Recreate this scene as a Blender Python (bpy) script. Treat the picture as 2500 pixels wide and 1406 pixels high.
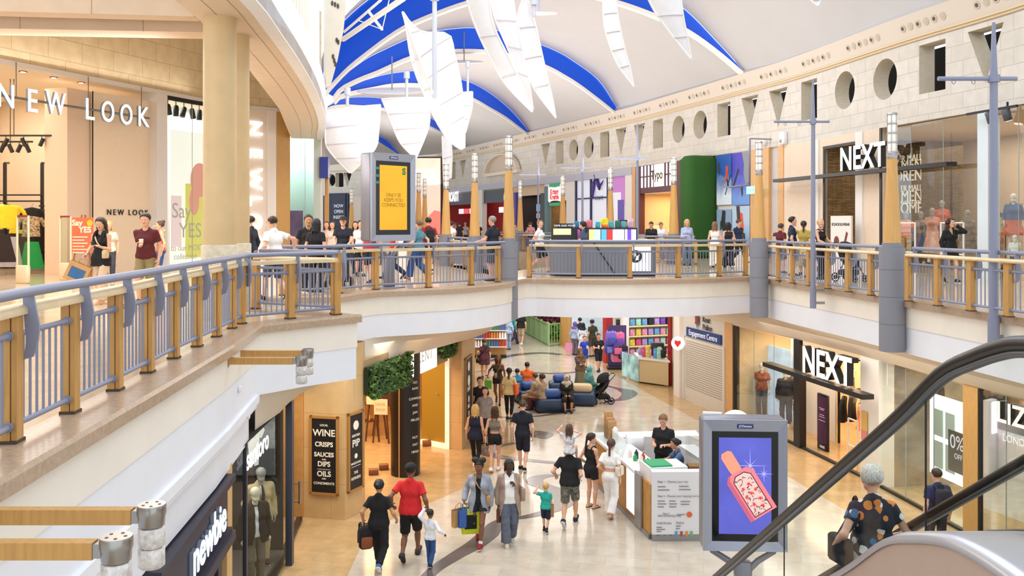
import bpy,bmesh,math,random
import numpy as np
from mathutils import Vector,Matrix
SC=bpy.context.scene
COL=SC.collection
for _o in list(bpy.data.objects):
 bpy.data.objects.remove(_o)
 # camera, sky, lights, exposure
F,CX,HY,CZ=2200.0,1250.0,548.0,6.3
U=4.75
cam=bpy.data.cameras.new('camera')
cam.sensor_fit='HORIZONTAL';cam.sensor_width=36.0
cam.lens=36.0*F/2500.0
cam.shift_y=(HY-703.0)/2500.0
cam.clip_end=400
cam_o=bpy.data.objects.new('camera',cam)
cam_o.location=(0,0,CZ);cam_o.rotation_euler=(math.radians(90),0,0)
COL.objects.link(cam_o);SC.camera=cam_o
vs=SC.view_settings
SC.display_settings.display_device='sRGB'
vs.view_transform='Standard';vs.look='None';vs.gamma=1.0;vs.use_curve_mapping=False
vs.exposure=0.36
cy=SC.cycles
cy.max_bounces=6;cy.diffuse_bounces=4;cy.glossy_bounces=3;cy.transmission_bounces=3
cy.transparent_max_bounces=14;cy.caustics_reflective=False;cy.caustics_refractive=False
cy.sample_clamp_indirect=6.0;cy.use_adaptive_sampling=True;cy.adaptive_threshold=0.02
cy.use_denoising=True
w=bpy.data.worlds.new('sky');SC.world=w;w.use_nodes=True
w.node_tree.nodes['Background'].inputs[0].default_value=(0.87,0.94,1.0,1)
w.node_tree.nodes['Background'].inputs[1].default_value=1.15
def area(loc,rot,sx,sy,power,col=(1,1,1),spread=180):
 l=bpy.data.lights.new('area_light','AREA');l.shape='RECTANGLE'  # serves shop interiors and the added fills that have no fixture
 l.size=sx;l.size_y=sy;l.energy=power;l.color=col;l.spread=math.radians(spread)
 o=bpy.data.objects.new('area_light',l);o.location=loc
 o.rotation_euler=[math.radians(a) for a in rot];COL.objects.link(o);return o
def bulb(loc,power,col=(1,1,1),r=0.12):
 l=bpy.data.lights.new('bulb_light','POINT');l.energy=power;l.color=col;l.shadow_soft_size=r
 o=bpy.data.objects.new('bulb_light',l);o.location=loc;COL.objects.link(o);return o
WARM=(1.0,0.72,0.45);SOFT=(1.0,0.86,0.7);COOL=(0.9,0.95,1.0)
area((1.5,20,17.5),(0,0,0),12,12,900,(0.94,0.97,1.0))  # added overhead fill above the view, standing for skylights
area((2.0,31,15.9),(0,0,0),9,7,650,(0.94,0.97,1.0))  # another added overhead fill, at the vault crown and out of view
area((3.0,36,8.6),(180,0,12),5,14,380,(1,0.95,0.9))  # added upward fills from here, floating unseen in the hall to brighten the vault
area((-1.5,50,8.8),(180,0,30),6,14,560,(1,0.95,0.9))
area((-8.0,66,9.0),(180,0,40),6,16,560,(1,0.95,0.9))
area((-3.5,30,8.6),(180,0,10),3,8,120,(0.97,0.98,1))
area((3.0,31,3.55),(0,0,0),6,6,200,(1,0.92,0.82))  # added downward fills for the ground floor from here, no fixtures built
area((2.0,42,3.9),(0,0,0),8,10,330,(1,0.94,0.86))
area((1.0,56,3.9),(0,0,0),10,8,260,(1,0.94,0.86))
area((8.0,20,3.4),(0,0,8),1.2,14,150,(1,0.9,0.78))
area((-9.0,20,9.6),(0,0,0),6,8,650,(1,0.93,0.86))  # added fill over the left walkway, strong enough to bounce off its floor
area((-12.6,27.5,10.95),(180,0,-21),0.6,9,26,(1,0.95,0.88))  # added upward strip along the shop lintel to wash the block wall
area((-9.5,19.0,9.4),(180,0,0),6,5,230,(1,0.95,0.9))  # added uplight hanging without a fixture, brightens the left ceiling
area((-8.5,8.0,8.3),(118,0,0),5,1.2,120,(1,0.95,0.9))  # added fill aimed forward and up at the beam faces
area((-4.0,22.5,3.55),(0,0,20),1.5,4,80,(1,0.9,0.78))  # added soffit fill for the food shop front and pier
area((-3.3,17.7,3.62),(0,0,0),1.0,1.6,45,(1,0.88,0.74))  # small added fill that brightens the stone pier
# geometry and scene helpers
def lin(c):
 if isinstance(c,str):
  c=[int(c[i:i+2],16)/255 for i in(0,2,4)]
 return tuple((x/12.92 if x<=0.04045 else((x+0.055)/1.055)**2.4) for x in c)
def pt(px,py,Y):
 return Vector(((px-CX)/F*Y,Y,CZ-(py-HY)/F*Y))
def gp(px,py,z=0.0):
 Y=(CZ-z)*F/(py-HY)
 return Vector(((px-CX)/F*Y,Y,z))
def hit(px,a,b):
 """where the sight line over image column px meets the plan line a-b"""
 t=(px-CX)/F
 dx,dy=b[0]-a[0],b[1]-a[1]
 s=(a[0]-t*a[1])/(t*dy-dx)
 return Vector((a[0]+s*dx,a[1]+s*dy))
def hitline(px,line):
 t=(px-CX)/F
 best=None
 for a,b in zip(line[:-1],line[1:]):
  fa,fb=a[0]-t*a[1],b[0]-t*b[1]
  if fa*fb<=0 and fa!=fb:
   s=fa/(fa-fb)
   best=Vector((a[0]+s*(b[0]-a[0]),a[1]+s*(b[1]-a[1])))
   tang=Vector((b[0]-a[0],b[1]-a[1])).normalized()
   return best,tang
 raise ValueError('no hit %s'%px)
M={}
def mat(name,col,rough=0.5,metal=0.0,emit=0.0,ecol=None,noise=0.0,nscale=8.0,bump=0.0,spec=0.5,stretch=None,coat=0.0,sheen=0.0):
 if name in M:
  return M[name]
 m=bpy.data.materials.new(name);m.use_nodes=True
 nt=m.node_tree;b=nt.nodes['Principled BSDF']
 c=lin(col)
 b.inputs['Base Color'].default_value=(*c,1)
 b.inputs['Roughness'].default_value=rough;b.inputs['Metallic'].default_value=metal
 b.inputs['Specular IOR Level'].default_value=spec
 if coat:b.inputs['Coat Weight'].default_value=coat
 if emit:
  b.inputs['Emission Color'].default_value=(*lin(ecol or col),1)
  b.inputs['Emission Strength'].default_value=emit
 if noise or bump:
  tc=nt.nodes.new('ShaderNodeTexCoord');n=nt.nodes.new('ShaderNodeTexNoise')
  n.inputs['Scale'].default_value=nscale;n.inputs['Detail'].default_value=4
  if stretch:
   mp=nt.nodes.new('ShaderNodeMapping');mp.inputs['Scale'].default_value=stretch
   nt.links.new(tc.outputs['Object'],mp.inputs[0]);nt.links.new(mp.outputs[0],n.inputs[0])
  else:
   nt.links.new(tc.outputs['Object'],n.inputs[0])
  if noise:
   r=nt.nodes.new('ShaderNodeValToRGB')
   r.color_ramp.elements[0].color=(*[max(0,x*(1-noise)) for x in c],1)
   r.color_ramp.elements[1].color=(*[min(1,x*(1+noise)) for x in c],1)
   r.color_ramp.elements[0].position=0.3;r.color_ramp.elements[1].position=0.7
   nt.links.new(n.outputs[0],r.inputs[0]);nt.links.new(r.outputs[0],b.inputs['Base Color'])
  if bump:
   bp=nt.nodes.new('ShaderNodeBump');bp.inputs['Strength'].default_value=bump;bp.inputs['Distance'].default_value=0.02
   nt.links.new(n.outputs[0],bp.inputs['Height']);nt.links.new(bp.outputs[0],b.inputs['Normal'])
 M[name]=m
 return m
def tilemat(name,col,col2,mortar,w,h,rough=0.5,ms=0.008,rot=0.0,vertical=False,noise=0.12,offset=0.5,coat=0.0):
 """tiles / blocks laid in plan (vertical=False) or on an upright wall (uses along-wall distance from UV)"""
 if name in M:
  return M[name]
 m=bpy.data.materials.new(name);m.use_nodes=True
 nt=m.node_tree;b=nt.nodes['Principled BSDF'];b.inputs['Roughness'].default_value=rough
 if coat:
  b.inputs['Coat Weight'].default_value=coat;b.inputs['Coat Roughness'].default_value=0.05
 tc=nt.nodes.new('ShaderNodeTexCoord');mp=nt.nodes.new('ShaderNodeMapping')
 mp.inputs['Rotation'].default_value=(0,0,math.radians(rot))
 br=nt.nodes.new('ShaderNodeTexBrick')
 br.inputs['Color1'].default_value=(*lin(col),1);br.inputs['Color2'].default_value=(*lin(col2),1)
 br.inputs['Mortar'].default_value=(*lin(mortar),1);br.inputs['Scale'].default_value=1
 br.inputs['Mortar Size'].default_value=ms;br.inputs['Brick Width'].default_value=w;br.inputs['Row Height'].default_value=h
 br.inputs['Mortar Smooth'].default_value=0.2
 br.offset=offset
 nt.links.new(tc.outputs['UV' if vertical else 'Object'],mp.inputs[0]);nt.links.new(mp.outputs[0],br.inputs[0])
 n=nt.nodes.new('ShaderNodeTexNoise');n.inputs['Scale'].default_value=3.0;n.inputs['Detail'].default_value=5
 nt.links.new(tc.outputs['Object'],n.inputs[0])
 mx=nt.nodes.new('ShaderNodeMix');mx.data_type='RGBA';mx.blend_type='MULTIPLY';mx.inputs[0].default_value=1
 rp=nt.nodes.new('ShaderNodeValToRGB')
 rp.color_ramp.elements[0].color=(1-noise,1-noise,1-noise*1.15,1);rp.color_ramp.elements[1].color=(1,1,1,1)
 rp.color_ramp.elements[0].position=0.35;rp.color_ramp.elements[1].position=0.65
 nt.links.new(n.outputs[0],rp.inputs[0]);nt.links.new(br.outputs[0],mx.inputs[6]);nt.links.new(rp.outputs[0],mx.inputs[7])
 nt.links.new(mx.outputs[2],b.inputs['Base Color'])
 M[name]=m
 return m
def glassmat(name,tint='eef6f4',ior=1.45,refl=1.0,clear=1.0):
 if name in M:
  return M[name]
 m=bpy.data.materials.new(name);m.use_nodes=True
 nt=m.node_tree;nt.nodes.clear()
 o=nt.nodes.new('ShaderNodeOutputMaterial');t=nt.nodes.new('ShaderNodeBsdfTransparent');g=nt.nodes.new('ShaderNodeBsdfGlossy')
 g.inputs['Roughness'].default_value=0.03
 t.inputs[0].default_value=(*[x*clear for x in lin(tint)],1)
 f=nt.nodes.new('ShaderNodeFresnel');f.inputs[0].default_value=ior
 mu=nt.nodes.new('ShaderNodeMath');mu.operation='MULTIPLY';mu.inputs[1].default_value=refl
 mx=nt.nodes.new('ShaderNodeMixShader')
 nt.links.new(f.outputs[0],mu.inputs[0]);nt.links.new(mu.outputs[0],mx.inputs[0])
 nt.links.new(t.outputs[0],mx.inputs[1]);nt.links.new(g.outputs[0],mx.inputs[2]);nt.links.new(mx.outputs[0],o.inputs[0])
 M[name]=m
 return m
class MB:
 """collects shapes into one mesh"""
 def __init__(s):
  s.v=[];s.f=[];s.m=[];s.uv=None;s.sm=[]
 def add(s,vs,fs,mi=0,smooth=False,T=None):
  k=len(s.v)
  s.v+=[tuple(T@Vector(q)) if T is not None else tuple(q) for q in vs]
  s.f+=[tuple(i+k for i in f) for f in fs];s.m+=[mi]*len(fs);s.sm+=[smooth]*len(fs)
  return s
 def box(s,x0,y0,z0,x1,y1,z1,mi=0,T=None):
  vs=[(x,y,z) for z in(z0,z1) for y in(y0,y1) for x in(x0,x1)]
  return s.add(vs,[(0,2,3,1),(4,5,7,6),(0,1,5,4),(2,6,7,3),(0,4,6,2),(1,3,7,5)],mi,False,T)
 def cbox(s,c,d,mi=0,T=None):
  return s.box(c[0]-d[0]/2,c[1]-d[1]/2,c[2]-d[2]/2,c[0]+d[0]/2,c[1]+d[1]/2,c[2]+d[2]/2,mi,T)
 def rbox(s,c,d,r,mi=0,T=None,seg=3):
  """box with rounded vertical edges and softened top"""
  pts=[]
  hx,hy=d[0]/2,d[1]/2
  for cx,cy_,a0 in((hx-r,hy-r,0),(-hx+r,hy-r,90),(-hx+r,-hy+r,180),(hx-r,-hy+r,270)):
   for i in range(seg+1):
    a=math.radians(a0+90*i/seg)
    pts.append((cx+r*math.cos(a),cy_+r*math.sin(a)))
  n=len(pts);vs=[];fs=[]
  e=min(r*0.6,d[2]*0.25)
  prof=[(-d[2]/2,1-e/max(hx,hy)),(-d[2]/2+e,1),(d[2]/2-e,1),(d[2]/2,1-e/max(hx,hy))]
  for z,k in prof:
   vs+=[(c[0]+p[0]*k,c[1]+p[1]*k,c[2]+z) for p in pts]
  for j in range(3):
   for i in range(n):
    fs.append((j*n+i,j*n+(i+1)%n,(j+1)*n+(i+1)%n,(j+1)*n+i))
  fs.append(tuple(range(n-1,-1,-1)));fs.append(tuple(range(3*n,4*n)))
  return s.add(vs,fs,mi,True,T)
 def prism(s,poly,z0,z1,mi=0,T=None):
  n=len(poly)
  ar=sum(poly[i][0]*poly[(i+1)%n][1]-poly[(i+1)%n][0]*poly[i][1] for i in range(n))
  if ar<0:poly=poly[::-1]
  vs=[(p[0],p[1],z0) for p in poly]+[(p[0],p[1],z1) for p in poly]
  fs=[tuple(range(n-1,-1,-1)),tuple(range(n,2*n))]+[(i,(i+1)%n,n+(i+1)%n,n+i) for i in range(n)]
  return s.add(vs,fs,mi,False,T)
 def lathe(s,prof,c=(0,0,0),seg=20,mi=0,T=None,smooth=True):
  vs=[];fs=[]
  for r,z in prof:
   vs+=[(c[0]+r*math.cos(2*math.pi*i/seg),c[1]+r*math.sin(2*math.pi*i/seg),c[2]+z) for i in range(seg)]
  for j in range(len(prof)-1):
   for i in range(seg):
    fs.append((j*seg+i,j*seg+(i+1)%seg,(j+1)*seg+(i+1)%seg,(j+1)*seg+i))
  s.add(vs,fs,mi,smooth,T)
  k=len(prof)-1
  s.add(vs[:seg],[tuple(range(seg-1,-1,-1))],mi,False,T)
  s.add(vs[k*seg:],[tuple(range(seg))],mi,False,T)
  return s
 def tube(s,path,r,seg=8,mi=0,T=None,closed=False,sx=1.0):
  P=[Vector(p) for p in path];n=len(P);vs=[];fs=[]
  R=r if isinstance(r,(list,tuple)) else[r]*n
  up0=None
  for i,p in enumerate(P):
   d=(P[min(i+1,n-1)]-P[max(i-1,0)])
   if closed:d=P[(i+1)%n]-P[i-1]
   d.normalize()
   if up0 is None:
    up0=Vector((0,0,1)) if abs(d.z)<0.9 else Vector((1,0,0))
   a=d.cross(up0)
   if a.length<1e-4:a=d.cross(Vector((0,1,0)))
   a.normalize();b=a.cross(d).normalized()
   for k in range(seg):
    t=2*math.pi*k/seg
    vs.append(tuple(p+a*(R[i]*sx*math.cos(t))+b*(R[i]*math.sin(t))))
  m=n if closed else n-1
  for i in range(m):
   for k in range(seg):
    j=(i+1)%n
    fs.append((i*seg+k,i*seg+(k+1)%seg,j*seg+(k+1)%seg,j*seg+k))
  s.add(vs,fs,mi,seg>5,T)
  if not closed:
   s.add(vs[:seg],[tuple(range(seg-1,-1,-1))],mi,False,T);s.add(vs[-seg:],[tuple(range(seg))],mi,False,T)
  return s
 def bar(s,a,b,w,h,mi=0,up=(0,0,1)):
  a,b=Vector(a),Vector(b);d=(b-a);L=d.length;d.normalize()
  x=d.cross(Vector(up))
  if x.length<1e-4:x=d.cross(Vector((1,0,0)))
  x.normalize();z=x.cross(d)
  T=Matrix(((x.x,d.x,z.x,a.x),(x.y,d.y,z.y,a.y),(x.z,d.z,z.z,a.z),(0,0,0,1)))
  return s.box(-w/2,0,-h/2,w/2,L,h/2,mi,T)
 def ball(s,c,r,seg=12,mi=0,T=None):
  rr=r if isinstance(r,(tuple,list)) else(r,r,r)
  vs=[];fs=[];n=seg;k=max(4,seg//2+1)
  for j in range(1,k):
   th=math.pi*j/k
   for i in range(n):
    ph=2*math.pi*i/n
    vs.append((c[0]+rr[0]*math.sin(th)*math.cos(ph),c[1]+rr[1]*math.sin(th)*math.sin(ph),c[2]-rr[2]*math.cos(th)))
  for j in range(k-2):
   for i in range(n):
    fs.append((j*n+i,j*n+(i+1)%n,(j+1)*n+(i+1)%n,(j+1)*n+i))
  a=len(vs);vs+=[(c[0],c[1],c[2]-rr[2]),(c[0],c[1],c[2]+rr[2])]
  for i in range(n):
   fs.append((a,(i+1)%n,i));fs.append((a+1,(k-2)*n+i,(k-2)*n+(i+1)%n))
  return s.add(vs,fs,mi,True,T)
 def grid(s,rows,mi=0,smooth=True,flip=False):
  n=len(rows[0]);vs=[q for r in rows for q in r];fs=[]
  for j in range(len(rows)-1):
   for i in range(n-1):
    f=(j*n+i,j*n+i+1,(j+1)*n+i+1,(j+1)*n+i)
    fs.append(f[::-1] if flip else f)
  return s.add(vs,fs,mi,smooth)
 def text(s,body,size,T,mi=0,depth=0.0,align='CENTER',sx=1.0,sp=1.0,bold=0.0):
  """lettering laid in the local XZ plane of T (reads from -Y side)"""
  cu=bpy.data.curves.new('t','FONT');cu.body=body;cu.size=size;cu.align_x=align;cu.align_y='CENTER'
  cu.extrude=depth/2;cu.space_character=sp;cu.offset=bold;cu.resolution_u=4
  o=bpy.data.objects.new('t',cu);COL.objects.link(o)
  dg=bpy.context.evaluated_depsgraph_get();me=bpy.data.meshes.new_from_object(o.evaluated_get(dg))
  vs=[(q.co.x*sx,-q.co.z,q.co.y) for q in me.vertices];fs=[tuple(p.vertices) for p in me.polygons]
  s.add(vs,fs,mi,False,T)
  bpy.data.objects.remove(o);bpy.data.curves.remove(cu);bpy.data.meshes.remove(me)
  return s
 def build(s,name,mats,parent=None,loc=None,shade=None,world=False,**props):
  if world and parent is not None:
   R=wm(parent).inverted();s.v=[tuple(R@Vector(q)) for q in s.v]
  me=bpy.data.meshes.new(name);me.from_pydata(s.v,[],s.f)
  mats=mats if isinstance(mats,(list,tuple)) else[mats]
  for q in mats:me.materials.append(q)
  me.polygons.foreach_set('material_index',s.m)
  me.polygons.foreach_set('use_smooth',s.sm if shade is None else[shade]*len(s.f))
  if s.uv is not None:
   ul=me.uv_layers.new(name='UVMap')
   li=np.zeros(len(me.loops),dtype=np.int32);me.loops.foreach_get('vertex_index',li)
   ul.data.foreach_set('uv',np.asarray(s.uv,dtype=np.float32)[li].ravel())
  me.update()
  o=bpy.data.objects.new(name,me);COL.objects.link(o)
  if loc is not None:o.location=loc
  if parent is not None:
   o.parent=parent
  for k,v in props.items():o[k]=v
  return o
def wm(o):
 m=o.matrix_basis.copy()
 while o.parent is not None:
  o=o.parent;m=o.matrix_basis@m
 return m
def empty(name,loc,label,cat,group=None,rz=0.0,kind=None):
 o=bpy.data.objects.new(name,None);COL.objects.link(o);o.location=loc;o.rotation_euler=(0,0,rz)
 o.empty_display_size=0.2
 tag(o,label,cat,group,kind);return o
def tag(o,label=None,cat=None,group=None,kind=None):
 if label:o['label']=label
 if cat:o['category']=cat
 if group:o['group']=group
 if kind:o['kind']=kind
 return o
def struct(o):
 o['kind']='structure';return o
def copytree(o,parent=None):
 c=o.copy();COL.objects.link(c)
 if parent is not None:c.parent=parent
 for ch in list(o.children):copytree(ch,c)
 return c
def frame(o,ang=0.0,tilt=0.0):
 """local X turned by ang (radians) about Z, origin o; text/panels face local -Y"""
 return Matrix.Translation(o)@Matrix.Rotation(ang,4,'Z')@Matrix.Rotation(tilt,4,'X')
def resample(line,step):
 P=[Vector(p[:2]) for p in line];out=[P[0].copy()];acc=0.0
 for a,b in zip(P[:-1],P[1:]):
  L=(b-a).length;t=step-acc
  while t<=L:
   out.append(a.lerp(b,t/L));t+=step
  acc=L-(t-step)
 if(out[-1]-P[-1]).length>step*0.3:out.append(P[-1].copy())
 return out
def smooth_line(line,n=6):
 """Catmull-Rom through the plan points"""
 P=[Vector(p) for p in line];out=[]
 for i in range(len(P)-1):
  p0,p1,p2,p3=P[max(i-1,0)],P[i],P[i+1],P[min(i+2,len(P)-1)]
  for k in range(n):
   t=k/n
   out.append(0.5*((2*p1)+(p2-p0)*t+(2*p0-5*p1+4*p2-p3)*t*t+(3*p1-p0-3*p2+p3)*t**3))
 out.append(P[-1]);return out
def offset_line(line,d):
 """shift the plan line to its left by d"""
 P=[Vector(p[:2]) for p in line];out=[]
 for i,p in enumerate(P):
  t=(P[min(i+1,len(P)-1)]-P[max(i-1,0)]).normalized()
  out.append(p+Vector((-t.y,t.x))*d)
 return out
def wallstrip(line,z0,z1,th=0.0,mb=None,mi=0,uv=True):
 """upright wall along a plan line; th>0 gives thickness to its left"""
 mb=mb or MB()
 P=[Vector(p[:2]) for p in line];Q=offset_line(P,th) if th else None
 dist=[0.0]
 for a,b in zip(P[:-1],P[1:]):dist.append(dist[-1]+(b-a).length)
 n=len(P)
 if mb.uv is None and uv:mb.uv=[(0,0)]*len(mb.v)
 mb.grid([[(p.x,p.y,z0) for p in P],[(p.x,p.y,z1) for p in P]],mi,False)
 if uv:mb.uv+=[(d,z0) for d in dist]+[(d,z1) for d in dist]
 if th:
  mb.grid([[(p.x,p.y,z1) for p in P],[(p.x,p.y,z1) for p in Q]],mi,False)
  mb.grid([[(p.x,p.y,z0) for p in Q],[(p.x,p.y,z0) for p in P]],mi,False)
  mb.grid([[(p.x,p.y,z1) for p in Q],[(p.x,p.y,z0) for p in Q]],mi,False)
  if uv:mb.uv+=([(d,z1) for d in dist]+[(d,z1+0.3) for d in dist]+[(d,z0-0.3) for d in dist]+[(d,z0) for d in dist]+[(d,z1) for d in dist]+[(d,z0) for d in dist])
  for i in(0,n-1):
   vs=[(P[i].x,P[i].y,z0),(Q[i].x,Q[i].y,z0),(Q[i].x,Q[i].y,z1),(P[i].x,P[i].y,z1)]
   mb.add(vs,[(0,1,2,3)],mi)
   if uv:mb.uv+=[(0,z0),(th,z0),(th,z1),(0,z1)]
 return mb
 # materials of the building
CREAM=mat('cream_plaster','efe7da',0.7,noise=0.03,nscale=2)
WHITE=mat('white_plaster','ebecf2',0.65,noise=0.02,nscale=2)
SOFFIT=mat('soffit_plaster','e0d5c6',0.75,noise=0.02,nscale=2)
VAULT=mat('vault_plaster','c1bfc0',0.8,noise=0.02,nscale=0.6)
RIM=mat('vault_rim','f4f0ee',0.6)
BLUE=mat('blue_glazing','0a4fd0',0.5,emit=0.22,ecol='0a55e0')
STONE=tilemat('pale_stone_blocks','d8d2ca','d0c9bf','bcb3a8',0.95,0.46,0.75,0.012,vertical=True,noise=0.08)
TANSTONE=tilemat('tan_stone_blocks','dccaa8','d6c3a0','bca684',1.25,0.62,0.75,0.012,vertical=True,noise=0.12)
PLASTERWALL=mat('shop_plaster','e3d2bf',0.75,noise=0.03,nscale=1.5)
DARK=mat('painted_void_shade','1c1916',0.9)
FLOORB=tilemat('beige_stone_tiles','c4a67c','bb9c70','a38760',0.9,0.45,0.16,0.004,rot=12,noise=0.16)
FLOORL=tilemat('pale_marble_tiles','cdc3b5','c5b9a9','b2a592',0.9,0.45,0.13,0.004,rot=12,noise=0.13)
FLOORU=tilemat('upper_stone_tiles','d8c5ab','cfbb9f','b5a184',1.0,0.5,0.12,0.004,rot=5,noise=0.14)
INLAY=mat('grey_stone_inlay','655d5b',0.18,noise=0.08,nscale=5)
KERB=mat('polished_kerb_stone','b39a82',0.25,noise=0.13,nscale=22)
WOOD=mat('oak_wood','c0904f',0.45,noise=0.12,nscale=6,stretch=(6,6,0.6))
PALEWOOD=mat('pale_beech_wood','dcc39a',0.4,noise=0.08,nscale=6)
STEEL=mat('grey_blue_painted_steel','868aa0',0.4)
GREYPAINT=mat('grey_column_paint','85868f',0.5)
CHROME=mat('brushed_metal','a5a29f',0.28,metal=0.9)
BLACK=mat('black_paint','131214',0.4)
GLASS=glassmat('clear_glass',refl=0.22)
GREENGLASS=glassmat('greenish_glass','d6ebe3',refl=0.8)
# plan lines
WR=smooth_line([(15.8,12),(14.7,16.5),(14.0,20),(13.4,24.2),(12.4,28.4),(11.2,35),(10.1,39),(8.3,45),(6.05,52),(1.2,64),(-5,79),(-11,90),(-20,97),(-26,99)],5)
WL=[(-15.4,19.5),(-14.6,22.5),(-14.0,24.7),(-13.0,27.5),(-11.8,30.7),(-11.1,32.5),(-10.0,34.4),(-9.2,35.2),(-8.9,35.8),(-7.7,36.4)]
EL=[(-2.95,1.0),(-3.0,3.0),(-3.16,5.55),(-3.38,8.5),(-3.61,11.3),(-3.9,13.7)]
NUB=[(-3.9,13.7),(-3.35,14.45),(-2.64,15.2)]
NOTCH=[(-2.64,15.2),(-3.5,15.75),(-4.6,16.3),(-5.3,18.8),(-4.6,19.2),(-3.7,19.35)]
PEN=smooth_line([(-3.7,19.35),(-3.15,20.7),(-2.15,21.3),(-1.29,21.9),(-0.6,22.8),(-0.15,23.7),(0.06,24.7)],4)
BRF=smooth_line([(0.06,24.7),(0.5,25.6),(1.5,25.3),(3.03,25.15),(5.0,25.55),(6.3,26.2),(7.05,26.6)],4)
ER=[(9.1,9.0),(8.72,12),(8.35,14.7),(7.95,18.2),(7.7,20.8),(7.35,23.5),(7.05,26.6)]
BRB=smooth_line([(7.0,34.6),(5.6,35.3),(3.5,35.0),(1.5,33.0),(0.1,30.2),(-0.6,27.6)],4)
VR=[(7.0,34.6),(6.4,38.0),(4.3,43.0),(1.6,49.0),(-1.5,56.0)]
VL=[(-0.6,27.6),(-2.3,33.3),(-4.4,46.0),(-6.8,58.0)]
SR=[(10.2,13.0),(9.6,16.5),(9.25,18.2),(8.75,22.2),(8.05,25.9),(7.0,29.7),(5.98,33.65)]
SL=[(-3.35,4.0),(-3.55,9.0),(-3.95,13.0),(-4.12,16.7),(-4.5,19.3)]
ZF=3.72
ZH=3.04
ZL=CZ+3.18
ZW=CZ+5.7;ZC=CZ+6.45
ZLL=CZ+4.47
# floors
mb=MB();mb.box(-22,-4,-0.2,24,75,0.0)
struct(mb.build('floor',FLOORB))
pale=[(-1.2,-2),(-2.4,10),(-2.6,14),(-2.95,16.2),(-2.95,18.6),(-1.9,20.3),(-1.05,21.7),(0.05,23.7),(0.3,27),(-0.2,32),(-1.2,40),(-2.5,50),(1.5,52),(3.0,43.5),(3.9,39.9),(5.0,34),(6.0,28.8),(6.9,22.5),(7.4,19.5),(7.9,12),(8.3,-2)]
mb=MB();mb.prism(pale,0.0,0.004)
struct(mb.build('floor',FLOORL))
def ribbon(px,ws,z=0.009):
 """inlaid band of dark stone; ws = half widths in metres"""
 P=smooth_line([gp(x,y) for x,y in px],5)
 n=len(P);mb=MB();L=[];R=[]
 W=np.interp(np.linspace(0,1,n),np.linspace(0,1,len(ws)),ws)
 for i,p in enumerate(P):
  t=(P[min(i+1,n-1)]-P[max(i-1,0)]).normalized();q=Vector((-t.y,t.x,0))*float(W[i])
  L.append((p.x+q.x,p.y+q.y,z));R.append((p.x-q.x,p.y-q.y,z))
 mb.grid([R,L],0,False)
 return struct(mb.build('trim',INLAY))
ribbon([(1030,1425),(1060,1392),(1112,1358),(1160,1330),(1192,1304),(1212,1280),(1240,1268),(1285,1262),(1330,1251),(1365,1238),(1378,1222),(1366,1202),(1330,1188),(1306,1178),(1312,1167),(1345,1161),(1400,1158)],[0.12,0.13,0.16,0.2,0.22,0.16,0.1,0.1,0.13,0.2,0.26,0.24,0.2,0.22,0.2,0.1,0.03])
ribbon([(1268,1080),(1225,1087),(1192,1098),(1193,1108),(1225,1116),(1275,1122),(1330,1128),(1390,1134),(1440,1150)],[0.06,0.1,0.22,0.22,0.16,0.14,0.12,0.1,0.04])
ribbon([(1278,1063),(1300,1060),(1322,1063),(1331,1071)],[0.05,0.45,0.42,0.05])
ribbon([(1155,908),(1200,905),(1260,906),(1340,912),(1400,909),(1440,900)],[0.03,0.06,0.08,0.12,0.14,0.05])
ribbon([(1475,940),(1505,948),(1528,954),(1537,962),(1522,974),(1500,978),(1470,984)],[0.05,0.1,0.3,0.3,0.2,0.12,0.05])
ribbon([(1160,1012),(1230,1018),(1300,1017),(1345,1012),(1372,1006),(1398,999)],[0.05,0.06,0.06,0.1,0.2,0.16])
ribbon([(1190,884),(1250,868),(1320,862),(1370,866)],[0.1,0.25,0.3,0.2])
deckL=[(-16.5,1.0)]+EL+NUB[1:]+NOTCH[1:]+[tuple(p) for p in PEN[1:]]+[(-0.6,27.6)]+VL[1:]+[(-22,62),(-22,19)]
mb=MB();mb.prism(deckL,ZF,U);struct(mb.build('floor',[FLOORU]))
mb=MB();mb.prism([tuple(p) for p in BRF]+[tuple(p) for p in BRB],ZF,U);struct(mb.build('floor',[FLOORU]))
deckR=ER+[(7.0,34.6)]+VR[1:]+[(-6.8,58.0),(-22,62),(-30,104),(8,104),(22,60),(22,9)]
mb=MB();mb.prism(deckR,ZF,U);struct(mb.build('floor',[FLOORU]))
def fascia(line,side,mould=True,closed_soffit=True):
 """stone kerb, cream band, white band; side=+1: void to the left of the line"""
 e=lambda d:offset_line(line,d*side)
 mb=MB()
 wallstrip(e(-0.35),U,U+0.035,0.0,mb,0,False)
 a,b=e(-0.35),e(0.09)
 mb.grid([[(p.x,p.y,U+0.035) for p in a],[(p.x,p.y,U+0.035) for p in b]],0,False)
 c=e(0.11)
 mb.grid([[(p.x,p.y,U+0.035) for p in b],[(p.x,p.y,U+0.0) for p in c]],0,True)
 mb.grid([[(p.x,p.y,U) for p in c],[(p.x,p.y,U-0.1) for p in c]],0,False)
 d=e(0.03)
 mb.grid([[(p.x,p.y,U-0.1) for p in c],[(p.x,p.y,U-0.1) for p in d]],0,False)
 struct(mb.build('trim',KERB))
 mb=MB()
 wallstrip(d,U-0.52,U-0.1,0,mb,0,False)
 mb.grid([[(p.x,p.y,U-0.52) for p in d],[(p.x,p.y,U-0.52) for p in e(0.005)]],0,False)
 struct(mb.build('trim',CREAM))
 mb=MB();wallstrip(e(0.012),ZF-0.02,U-0.52,0,mb,0,False)
 struct(mb.build('trim',WHITE))
fascia(EL+NUB[1:]+NOTCH[1:]+[tuple(p) for p in PEN[1:]]+[tuple(p) for p in BRF[1:]],-1);fascia(ER,1)
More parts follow.
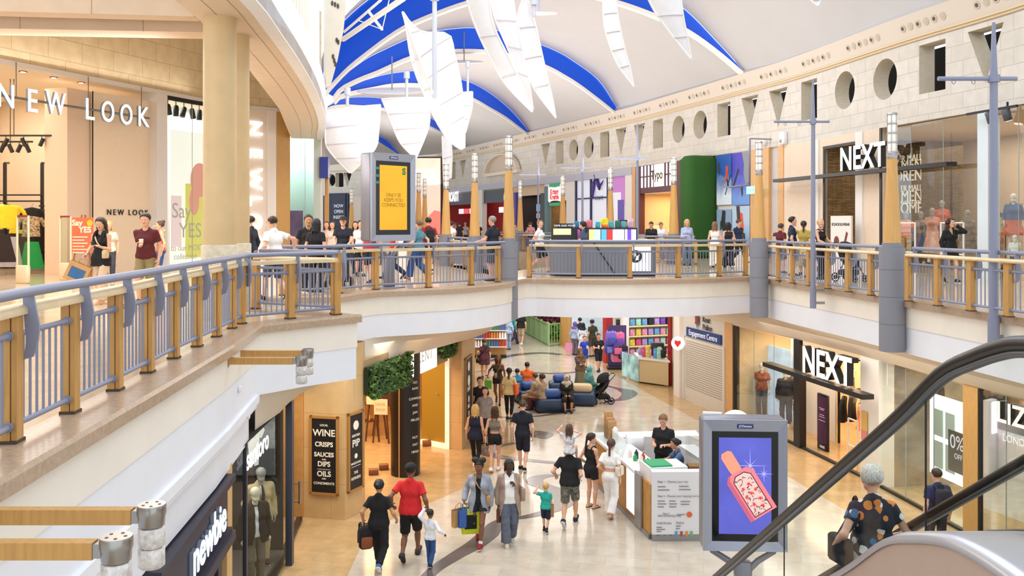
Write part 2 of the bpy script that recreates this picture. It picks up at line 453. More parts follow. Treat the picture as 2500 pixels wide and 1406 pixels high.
mb=MB();bl=offset_line(EL,0.1)
wallstrip(bl,ZH-0.04,ZF,0,mb,0,False)
for d,z0,z1 in((-0.06,ZF-0.12,ZF),(-0.02,ZF-0.2,ZF-0.12)):
 q=offset_line(EL,-d-0.02)
 wallstrip(offset_line(EL,d),z0,z1,0,mb,0,False)
 mb.grid([[(p.x,p.y,z0) for p in offset_line(EL,d)],[(p.x,p.y,z0) for p in offset_line(EL,0.1)]],0,False)
 mb.grid([[(p.x,p.y,z1) for p in offset_line(EL,d)],[(p.x,p.y,z1) for p in offset_line(EL,0.1)]],0,False)
struct(mb.build('trim',WHITE))
def slope(l1,l2,z1,z2,m,n=24):
 def re(l):
  P=[Vector(p[:2]) for p in l];D=[0]
  for a,b in zip(P[:-1],P[1:]):D.append(D[-1]+(b-a).length)
  t=np.linspace(0,D[-1],n);return list(zip(np.interp(t,D,[p.x for p in P]),np.interp(t,D,[p.y for p in P])))
 a,b=re(l1),re(l2);mb=MB()
 rows=[]
 for k in range(5):
  s=k/4;e=z1+(z2-z1)*(s**1.6)
  rows.append([(p[0]+(q[0]-p[0])*s,p[1]+(q[1]-p[1])*s,e) for p,q in zip(a,b)])
 mb.grid(rows,0,True)
 return struct(mb.build('ceiling',m))
slope([(9.0,10.0),(8.72,12),(8.35,14.7),(7.95,18.2),(7.7,20.8),(7.35,23.5),(7.05,26.6),(6.2,30.5),(5.6,33.2)],[(9.9,14)]+SR[1:],ZF-0.01,ZH,SOFFIT)
penfront=[(-4.2,17.6),(-3.75,19.4)]+[tuple(p) for p in PEN[1:]]
slope(penfront,[(-4.5,18.2),(-3.6,19.9),(-3.0,21.0),(-2.3,22.6),(-1.6,24.3),(-1.0,25.8),(-0.7,27.0)],ZF-0.01,ZH+0.05,SOFFIT)
slope(NUB+[NOTCH[1]],[(-4.05,14.2),(-4.0,15.6),(-4.15,16.8),(-4.3,17.6)],ZF-0.01,ZH+0.02,SOFFIT)
# upper right wall with shaped openings
def shape_loop(kind):
 if kind=='C':return[(0.66*math.cos(a),0.67*math.sin(a)) for a in np.linspace(0,2*math.pi,33)[:-1]]
 if kind=='S':c=[(0.58,0.75),(-0.58,0.75),(-0.58,-0.75),(0.58,-0.75)]
 else:c=[(0.68,0.75),(-0.68,0.75),(0.0,-0.8)]
 out=[]
 for i in range(len(c)):
  a,b=c[i],c[(i+1)%len(c)]
  for k in range(8):out.append((a[0]+(b[0]-a[0])*k/8,a[1]+(b[1]-a[1])*k/8))
 return out
holes=[(2406,'T'),(2275,'S'),(2160,'C'),(2062,'C'),(1975,'S'),(1900,'T'),(1830,'T'),(1767,'S'),(1709,'C'),(1656,'C'),(1606,'S'),(1561,'T'),(1516,'T'),(1476,'S'),(1437,'C'),(1400,'C'),(1366,'S'),(1332,'T'),(1130,'T'),(1106,'S'),(848,'T'),(829,'S'),(808,'C')]
wr_len=[0.0]
for a,b in zip(WR[:-1],WR[1:]):wr_len.append(wr_len[-1]+(b-a).length)
def wr_at(u):
 x=float(np.interp(u,wr_len,[p.x for p in WR]));y=float(np.interp(u,wr_len,[p.y for p in WR]))
 e=0.4
 x2=float(np.interp(u+e,wr_len,[p.x for p in WR]));y2=float(np.interp(u+e,wr_len,[p.y for p in WR]))
 x1=float(np.interp(u-e,wr_len,[p.x for p in WR]));y1=float(np.interp(u-e,wr_len,[p.y for p in WR]))
 t=Vector((x2-x1,y2-y1)).normalized()
 return Vector((x,y)),Vector((-t.y,t.x))
def wr_u(px):
 t=(px-CX)/F
 for i,(a,b) in enumerate(zip(WR[:-1],WR[1:])):
  fa,fb=a.x-t*a.y,b.x-t*b.y
  if fa*fb<=0 and fa!=fb:
   return wr_len[i]+(b-a).length*fa/(fa-fb)
 raise ValueError(px)
zc_h=CZ+4.75
mbw=MB();mbw.uv=[]
def addw(vs,fs,uvs,mi=0):
 mbw.add(vs,fs,mi);mbw.uv+=uvs
us=[(wr_u(px),k) for px,k in holes]
edges=[0.0]
for(a,_),(b,_) in zip(us[:-1],us[1:]):edges.append((a+b)/2)
edges.append(wr_len[-1]-0.5)
def W3(u,z,d=0.0):
 p,nrm=wr_at(u);return(p.x+nrm.x*d,p.y+nrm.y*d,z)
def plain(u0,u1):
 n=max(1,int((u1-u0)/0.9))
 for i in range(n):
  a,b=u0+(u1-u0)*i/n,u0+(u1-u0)*(i+1)/n
  addw([W3(a,ZL),W3(b,ZL),W3(b,ZW),W3(a,ZW)],[(3,2,1,0)],[(a,ZL),(b,ZL),(b,ZW),(a,ZW)])
for i,(uc,kind) in enumerate(us):
 e0,e1=edges[i],edges[i+1]
 b0,b1=max(e0,uc-1.0),min(e1,uc+1.0)
 if b0>e0:plain(e0,b0)
 if e1>b1:plain(b1,e1)
 L=shape_loop(kind);n=len(L);vs=[];uv=[]
 for(a,b) in L:
  vs.append(W3(uc+a,zc_h+b));uv.append((uc+a,zc_h+b))
 for(a,b) in L:
  hw=(b1-uc) if a>0 else(uc-b0);hh=(ZW-zc_h) if b>0 else(zc_h-ZL)
  k=1/max(abs(a)/hw,abs(b)/hh,1e-6)
  vs.append(W3(uc+a*k,zc_h+b*k));uv.append((uc+a*k,zc_h+b*k))
 fs=[(j,(j+1)%n,n+(j+1)%n,n+j) for j in range(n)]
 addw(vs,fs,uv)
 corner={}
 for(sa,sb) in((1,1),(-1,1),(-1,-1),(1,-1)):
  cu=b1 if sa>0 else b0;cz=ZW if sb>0 else ZL
  for j in range(n):
   j2=(j+1)%n
   P,Q=uv[n+j],uv[n+j2]
   on=lambda p:(abs(p[0]-cu)<1e-5,abs(p[1]-cz)<1e-5)
   o1,o2=on(P),on(Q)
   if(o1[0] and not o1[1] and o2[1] and not o2[0]) or(o1[1] and not o1[0] and o2[0] and not o2[1]):
    addw([vs[n+j],W3(cu,cz),vs[n+j2]],[(0,1,2)],[P,(cu,cz),Q])
 rv=[W3(uc+a,zc_h+b,-0.55) for(a,b) in L]
 addw(vs[:n]+rv,[(j,n+j,n+(j+1)%n,(j+1)%n) for j in range(n)],uv[:n]+[(q[0]+0.5,q[1]) for q in uv[:n]],1)
struct(mbw.build('wall_right',[STONE,mat('reveal_stone','d2c6b2',0.8,noise=0.05)]))
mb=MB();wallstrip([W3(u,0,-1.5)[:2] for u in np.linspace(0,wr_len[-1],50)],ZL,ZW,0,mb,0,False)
struct(mb.build('wall_back',DARK))  # dark sheet whose colour stands in for the shade behind the openings
def wrline(d,n=90):return[Vector(W3(u,0,d)[:2]) for u in np.linspace(0,wr_len[-1]-0.5,n)]
mb=MB()
for d,z0,z1 in((0.06,ZW-0.02,ZW+0.05),(0.12,ZW+0.05,ZW+0.1)):
 wallstrip(wrline(d),z0,z1,0.0,mb,0,False)
 mb.grid([[(p.x,p.y,z0) for p in wrline(d)],[(p.x,p.y,z0) for p in wrline(0)]],0,False)
mb.grid([[(p.x,p.y,ZW+0.1) for p in wrline(0.12)],[(p.x,p.y,ZW+0.1) for p in wrline(-0.05)]],0,False)
struct(mb.build('trim',mat('tan_moulding','d9c4a2',0.7)))
mb=MB()
mb.grid([[(p.x,p.y,ZW+0.1) for p in wrline(0.02)],[(p.x,p.y,ZC+0.05) for p in wrline(0.25)]],0,False)
mb.grid([[(p.x,p.y,ZC+0.05) for p in wrline(0.25)],[(p.x,p.y,ZC+0.05) for p in wrline(-0.3)]],0,False)
for uc0 in np.arange(9.5,88,3.15):
 for k in range(6):
  u=uc0+(k-2.5)*0.36
  p,nr=wr_at(u);c=Vector((p.x+nr.x*0.14,p.y+nr.y*0.14,(ZW+ZC)/2+0.07))
  tl=Vector((-nr.y,nr.x,0));up=(Vector((nr.x*0.23,nr.y*0.23,0.7))).normalized();ax=up.cross(tl)*-1
  if ax.dot(Vector((nr.x,nr.y,0)))<0:ax=-ax
  for r,off,mi in((0.12,0.012,1),(0.06,0.02,2 if k%2 else 1)):
   vs=[tuple(c+ax*off+(tl*math.cos(a)+up*math.sin(a))*r) for a in np.linspace(0,2*math.pi,15)[:-1]]
   vs2=[tuple(Vector(v)-ax*0.04) for v in vs]
   mb.add(vs+vs2,[tuple(range(14))]+[(j,(j+1)%14,14+(j+1)%14,14+j) for j in range(14)],mi)
struct(mb.build('trim',[mat('frieze_plaster','d6cabc',0.75),mat('nozzle_ring','c3b6a6',0.6),mat('nozzle_dark','5a4f46',0.7)]))
mb=MB();mb.grid([[(p.x,p.y,ZL) for p in wrline(0)],[(p.x,p.y,ZL) for p in wrline(-1.6)]],0,False)
struct(mb.build('ceiling',SOFFIT))
pass
# vaulted ceiling of overlapping shells with blue crescents
def Z1(l):return[(780+x/3.125,y/3.125) for x,y in l]
arcs=[]
arcs.append(((10.1,39.0),(-8.4,41.7),[(790,232),(809,208),(850,165),(900,125),(940,95),(988,64),(1062,32),(1138,5),(1230,-16),(1320,-25),(1420,-18),(1510,4),(1597,35),(1676,72),(1750,124),(1820,184)],[(788,190),(806,92),(850,40),(905,-6),(980,-52),(1100,-100),(1260,-128),(1400,-118),(1540,-66),(1640,-2),(1690,38),(1740,90),(1785,138),(1820,178)]))
arcs.append(((6.05,52.0),(-8.05,42.5),[(815,236)]+Z1([(165,670),(300,600),(440,545),(560,490),(690,435),(880,395),(1030,380),(1270,385),(1500,425),(1730,500),(1880,580),(1990,650),(2130,755),(2265,862)]),[(800,228)]+Z1([(90,655),(215,550),(360,445),(500,375),(640,310),(790,255),(940,228),(1060,215),(1190,213),(1450,250),(1690,340),(1820,395),(1930,460),(2130,610),(2265,815)])))
arcs.append(((1.2,64.0),(-8.4,44.6),[(818,246)]+Z1([(165,722),(300,690),(430,665),(560,642),(755,640),(950,670),(1165,745),(1300,820),(1420,890),(1520,965),(1600,1024)]),[(818,240)]+Z1([(170,700),(230,650),(350,610),(490,570),(620,550),(740,540),(900,550),(1080,605),(1200,650),(1330,730),(1450,830),(1550,940),(1600,1015)])))
arcs.append(((-4.2,77.0),(-9.5,48.6),Z1([(60,830),(110,808),(200,800),(300,805),(490,825),(650,870),(840,960),(985,1035),(1080,1100),(1130,1150)]),Z1([(60,810),(130,770),(190,750),(310,740),(480,752),(650,800),(840,898),(960,965),(1040,1040),(1130,1145)])))
arcs.append(((-10.0,90.0),(-14,60),Z1([(20,960),(100,932),(250,935),(340,990),(440,1072),(585,1165),(640,1205)]),Z1([(20,950),(100,917),(250,905),(340,950),(440,1028),(520,1075),(585,1150),(640,1200)])))
def unproj(px,a,b):
 out=[]
 for x,y in px:
  p=hit(x,a,b);out.append(Vector((p.x,p.y,CZ-(y-HY)/F*p.y)))
 return out
def re3(P,n):
 P=smooth_line(P,5);D=[0]
 for a,b in zip(P[:-1],P[1:]):D.append(D[-1]+(b-a).length)
 t=np.linspace(0,D[-1],n)
 return[Vector([float(np.interp(q,D,[p[i] for p in P])) for i in range(3)]) for q in t]
NA=49
LO=[re3(unproj(l,L,R),NA) for(R,L,l,u) in arcs]
UP=[re3(unproj(u,L,R),NA) for(R,L,l,u) in arcs]
near=[]
for i in range(NA):
 t=i/(NA-1);a=math.pi*(1-t)
 c=Vector((-8.6,40.3)).lerp(Vector((15.2,15.0)),0.5-0.5*math.cos(math.pi*t))
 near.append(Vector((c.x,c.y,ZC+0.02+4.6*math.sin(math.pi*t)**0.8)))
def shell(A,B,m,name='ceiling',k=6,bulge=0.0):
 rows=[]
 for j in range(k+1):
  s=j/k
  rows.append([tuple(a.lerp(b,s)+Vector((0,0,bulge*4*s*(1-s)))) for a,b in zip(A,B)])
 mb=MB();mb.grid(rows,0,True)
 return struct(mb.build(name,m))
for k in range(len(arcs)):
 A=near if k==0 else LO[k-1]
 B=UP[k]
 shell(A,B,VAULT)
 back=Vector((0,0.08,0))
 shell([p+back for p in LO[k]],[p+back for p in UP[k]],BLUE,'window_%d'%(k+1),1)
 mb=MB();dn=Vector((0,0,-0.17));fw=Vector((0,-0.22,0))
 rows=[[tuple(p+fw) for p in LO[k]],[tuple(p+fw+dn) for p in LO[k]],[tuple(p+dn+back*2) for p in LO[k]]]
 mb.grid(rows,0,False);mb.grid([[tuple(p+back) for p in LO[k]],[tuple(p+fw) for p in LO[k]]],0,False)
 struct(mb.build('trim',RIM))
endA=[Vector((p.x-12,p.y+10,p.z-0.3)) for p in LO[-1]]
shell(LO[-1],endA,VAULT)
rt=[near[-1]]+[q for k in range(len(arcs)) for q in(UP[k][-1],LO[k][-1])]
mb=MB()
cl=wrline(0.24,160)
rows0=[(p.x,p.y,ZC+0.04) for p in cl]
rows1=[(p.x-0.0,p.y,ZC+0.9) for p in wrline(-0.5,160)]
mb.grid([rows0,rows1],0,True)
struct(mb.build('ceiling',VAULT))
# left side of the upper floor: soffit, columns, beams, shop wall
ZS=CZ+3.43
SO=smooth_line([(-3.7,6),(-3.8,10),(-3.9,13.8),(-4.13,16.1),(-4.46,19),(-4.91,22.4),(-5.36,25.3),(-5.8,27.9),(-6.4,31),(-7.1,34),(-7.6,36.3)],4)
SI=[(-4.9,6),(-5.0,10),(-5.15,13.8),(-5.27,15.3),(-5.79,19.75),(-6.9,26.7),(-8.2,33),(-8.8,35.9)]
mb=MB();mb.prism([tuple(p) for p in SO]+SI[::-1],ZS,ZS+0.3)
struct(mb.build('ceiling',mat('soffit_boards','d8c3ac',0.55,noise=0.06,nscale=3,stretch=(1,8,1))))
mb=MB();wallstrip(SO,ZS-0.02,ZS+0.95,0.25,mb,0,False);struct(mb.build('trim',WHITE))
for d in(0.45,0.85):
 mb=MB();l=offset_line(SO,d)
 mb.grid([[(p.x,p.y,ZS-0.004) for p in l],[(p.x,p.y,ZS-0.004) for p in offset_line(SO,d+0.012)]],0,False)
 struct(mb.build('trim',mat('panel_seam','a8917a',0.8)))  # darker seam lines along the soffit boards
gl=resample(offset_line(SO,0.3),0.32)
mb=MB();wallstrip(offset_line(SO,0.55),ZS+0.9,ZS+6.5,0,mb,0,False);struct(mb.build('wall_left',mat('gallery_wall','d9cfbd',0.7)))
mb=MB()
for a in gl[::2]:mb.box(a.x-0.05,a.y-0.06,ZS+0.9,a.x+0.07,a.y+0.06,ZS+6.2)
struct(mb.build('trim',CREAM))
mb=MB()
pts=[tuple(pt(x,y,37.0)) for x,y in((796,-30),(846,-30),(844,20),(839,72),(824,148),(807,210),(796,212))];k=len(pts)
mb.add(pts+[(x-0.2,y+0.5,z) for x,y,z in pts],[tuple(range(k))]+[(i,(i+1)%k,k+(i+1)%k,k+i) for i in range(k)])
for px,py in((811,8),(818,11),(825,15),(822,98),(826,103),(813,138),(816,148),(819,157)):
 c=pt(px,py,36.97);mb.add([(c.x+math.cos(a)*0.05,c.y,c.z+0.11*math.sin(a)) for a in np.linspace(0,2*math.pi,13)[:-1]],[tuple(range(12))],1)
struct(mb.build('wall_left',[CREAM,mat('nozzle_dark','5a4f46',0.7)]))
mb=MB();mb.lathe([(0.12,0),(0.32,0.12),(0.47,0.34),(0.52,0.6),(0.52,0.68)],(-7.35,36.2,ZS+0.0),20)
struct(mb.build('trim',CREAM))
def beam(y0,y1,th,x0=-5.25,x1=-17.5):
 mb=MB();z1=CZ+8.4
 ln=[(x0,y0),(x1,y1)]
 mb.prism([(x0,y0),(x1,y1),(x1,y1+th),(x0,y0+th)],ZS,z1)
 for s in(0.13,0.3,0.47,0.64,0.81):
  x=x0+(x1-x0)*s+(0.3 if th>0.5 else 0);y=y0+(y1-y0)*((x-x0)/(x1-x0))
  mb.box(x-0.006,y-0.004,ZS-0.002,x+0.006,y+0.02,z1,1)
 return struct(mb.build('ceiling',[mat('beam_panels','d2b79b',0.6,noise=0.04,nscale=3),mat('panel_seam','a8917a',0.8)]))  # beam panels with thin darker seams
beam(14.85,13.4,0.37);beam(16.1,15.0,0.6)
mb=MB();mb.prism([(-5.0,12.6),(-17.5,11),(-17.5,36),(-8.8,36.2),(-6.9,27),(-5.6,18)],CZ+8.4,CZ+8.6)
struct(mb.build('ceiling',mat('coffer_ceiling','d6bda2',0.7)))
mb=MB();mb.uv=[]
WLX=[(-16.5,16.0)]+WL
wallstrip(WLX,ZLL,CZ+8.6,0.0,mb);struct(mb.build('wall_left',TANSTONE))
mb=MB();wallstrip([(p[0],p[1]) for p in offset_line(WLX,-0.06)],ZLL-0.06,ZLL+0.07,0.16,mb,0,False);struct(mb.build('trim',mat('pale_metal_trim','d9d6d6',0.45)))
COLUMN=mat('ivory_column','cdb083',0.55,noise=0.05,nscale=3)
for(px,Y,lab) in((537,15.0,'tall ivory round column nearest the left railing'),(572,16.4,'ivory round column half hidden behind the nearer column')):
 x=(px-CX)/F*Y
 e=empty('round_column',(x,Y,U),lab,'column','ivory columns of the left walkway')
 m=MB();m.lathe([(0.27,1.2),(0.268,ZS-U)],seg=32);m.build('shaft',COLUMN,e)
 m=MB();m.lathe([(0.3,0.0),(0.3,1.2),(0.275,1.215)],seg=32);m.build('plinth',mat('plinth_stone','cdbfa6',0.55,noise=0.12,nscale=10),e)
 # railings
def railing(line,side,label,spacing=1.0,start=0.0,panels=True,group='oak and steel balustrades of the upper floor',rails=True,h=1.0):
 P=resample(line,spacing)
 full=[Vector(p[:2]) for p in line]
 root=empty('balustrade',(P[0].x,P[0].y,U+0.035),label,'railing',group)
 z0=U+0.035
 S=resample(line,0.25)
 off=offset_line(S,0.1*side)
 if rails:
  mb=MB();mb.tube([(p.x,p.y,z0+1.045) for p in off],0.037,10);mb.build('handrail',STEEL,root,world=True)
  mb=MB()
  A,B=offset_line(S,0.075*side),offset_line(S,-0.085*side)
  prof=[(A,0.885),(A,0.925),(offset_line(S,0.05*side),0.95),(offset_line(S,-0.05*side),0.95),(B,0.925),(B,0.885),(A,0.885)]
  mb.grid([[(p.x,p.y,z0+z) for p in l] for l,z in prof],0,True,side<0)
  mb.add([(prof[i][0][0].x,prof[i][0][0].y,z0+prof[i][1]) for i in range(6)],[tuple(range(6))])
  mb.add([(prof[i][0][-1].x,prof[i][0][-1].y,z0+prof[i][1]) for i in range(6)],[tuple(range(6))])
  mb.build('timber_rail',PALEWOOD,root,world=True)
 for i,p in enumerate(P):
  t=(P[min(i+1,len(P)-1)]-P[max(i-1,0)]).normalized();n=Vector((-t.y,t.x))*side
  T=Matrix(((t.x,n.x,0,p.x),(t.y,n.y,0,p.y),(0,0,1,z0),(0,0,0,1)))
  mb=MB();mb.box(-0.065,-0.05,0.02,0.065,0.012,0.885,0,T);mb.box(-0.055,0.018,0.02,0.055,0.055,0.885,0,T)
  mb.box(-0.05,0.01,0.02,0.05,0.02,0.88,1,T);mb.box(-0.075,-0.06,0,0.075,0.062,0.022,1,T)
  mb.build('post',[WOOD,mat('post_dark_joint','4a3a2a',0.7)],root,world=True)  # dark strip between the post halves, also used for the base plate
  mb=MB();prof=[]
  for k in range(9):
   s=k/8;prof.append((0.075+0.055*math.sin(s*math.pi*0.9)*(1-s)+0.0,0.56+0.47*s,0.05*(1-0.3*abs(2*s-1))))
  vs=[];fs=[]
  for(o_,z,wd) in prof:
   for dx in(-0.012,0.012):
    vs+=[(0.09+dx,o_-wd,z),(0.09+dx,o_+wd*0.9,z+0.02)]
  for k in range(8):
   a=k*4;b=a+4
   fs+=[(a,a+1,b+1,b),(a+2,b+2,b+3,a+3),(a,b,b+2,a+2),(a+1,a+3,b+3,b+1)]
  fs+=[(0,2,3,1),(32,33,35,34)]
  mb.add(vs,fs,0,False,T);mb.build('bracket',STEEL,root,world=True)
 if panels:
  for a,b in zip(P[:-1],P[1:]):
   L=(b-a).length
   if L<0.3:continue
   t=(b-a)/L;mb=MB()
   q=lambda s,z:(a.x+t.x*s,a.y+t.y*s,z0+z)
   mb.tube([q(0.06,0.745),q(L-0.06,0.745)],0.024,8);mb.tube([q(0.06,0.115),q(L-0.06,0.115)],0.024,8)
   for s in(0.07,L-0.07):
    for z in(0.745,0.115):mb.tube([q(s-0.015,z),q(s+0.015,z)],0.036,8)
   n=max(2,int(round((L-0.12)/0.105)))
   for k in range(1,n):
    s=0.06+(L-0.12)*k/n;mb.tube([q(s,0.12),q(s,0.74)],0.0105,5)
   mb.build('baluster_panel',STEEL,root,world=True)
 return root
rl=[(-3.05,3.35)]+[(-3.49,6.33),(-3.63,8.30),(-3.84,10.33),(-3.98,12.1),(-4.14,13.75)]
railing(rl,-1,'long oak and steel railing along the walkway in front of the clothes shop',0.985)
railing([(-4.14,13.75),(-3.55,14.5),(-2.95,15.12)],-1,'short angled railing on the pointed end of the left walkway',0.93)
railing([(-3.0,15.3),(-3.6,15.65),(-4.6,16.2)],-1,'rear railing of the pointed walkway end seen through the front bars',0.95)
railing([(-4.9,19.25),(-3.95,19.45)]+[tuple(p) for p in offset_line(PEN[2:-3],0.22)],-1,'curved railing of the projecting balcony below the yellow poster',1.35)
railing([tuple(p) for p in offset_line(BRF[4:],0.22)],-1,'gently bowed railing of the bridge in front of the grey kiosk',1.45)
railing([tuple(p) for p in offset_line([(7.3,25.2),(7.45,23.0),(7.7,20.8),(7.93,18.75)],-0.22)],1,'railing between the two grey column bases on the walkway opposite',1.0)
railing([tuple(p) for p in offset_line([(8.02,17.75),(8.35,14.7),(8.72,12.0),(8.95,10.2)],-0.22)],1,'railing in front of the mannequin window, running out of the frame',1.0)
railing([tuple(p) for p in offset_line(BRB[:9],-0.15)],1,'far railing on the rear edge of the bridge behind the kiosk',1.5)
railing([tuple(p) for p in offset_line(list(BRB[-4:])+[Vector(v) for v in VL[1:]],-0.1)],1,'distant railing of the far walkway below the pink screen',2.0)
railing([tuple(p) for p in offset_line([(6.6,37.2),(5.5,40.2),(4.3,43.0),(1.6,49.0),(-1.5,56.0)],-0.1)],1,'distant railing of the far walkway in front of the food counters',2.2)
# tapered lamp columns
LANT=mat('frosted_lantern_glass','e6e2dc',0.35,noise=0.12,nscale=14,emit=0.12,ecol='fff2e0')
SHAFT=mat('golden_timber_shaft','cf9f5c',0.5,noise=0.07,nscale=5,stretch=(8,8,0.4))
def lamp_column(px,Y,top_py,label,drum=True,s=1.0,light=0,z_end=None):
 x=(px-CX)/F*Y;ztop=CZ-(top_py-HY)/F*Y;r=0.25*s
 zb=U+1.18 if drum else U+0.3
 zb0=(ZF+0.02) if drum and z_end is None else(z_end if z_end is not None else U)
 e=empty('lamp_column',(x,Y,zb0),label,'column','tapered timber lamp columns')
 k=lambda z:z-zb0
 m=MB();zz=list(np.arange(0.0,k(zb)-0.3,0.55))+[k(zb)-0.1]
 for a,b in zip(zz[:-1],zz[1:]):m.lathe([(r,a+0.006),(r,b-0.006)],seg=32)
 m.lathe([(r*0.97,0.0),(r*0.97,k(zb)-0.1)],seg=32);m.lathe([(r*0.78,k(zb)-0.1),(r*0.78,k(zb))],seg=28)
 m.build('drum_base',GREYPAINT,e)
 zt=ztop-0.93*s
 m=MB();m.lathe([(0.175*s,k(zb)),(0.17*s,k(zb)+0.05),(0.095*s,k(zt))],seg=20);m.build('shaft',SHAFT,e)
 m=MB();m.lathe([(0.1*s,k(zt)),(0.105*s,k(zt)+0.04),(0.105*s,k(zt)+0.12),(0.098*s,k(zt)+0.13)],seg=20);m.build('collar',CHROME,e)
 m=MB();n=4;prof=[]
 for i in range(n):
  a=k(zt)+0.13+(k(ztop)-k(zt)-0.17)*i/n;b=k(zt)+0.13+(k(ztop)-k(zt)-0.17)*(i+1)/n
  prof+=[(0.088*s,a),(0.095*s,a+0.03),(0.095*s,b-0.03),(0.084*s,b)]
 m.lathe(prof,seg=16)
 m.build('lantern',LANT,e)
 m=MB();m.lathe([(0.1*s,k(ztop)-0.05),(0.1*s,k(ztop)-0.01),(0.07*s,k(ztop))],seg=16)
 for i in range(n):
  a=k(zt)+0.13+(k(ztop)-k(zt)-0.17)*i/n
  m.lathe([(0.1*s,a-0.012),(0.1*s,a+0.012)],seg=16)
 for q in range(6):
  a=math.pi*q/3;m.tube([(0.1*s*math.cos(a),0.1*s*math.sin(a),k(zt)+0.1),(0.1*s*math.cos(a),0.1*s*math.sin(a),k(ztop)-0.02)],0.006,4)
 m.build('lantern_cage',CHROME,e)
 if light:bulb((x,Y,ztop+0.25),light,(1,0.95,0.88),0.15)
 return e
lamp_column(2178,18.25,275,'nearest tapered timber lamp column, in front of the NEXT window wall')
lamp_column(1853,24.9,345,'tapered timber lamp column where the bridge meets the walkway opposite',light=30)
lamp_column(1242,24.45,332,'tallest looking timber lamp column above the curved balcony end',light=30)
lamp_column(1645,35.6,385,'timber lamp column between the kiosk and the green hedge',s=1.15,light=150)
lamp_column(1490,41.0,410,'timber lamp column in front of the purple and white shopfront',s=1.1,light=150)
lamp_column(1374,46.5,430,'thin timber lamp column in front of the green and red sign',s=1.1,light=150)
lamp_column(1270,52.0,443,'smallest timber lamp column, by the dark food counter',s=1.1,light=150)
lamp_column(1159,28.9,375,'timber lamp column left of the far food counters beside the walkway',light=90)
lamp_column(1089,33.8,400,'timber lamp column to the right of the pink screen',s=1.05,light=40)
lamp_column(1037,46.5,435,'slim timber lamp column in front of the pink screen, right of a pair',s=1.05,light=150)
lamp_column(1022,44.0,422,'slim timber lamp column in front of the pink screen, left of a pair',s=1.05)
lamp_column(858,52.0,460,'distant lamp column just left of the yellow poster',s=1.0)
def mast(px,Y,top_py,bot_py,arm_py,arm0,arm1,label,r=0.042,brackets=True):
 x=(px-CX)/F*Y;z=lambda py:CZ-(py-HY)/F*Y
 zb=z(bot_py);e=empty('flag_mast',(x,Y,zb),label,'mast','grey masts with cross arms')
 m=MB();m.tube([(0,0,0),(0,0,0.45)],r*1.25,10);m.tube([(0,0,0.4),(0,0,z(top_py)-zb-0.9),(0,0,z(top_py)-zb)],[r,r*0.85,r*0.35],10);m.build('pole',STEEL,e)
 xa=lambda p:(p-px)/F*Y
 za=z(arm_py)-zb
 m=MB();m.tube([(xa(arm0),0,za),(xa(arm1),0,za)],r*0.5,8);m.lathe([(r*1.3,za-0.06),(r*1.3,za+0.06)],seg=10)
 m.build('cross_arm',STEEL,e)
 m=MB()
 for f in(0.2,0.45):
  q=xa(arm0)+(xa(arm1)-xa(arm0))*f
  m.tube([(q+0.03*math.cos(a),0,za-0.055+0.035*math.sin(a)) for a in np.linspace(0,2*math.pi,9)],0.007,5)
 m.build('eyelet',STEEL,e)
 if brackets:
  m=MB()
  for q in(0.12,0.42):m.cbox((0.15,0.05,q),(0.28,0.06,0.06))
  m.build('wall_bracket',CHROME,e)
mast(2426,15.15,55,840,192,2290,2482,'nearest grey mast with cross arm, left of the mannequin window',0.075)
mast(1985,21.4,195,752,297,1890,2025,'grey mast with cross arm in front of the NEXT letters',0.058)
mast(1556,32.5,300,652,387,1493,1580,'grey mast with cross arm at the dark red shopfront',0.055,False)
mast(1422,39.5,355,634,409,1370,1442,'grey mast with cross arm by the green and red doughnut sign',0.055,False)
mast(1314,46.0,380,622,426,1268,1333,'farthest grey mast with cross arm, above the dark counter',0.055,False)
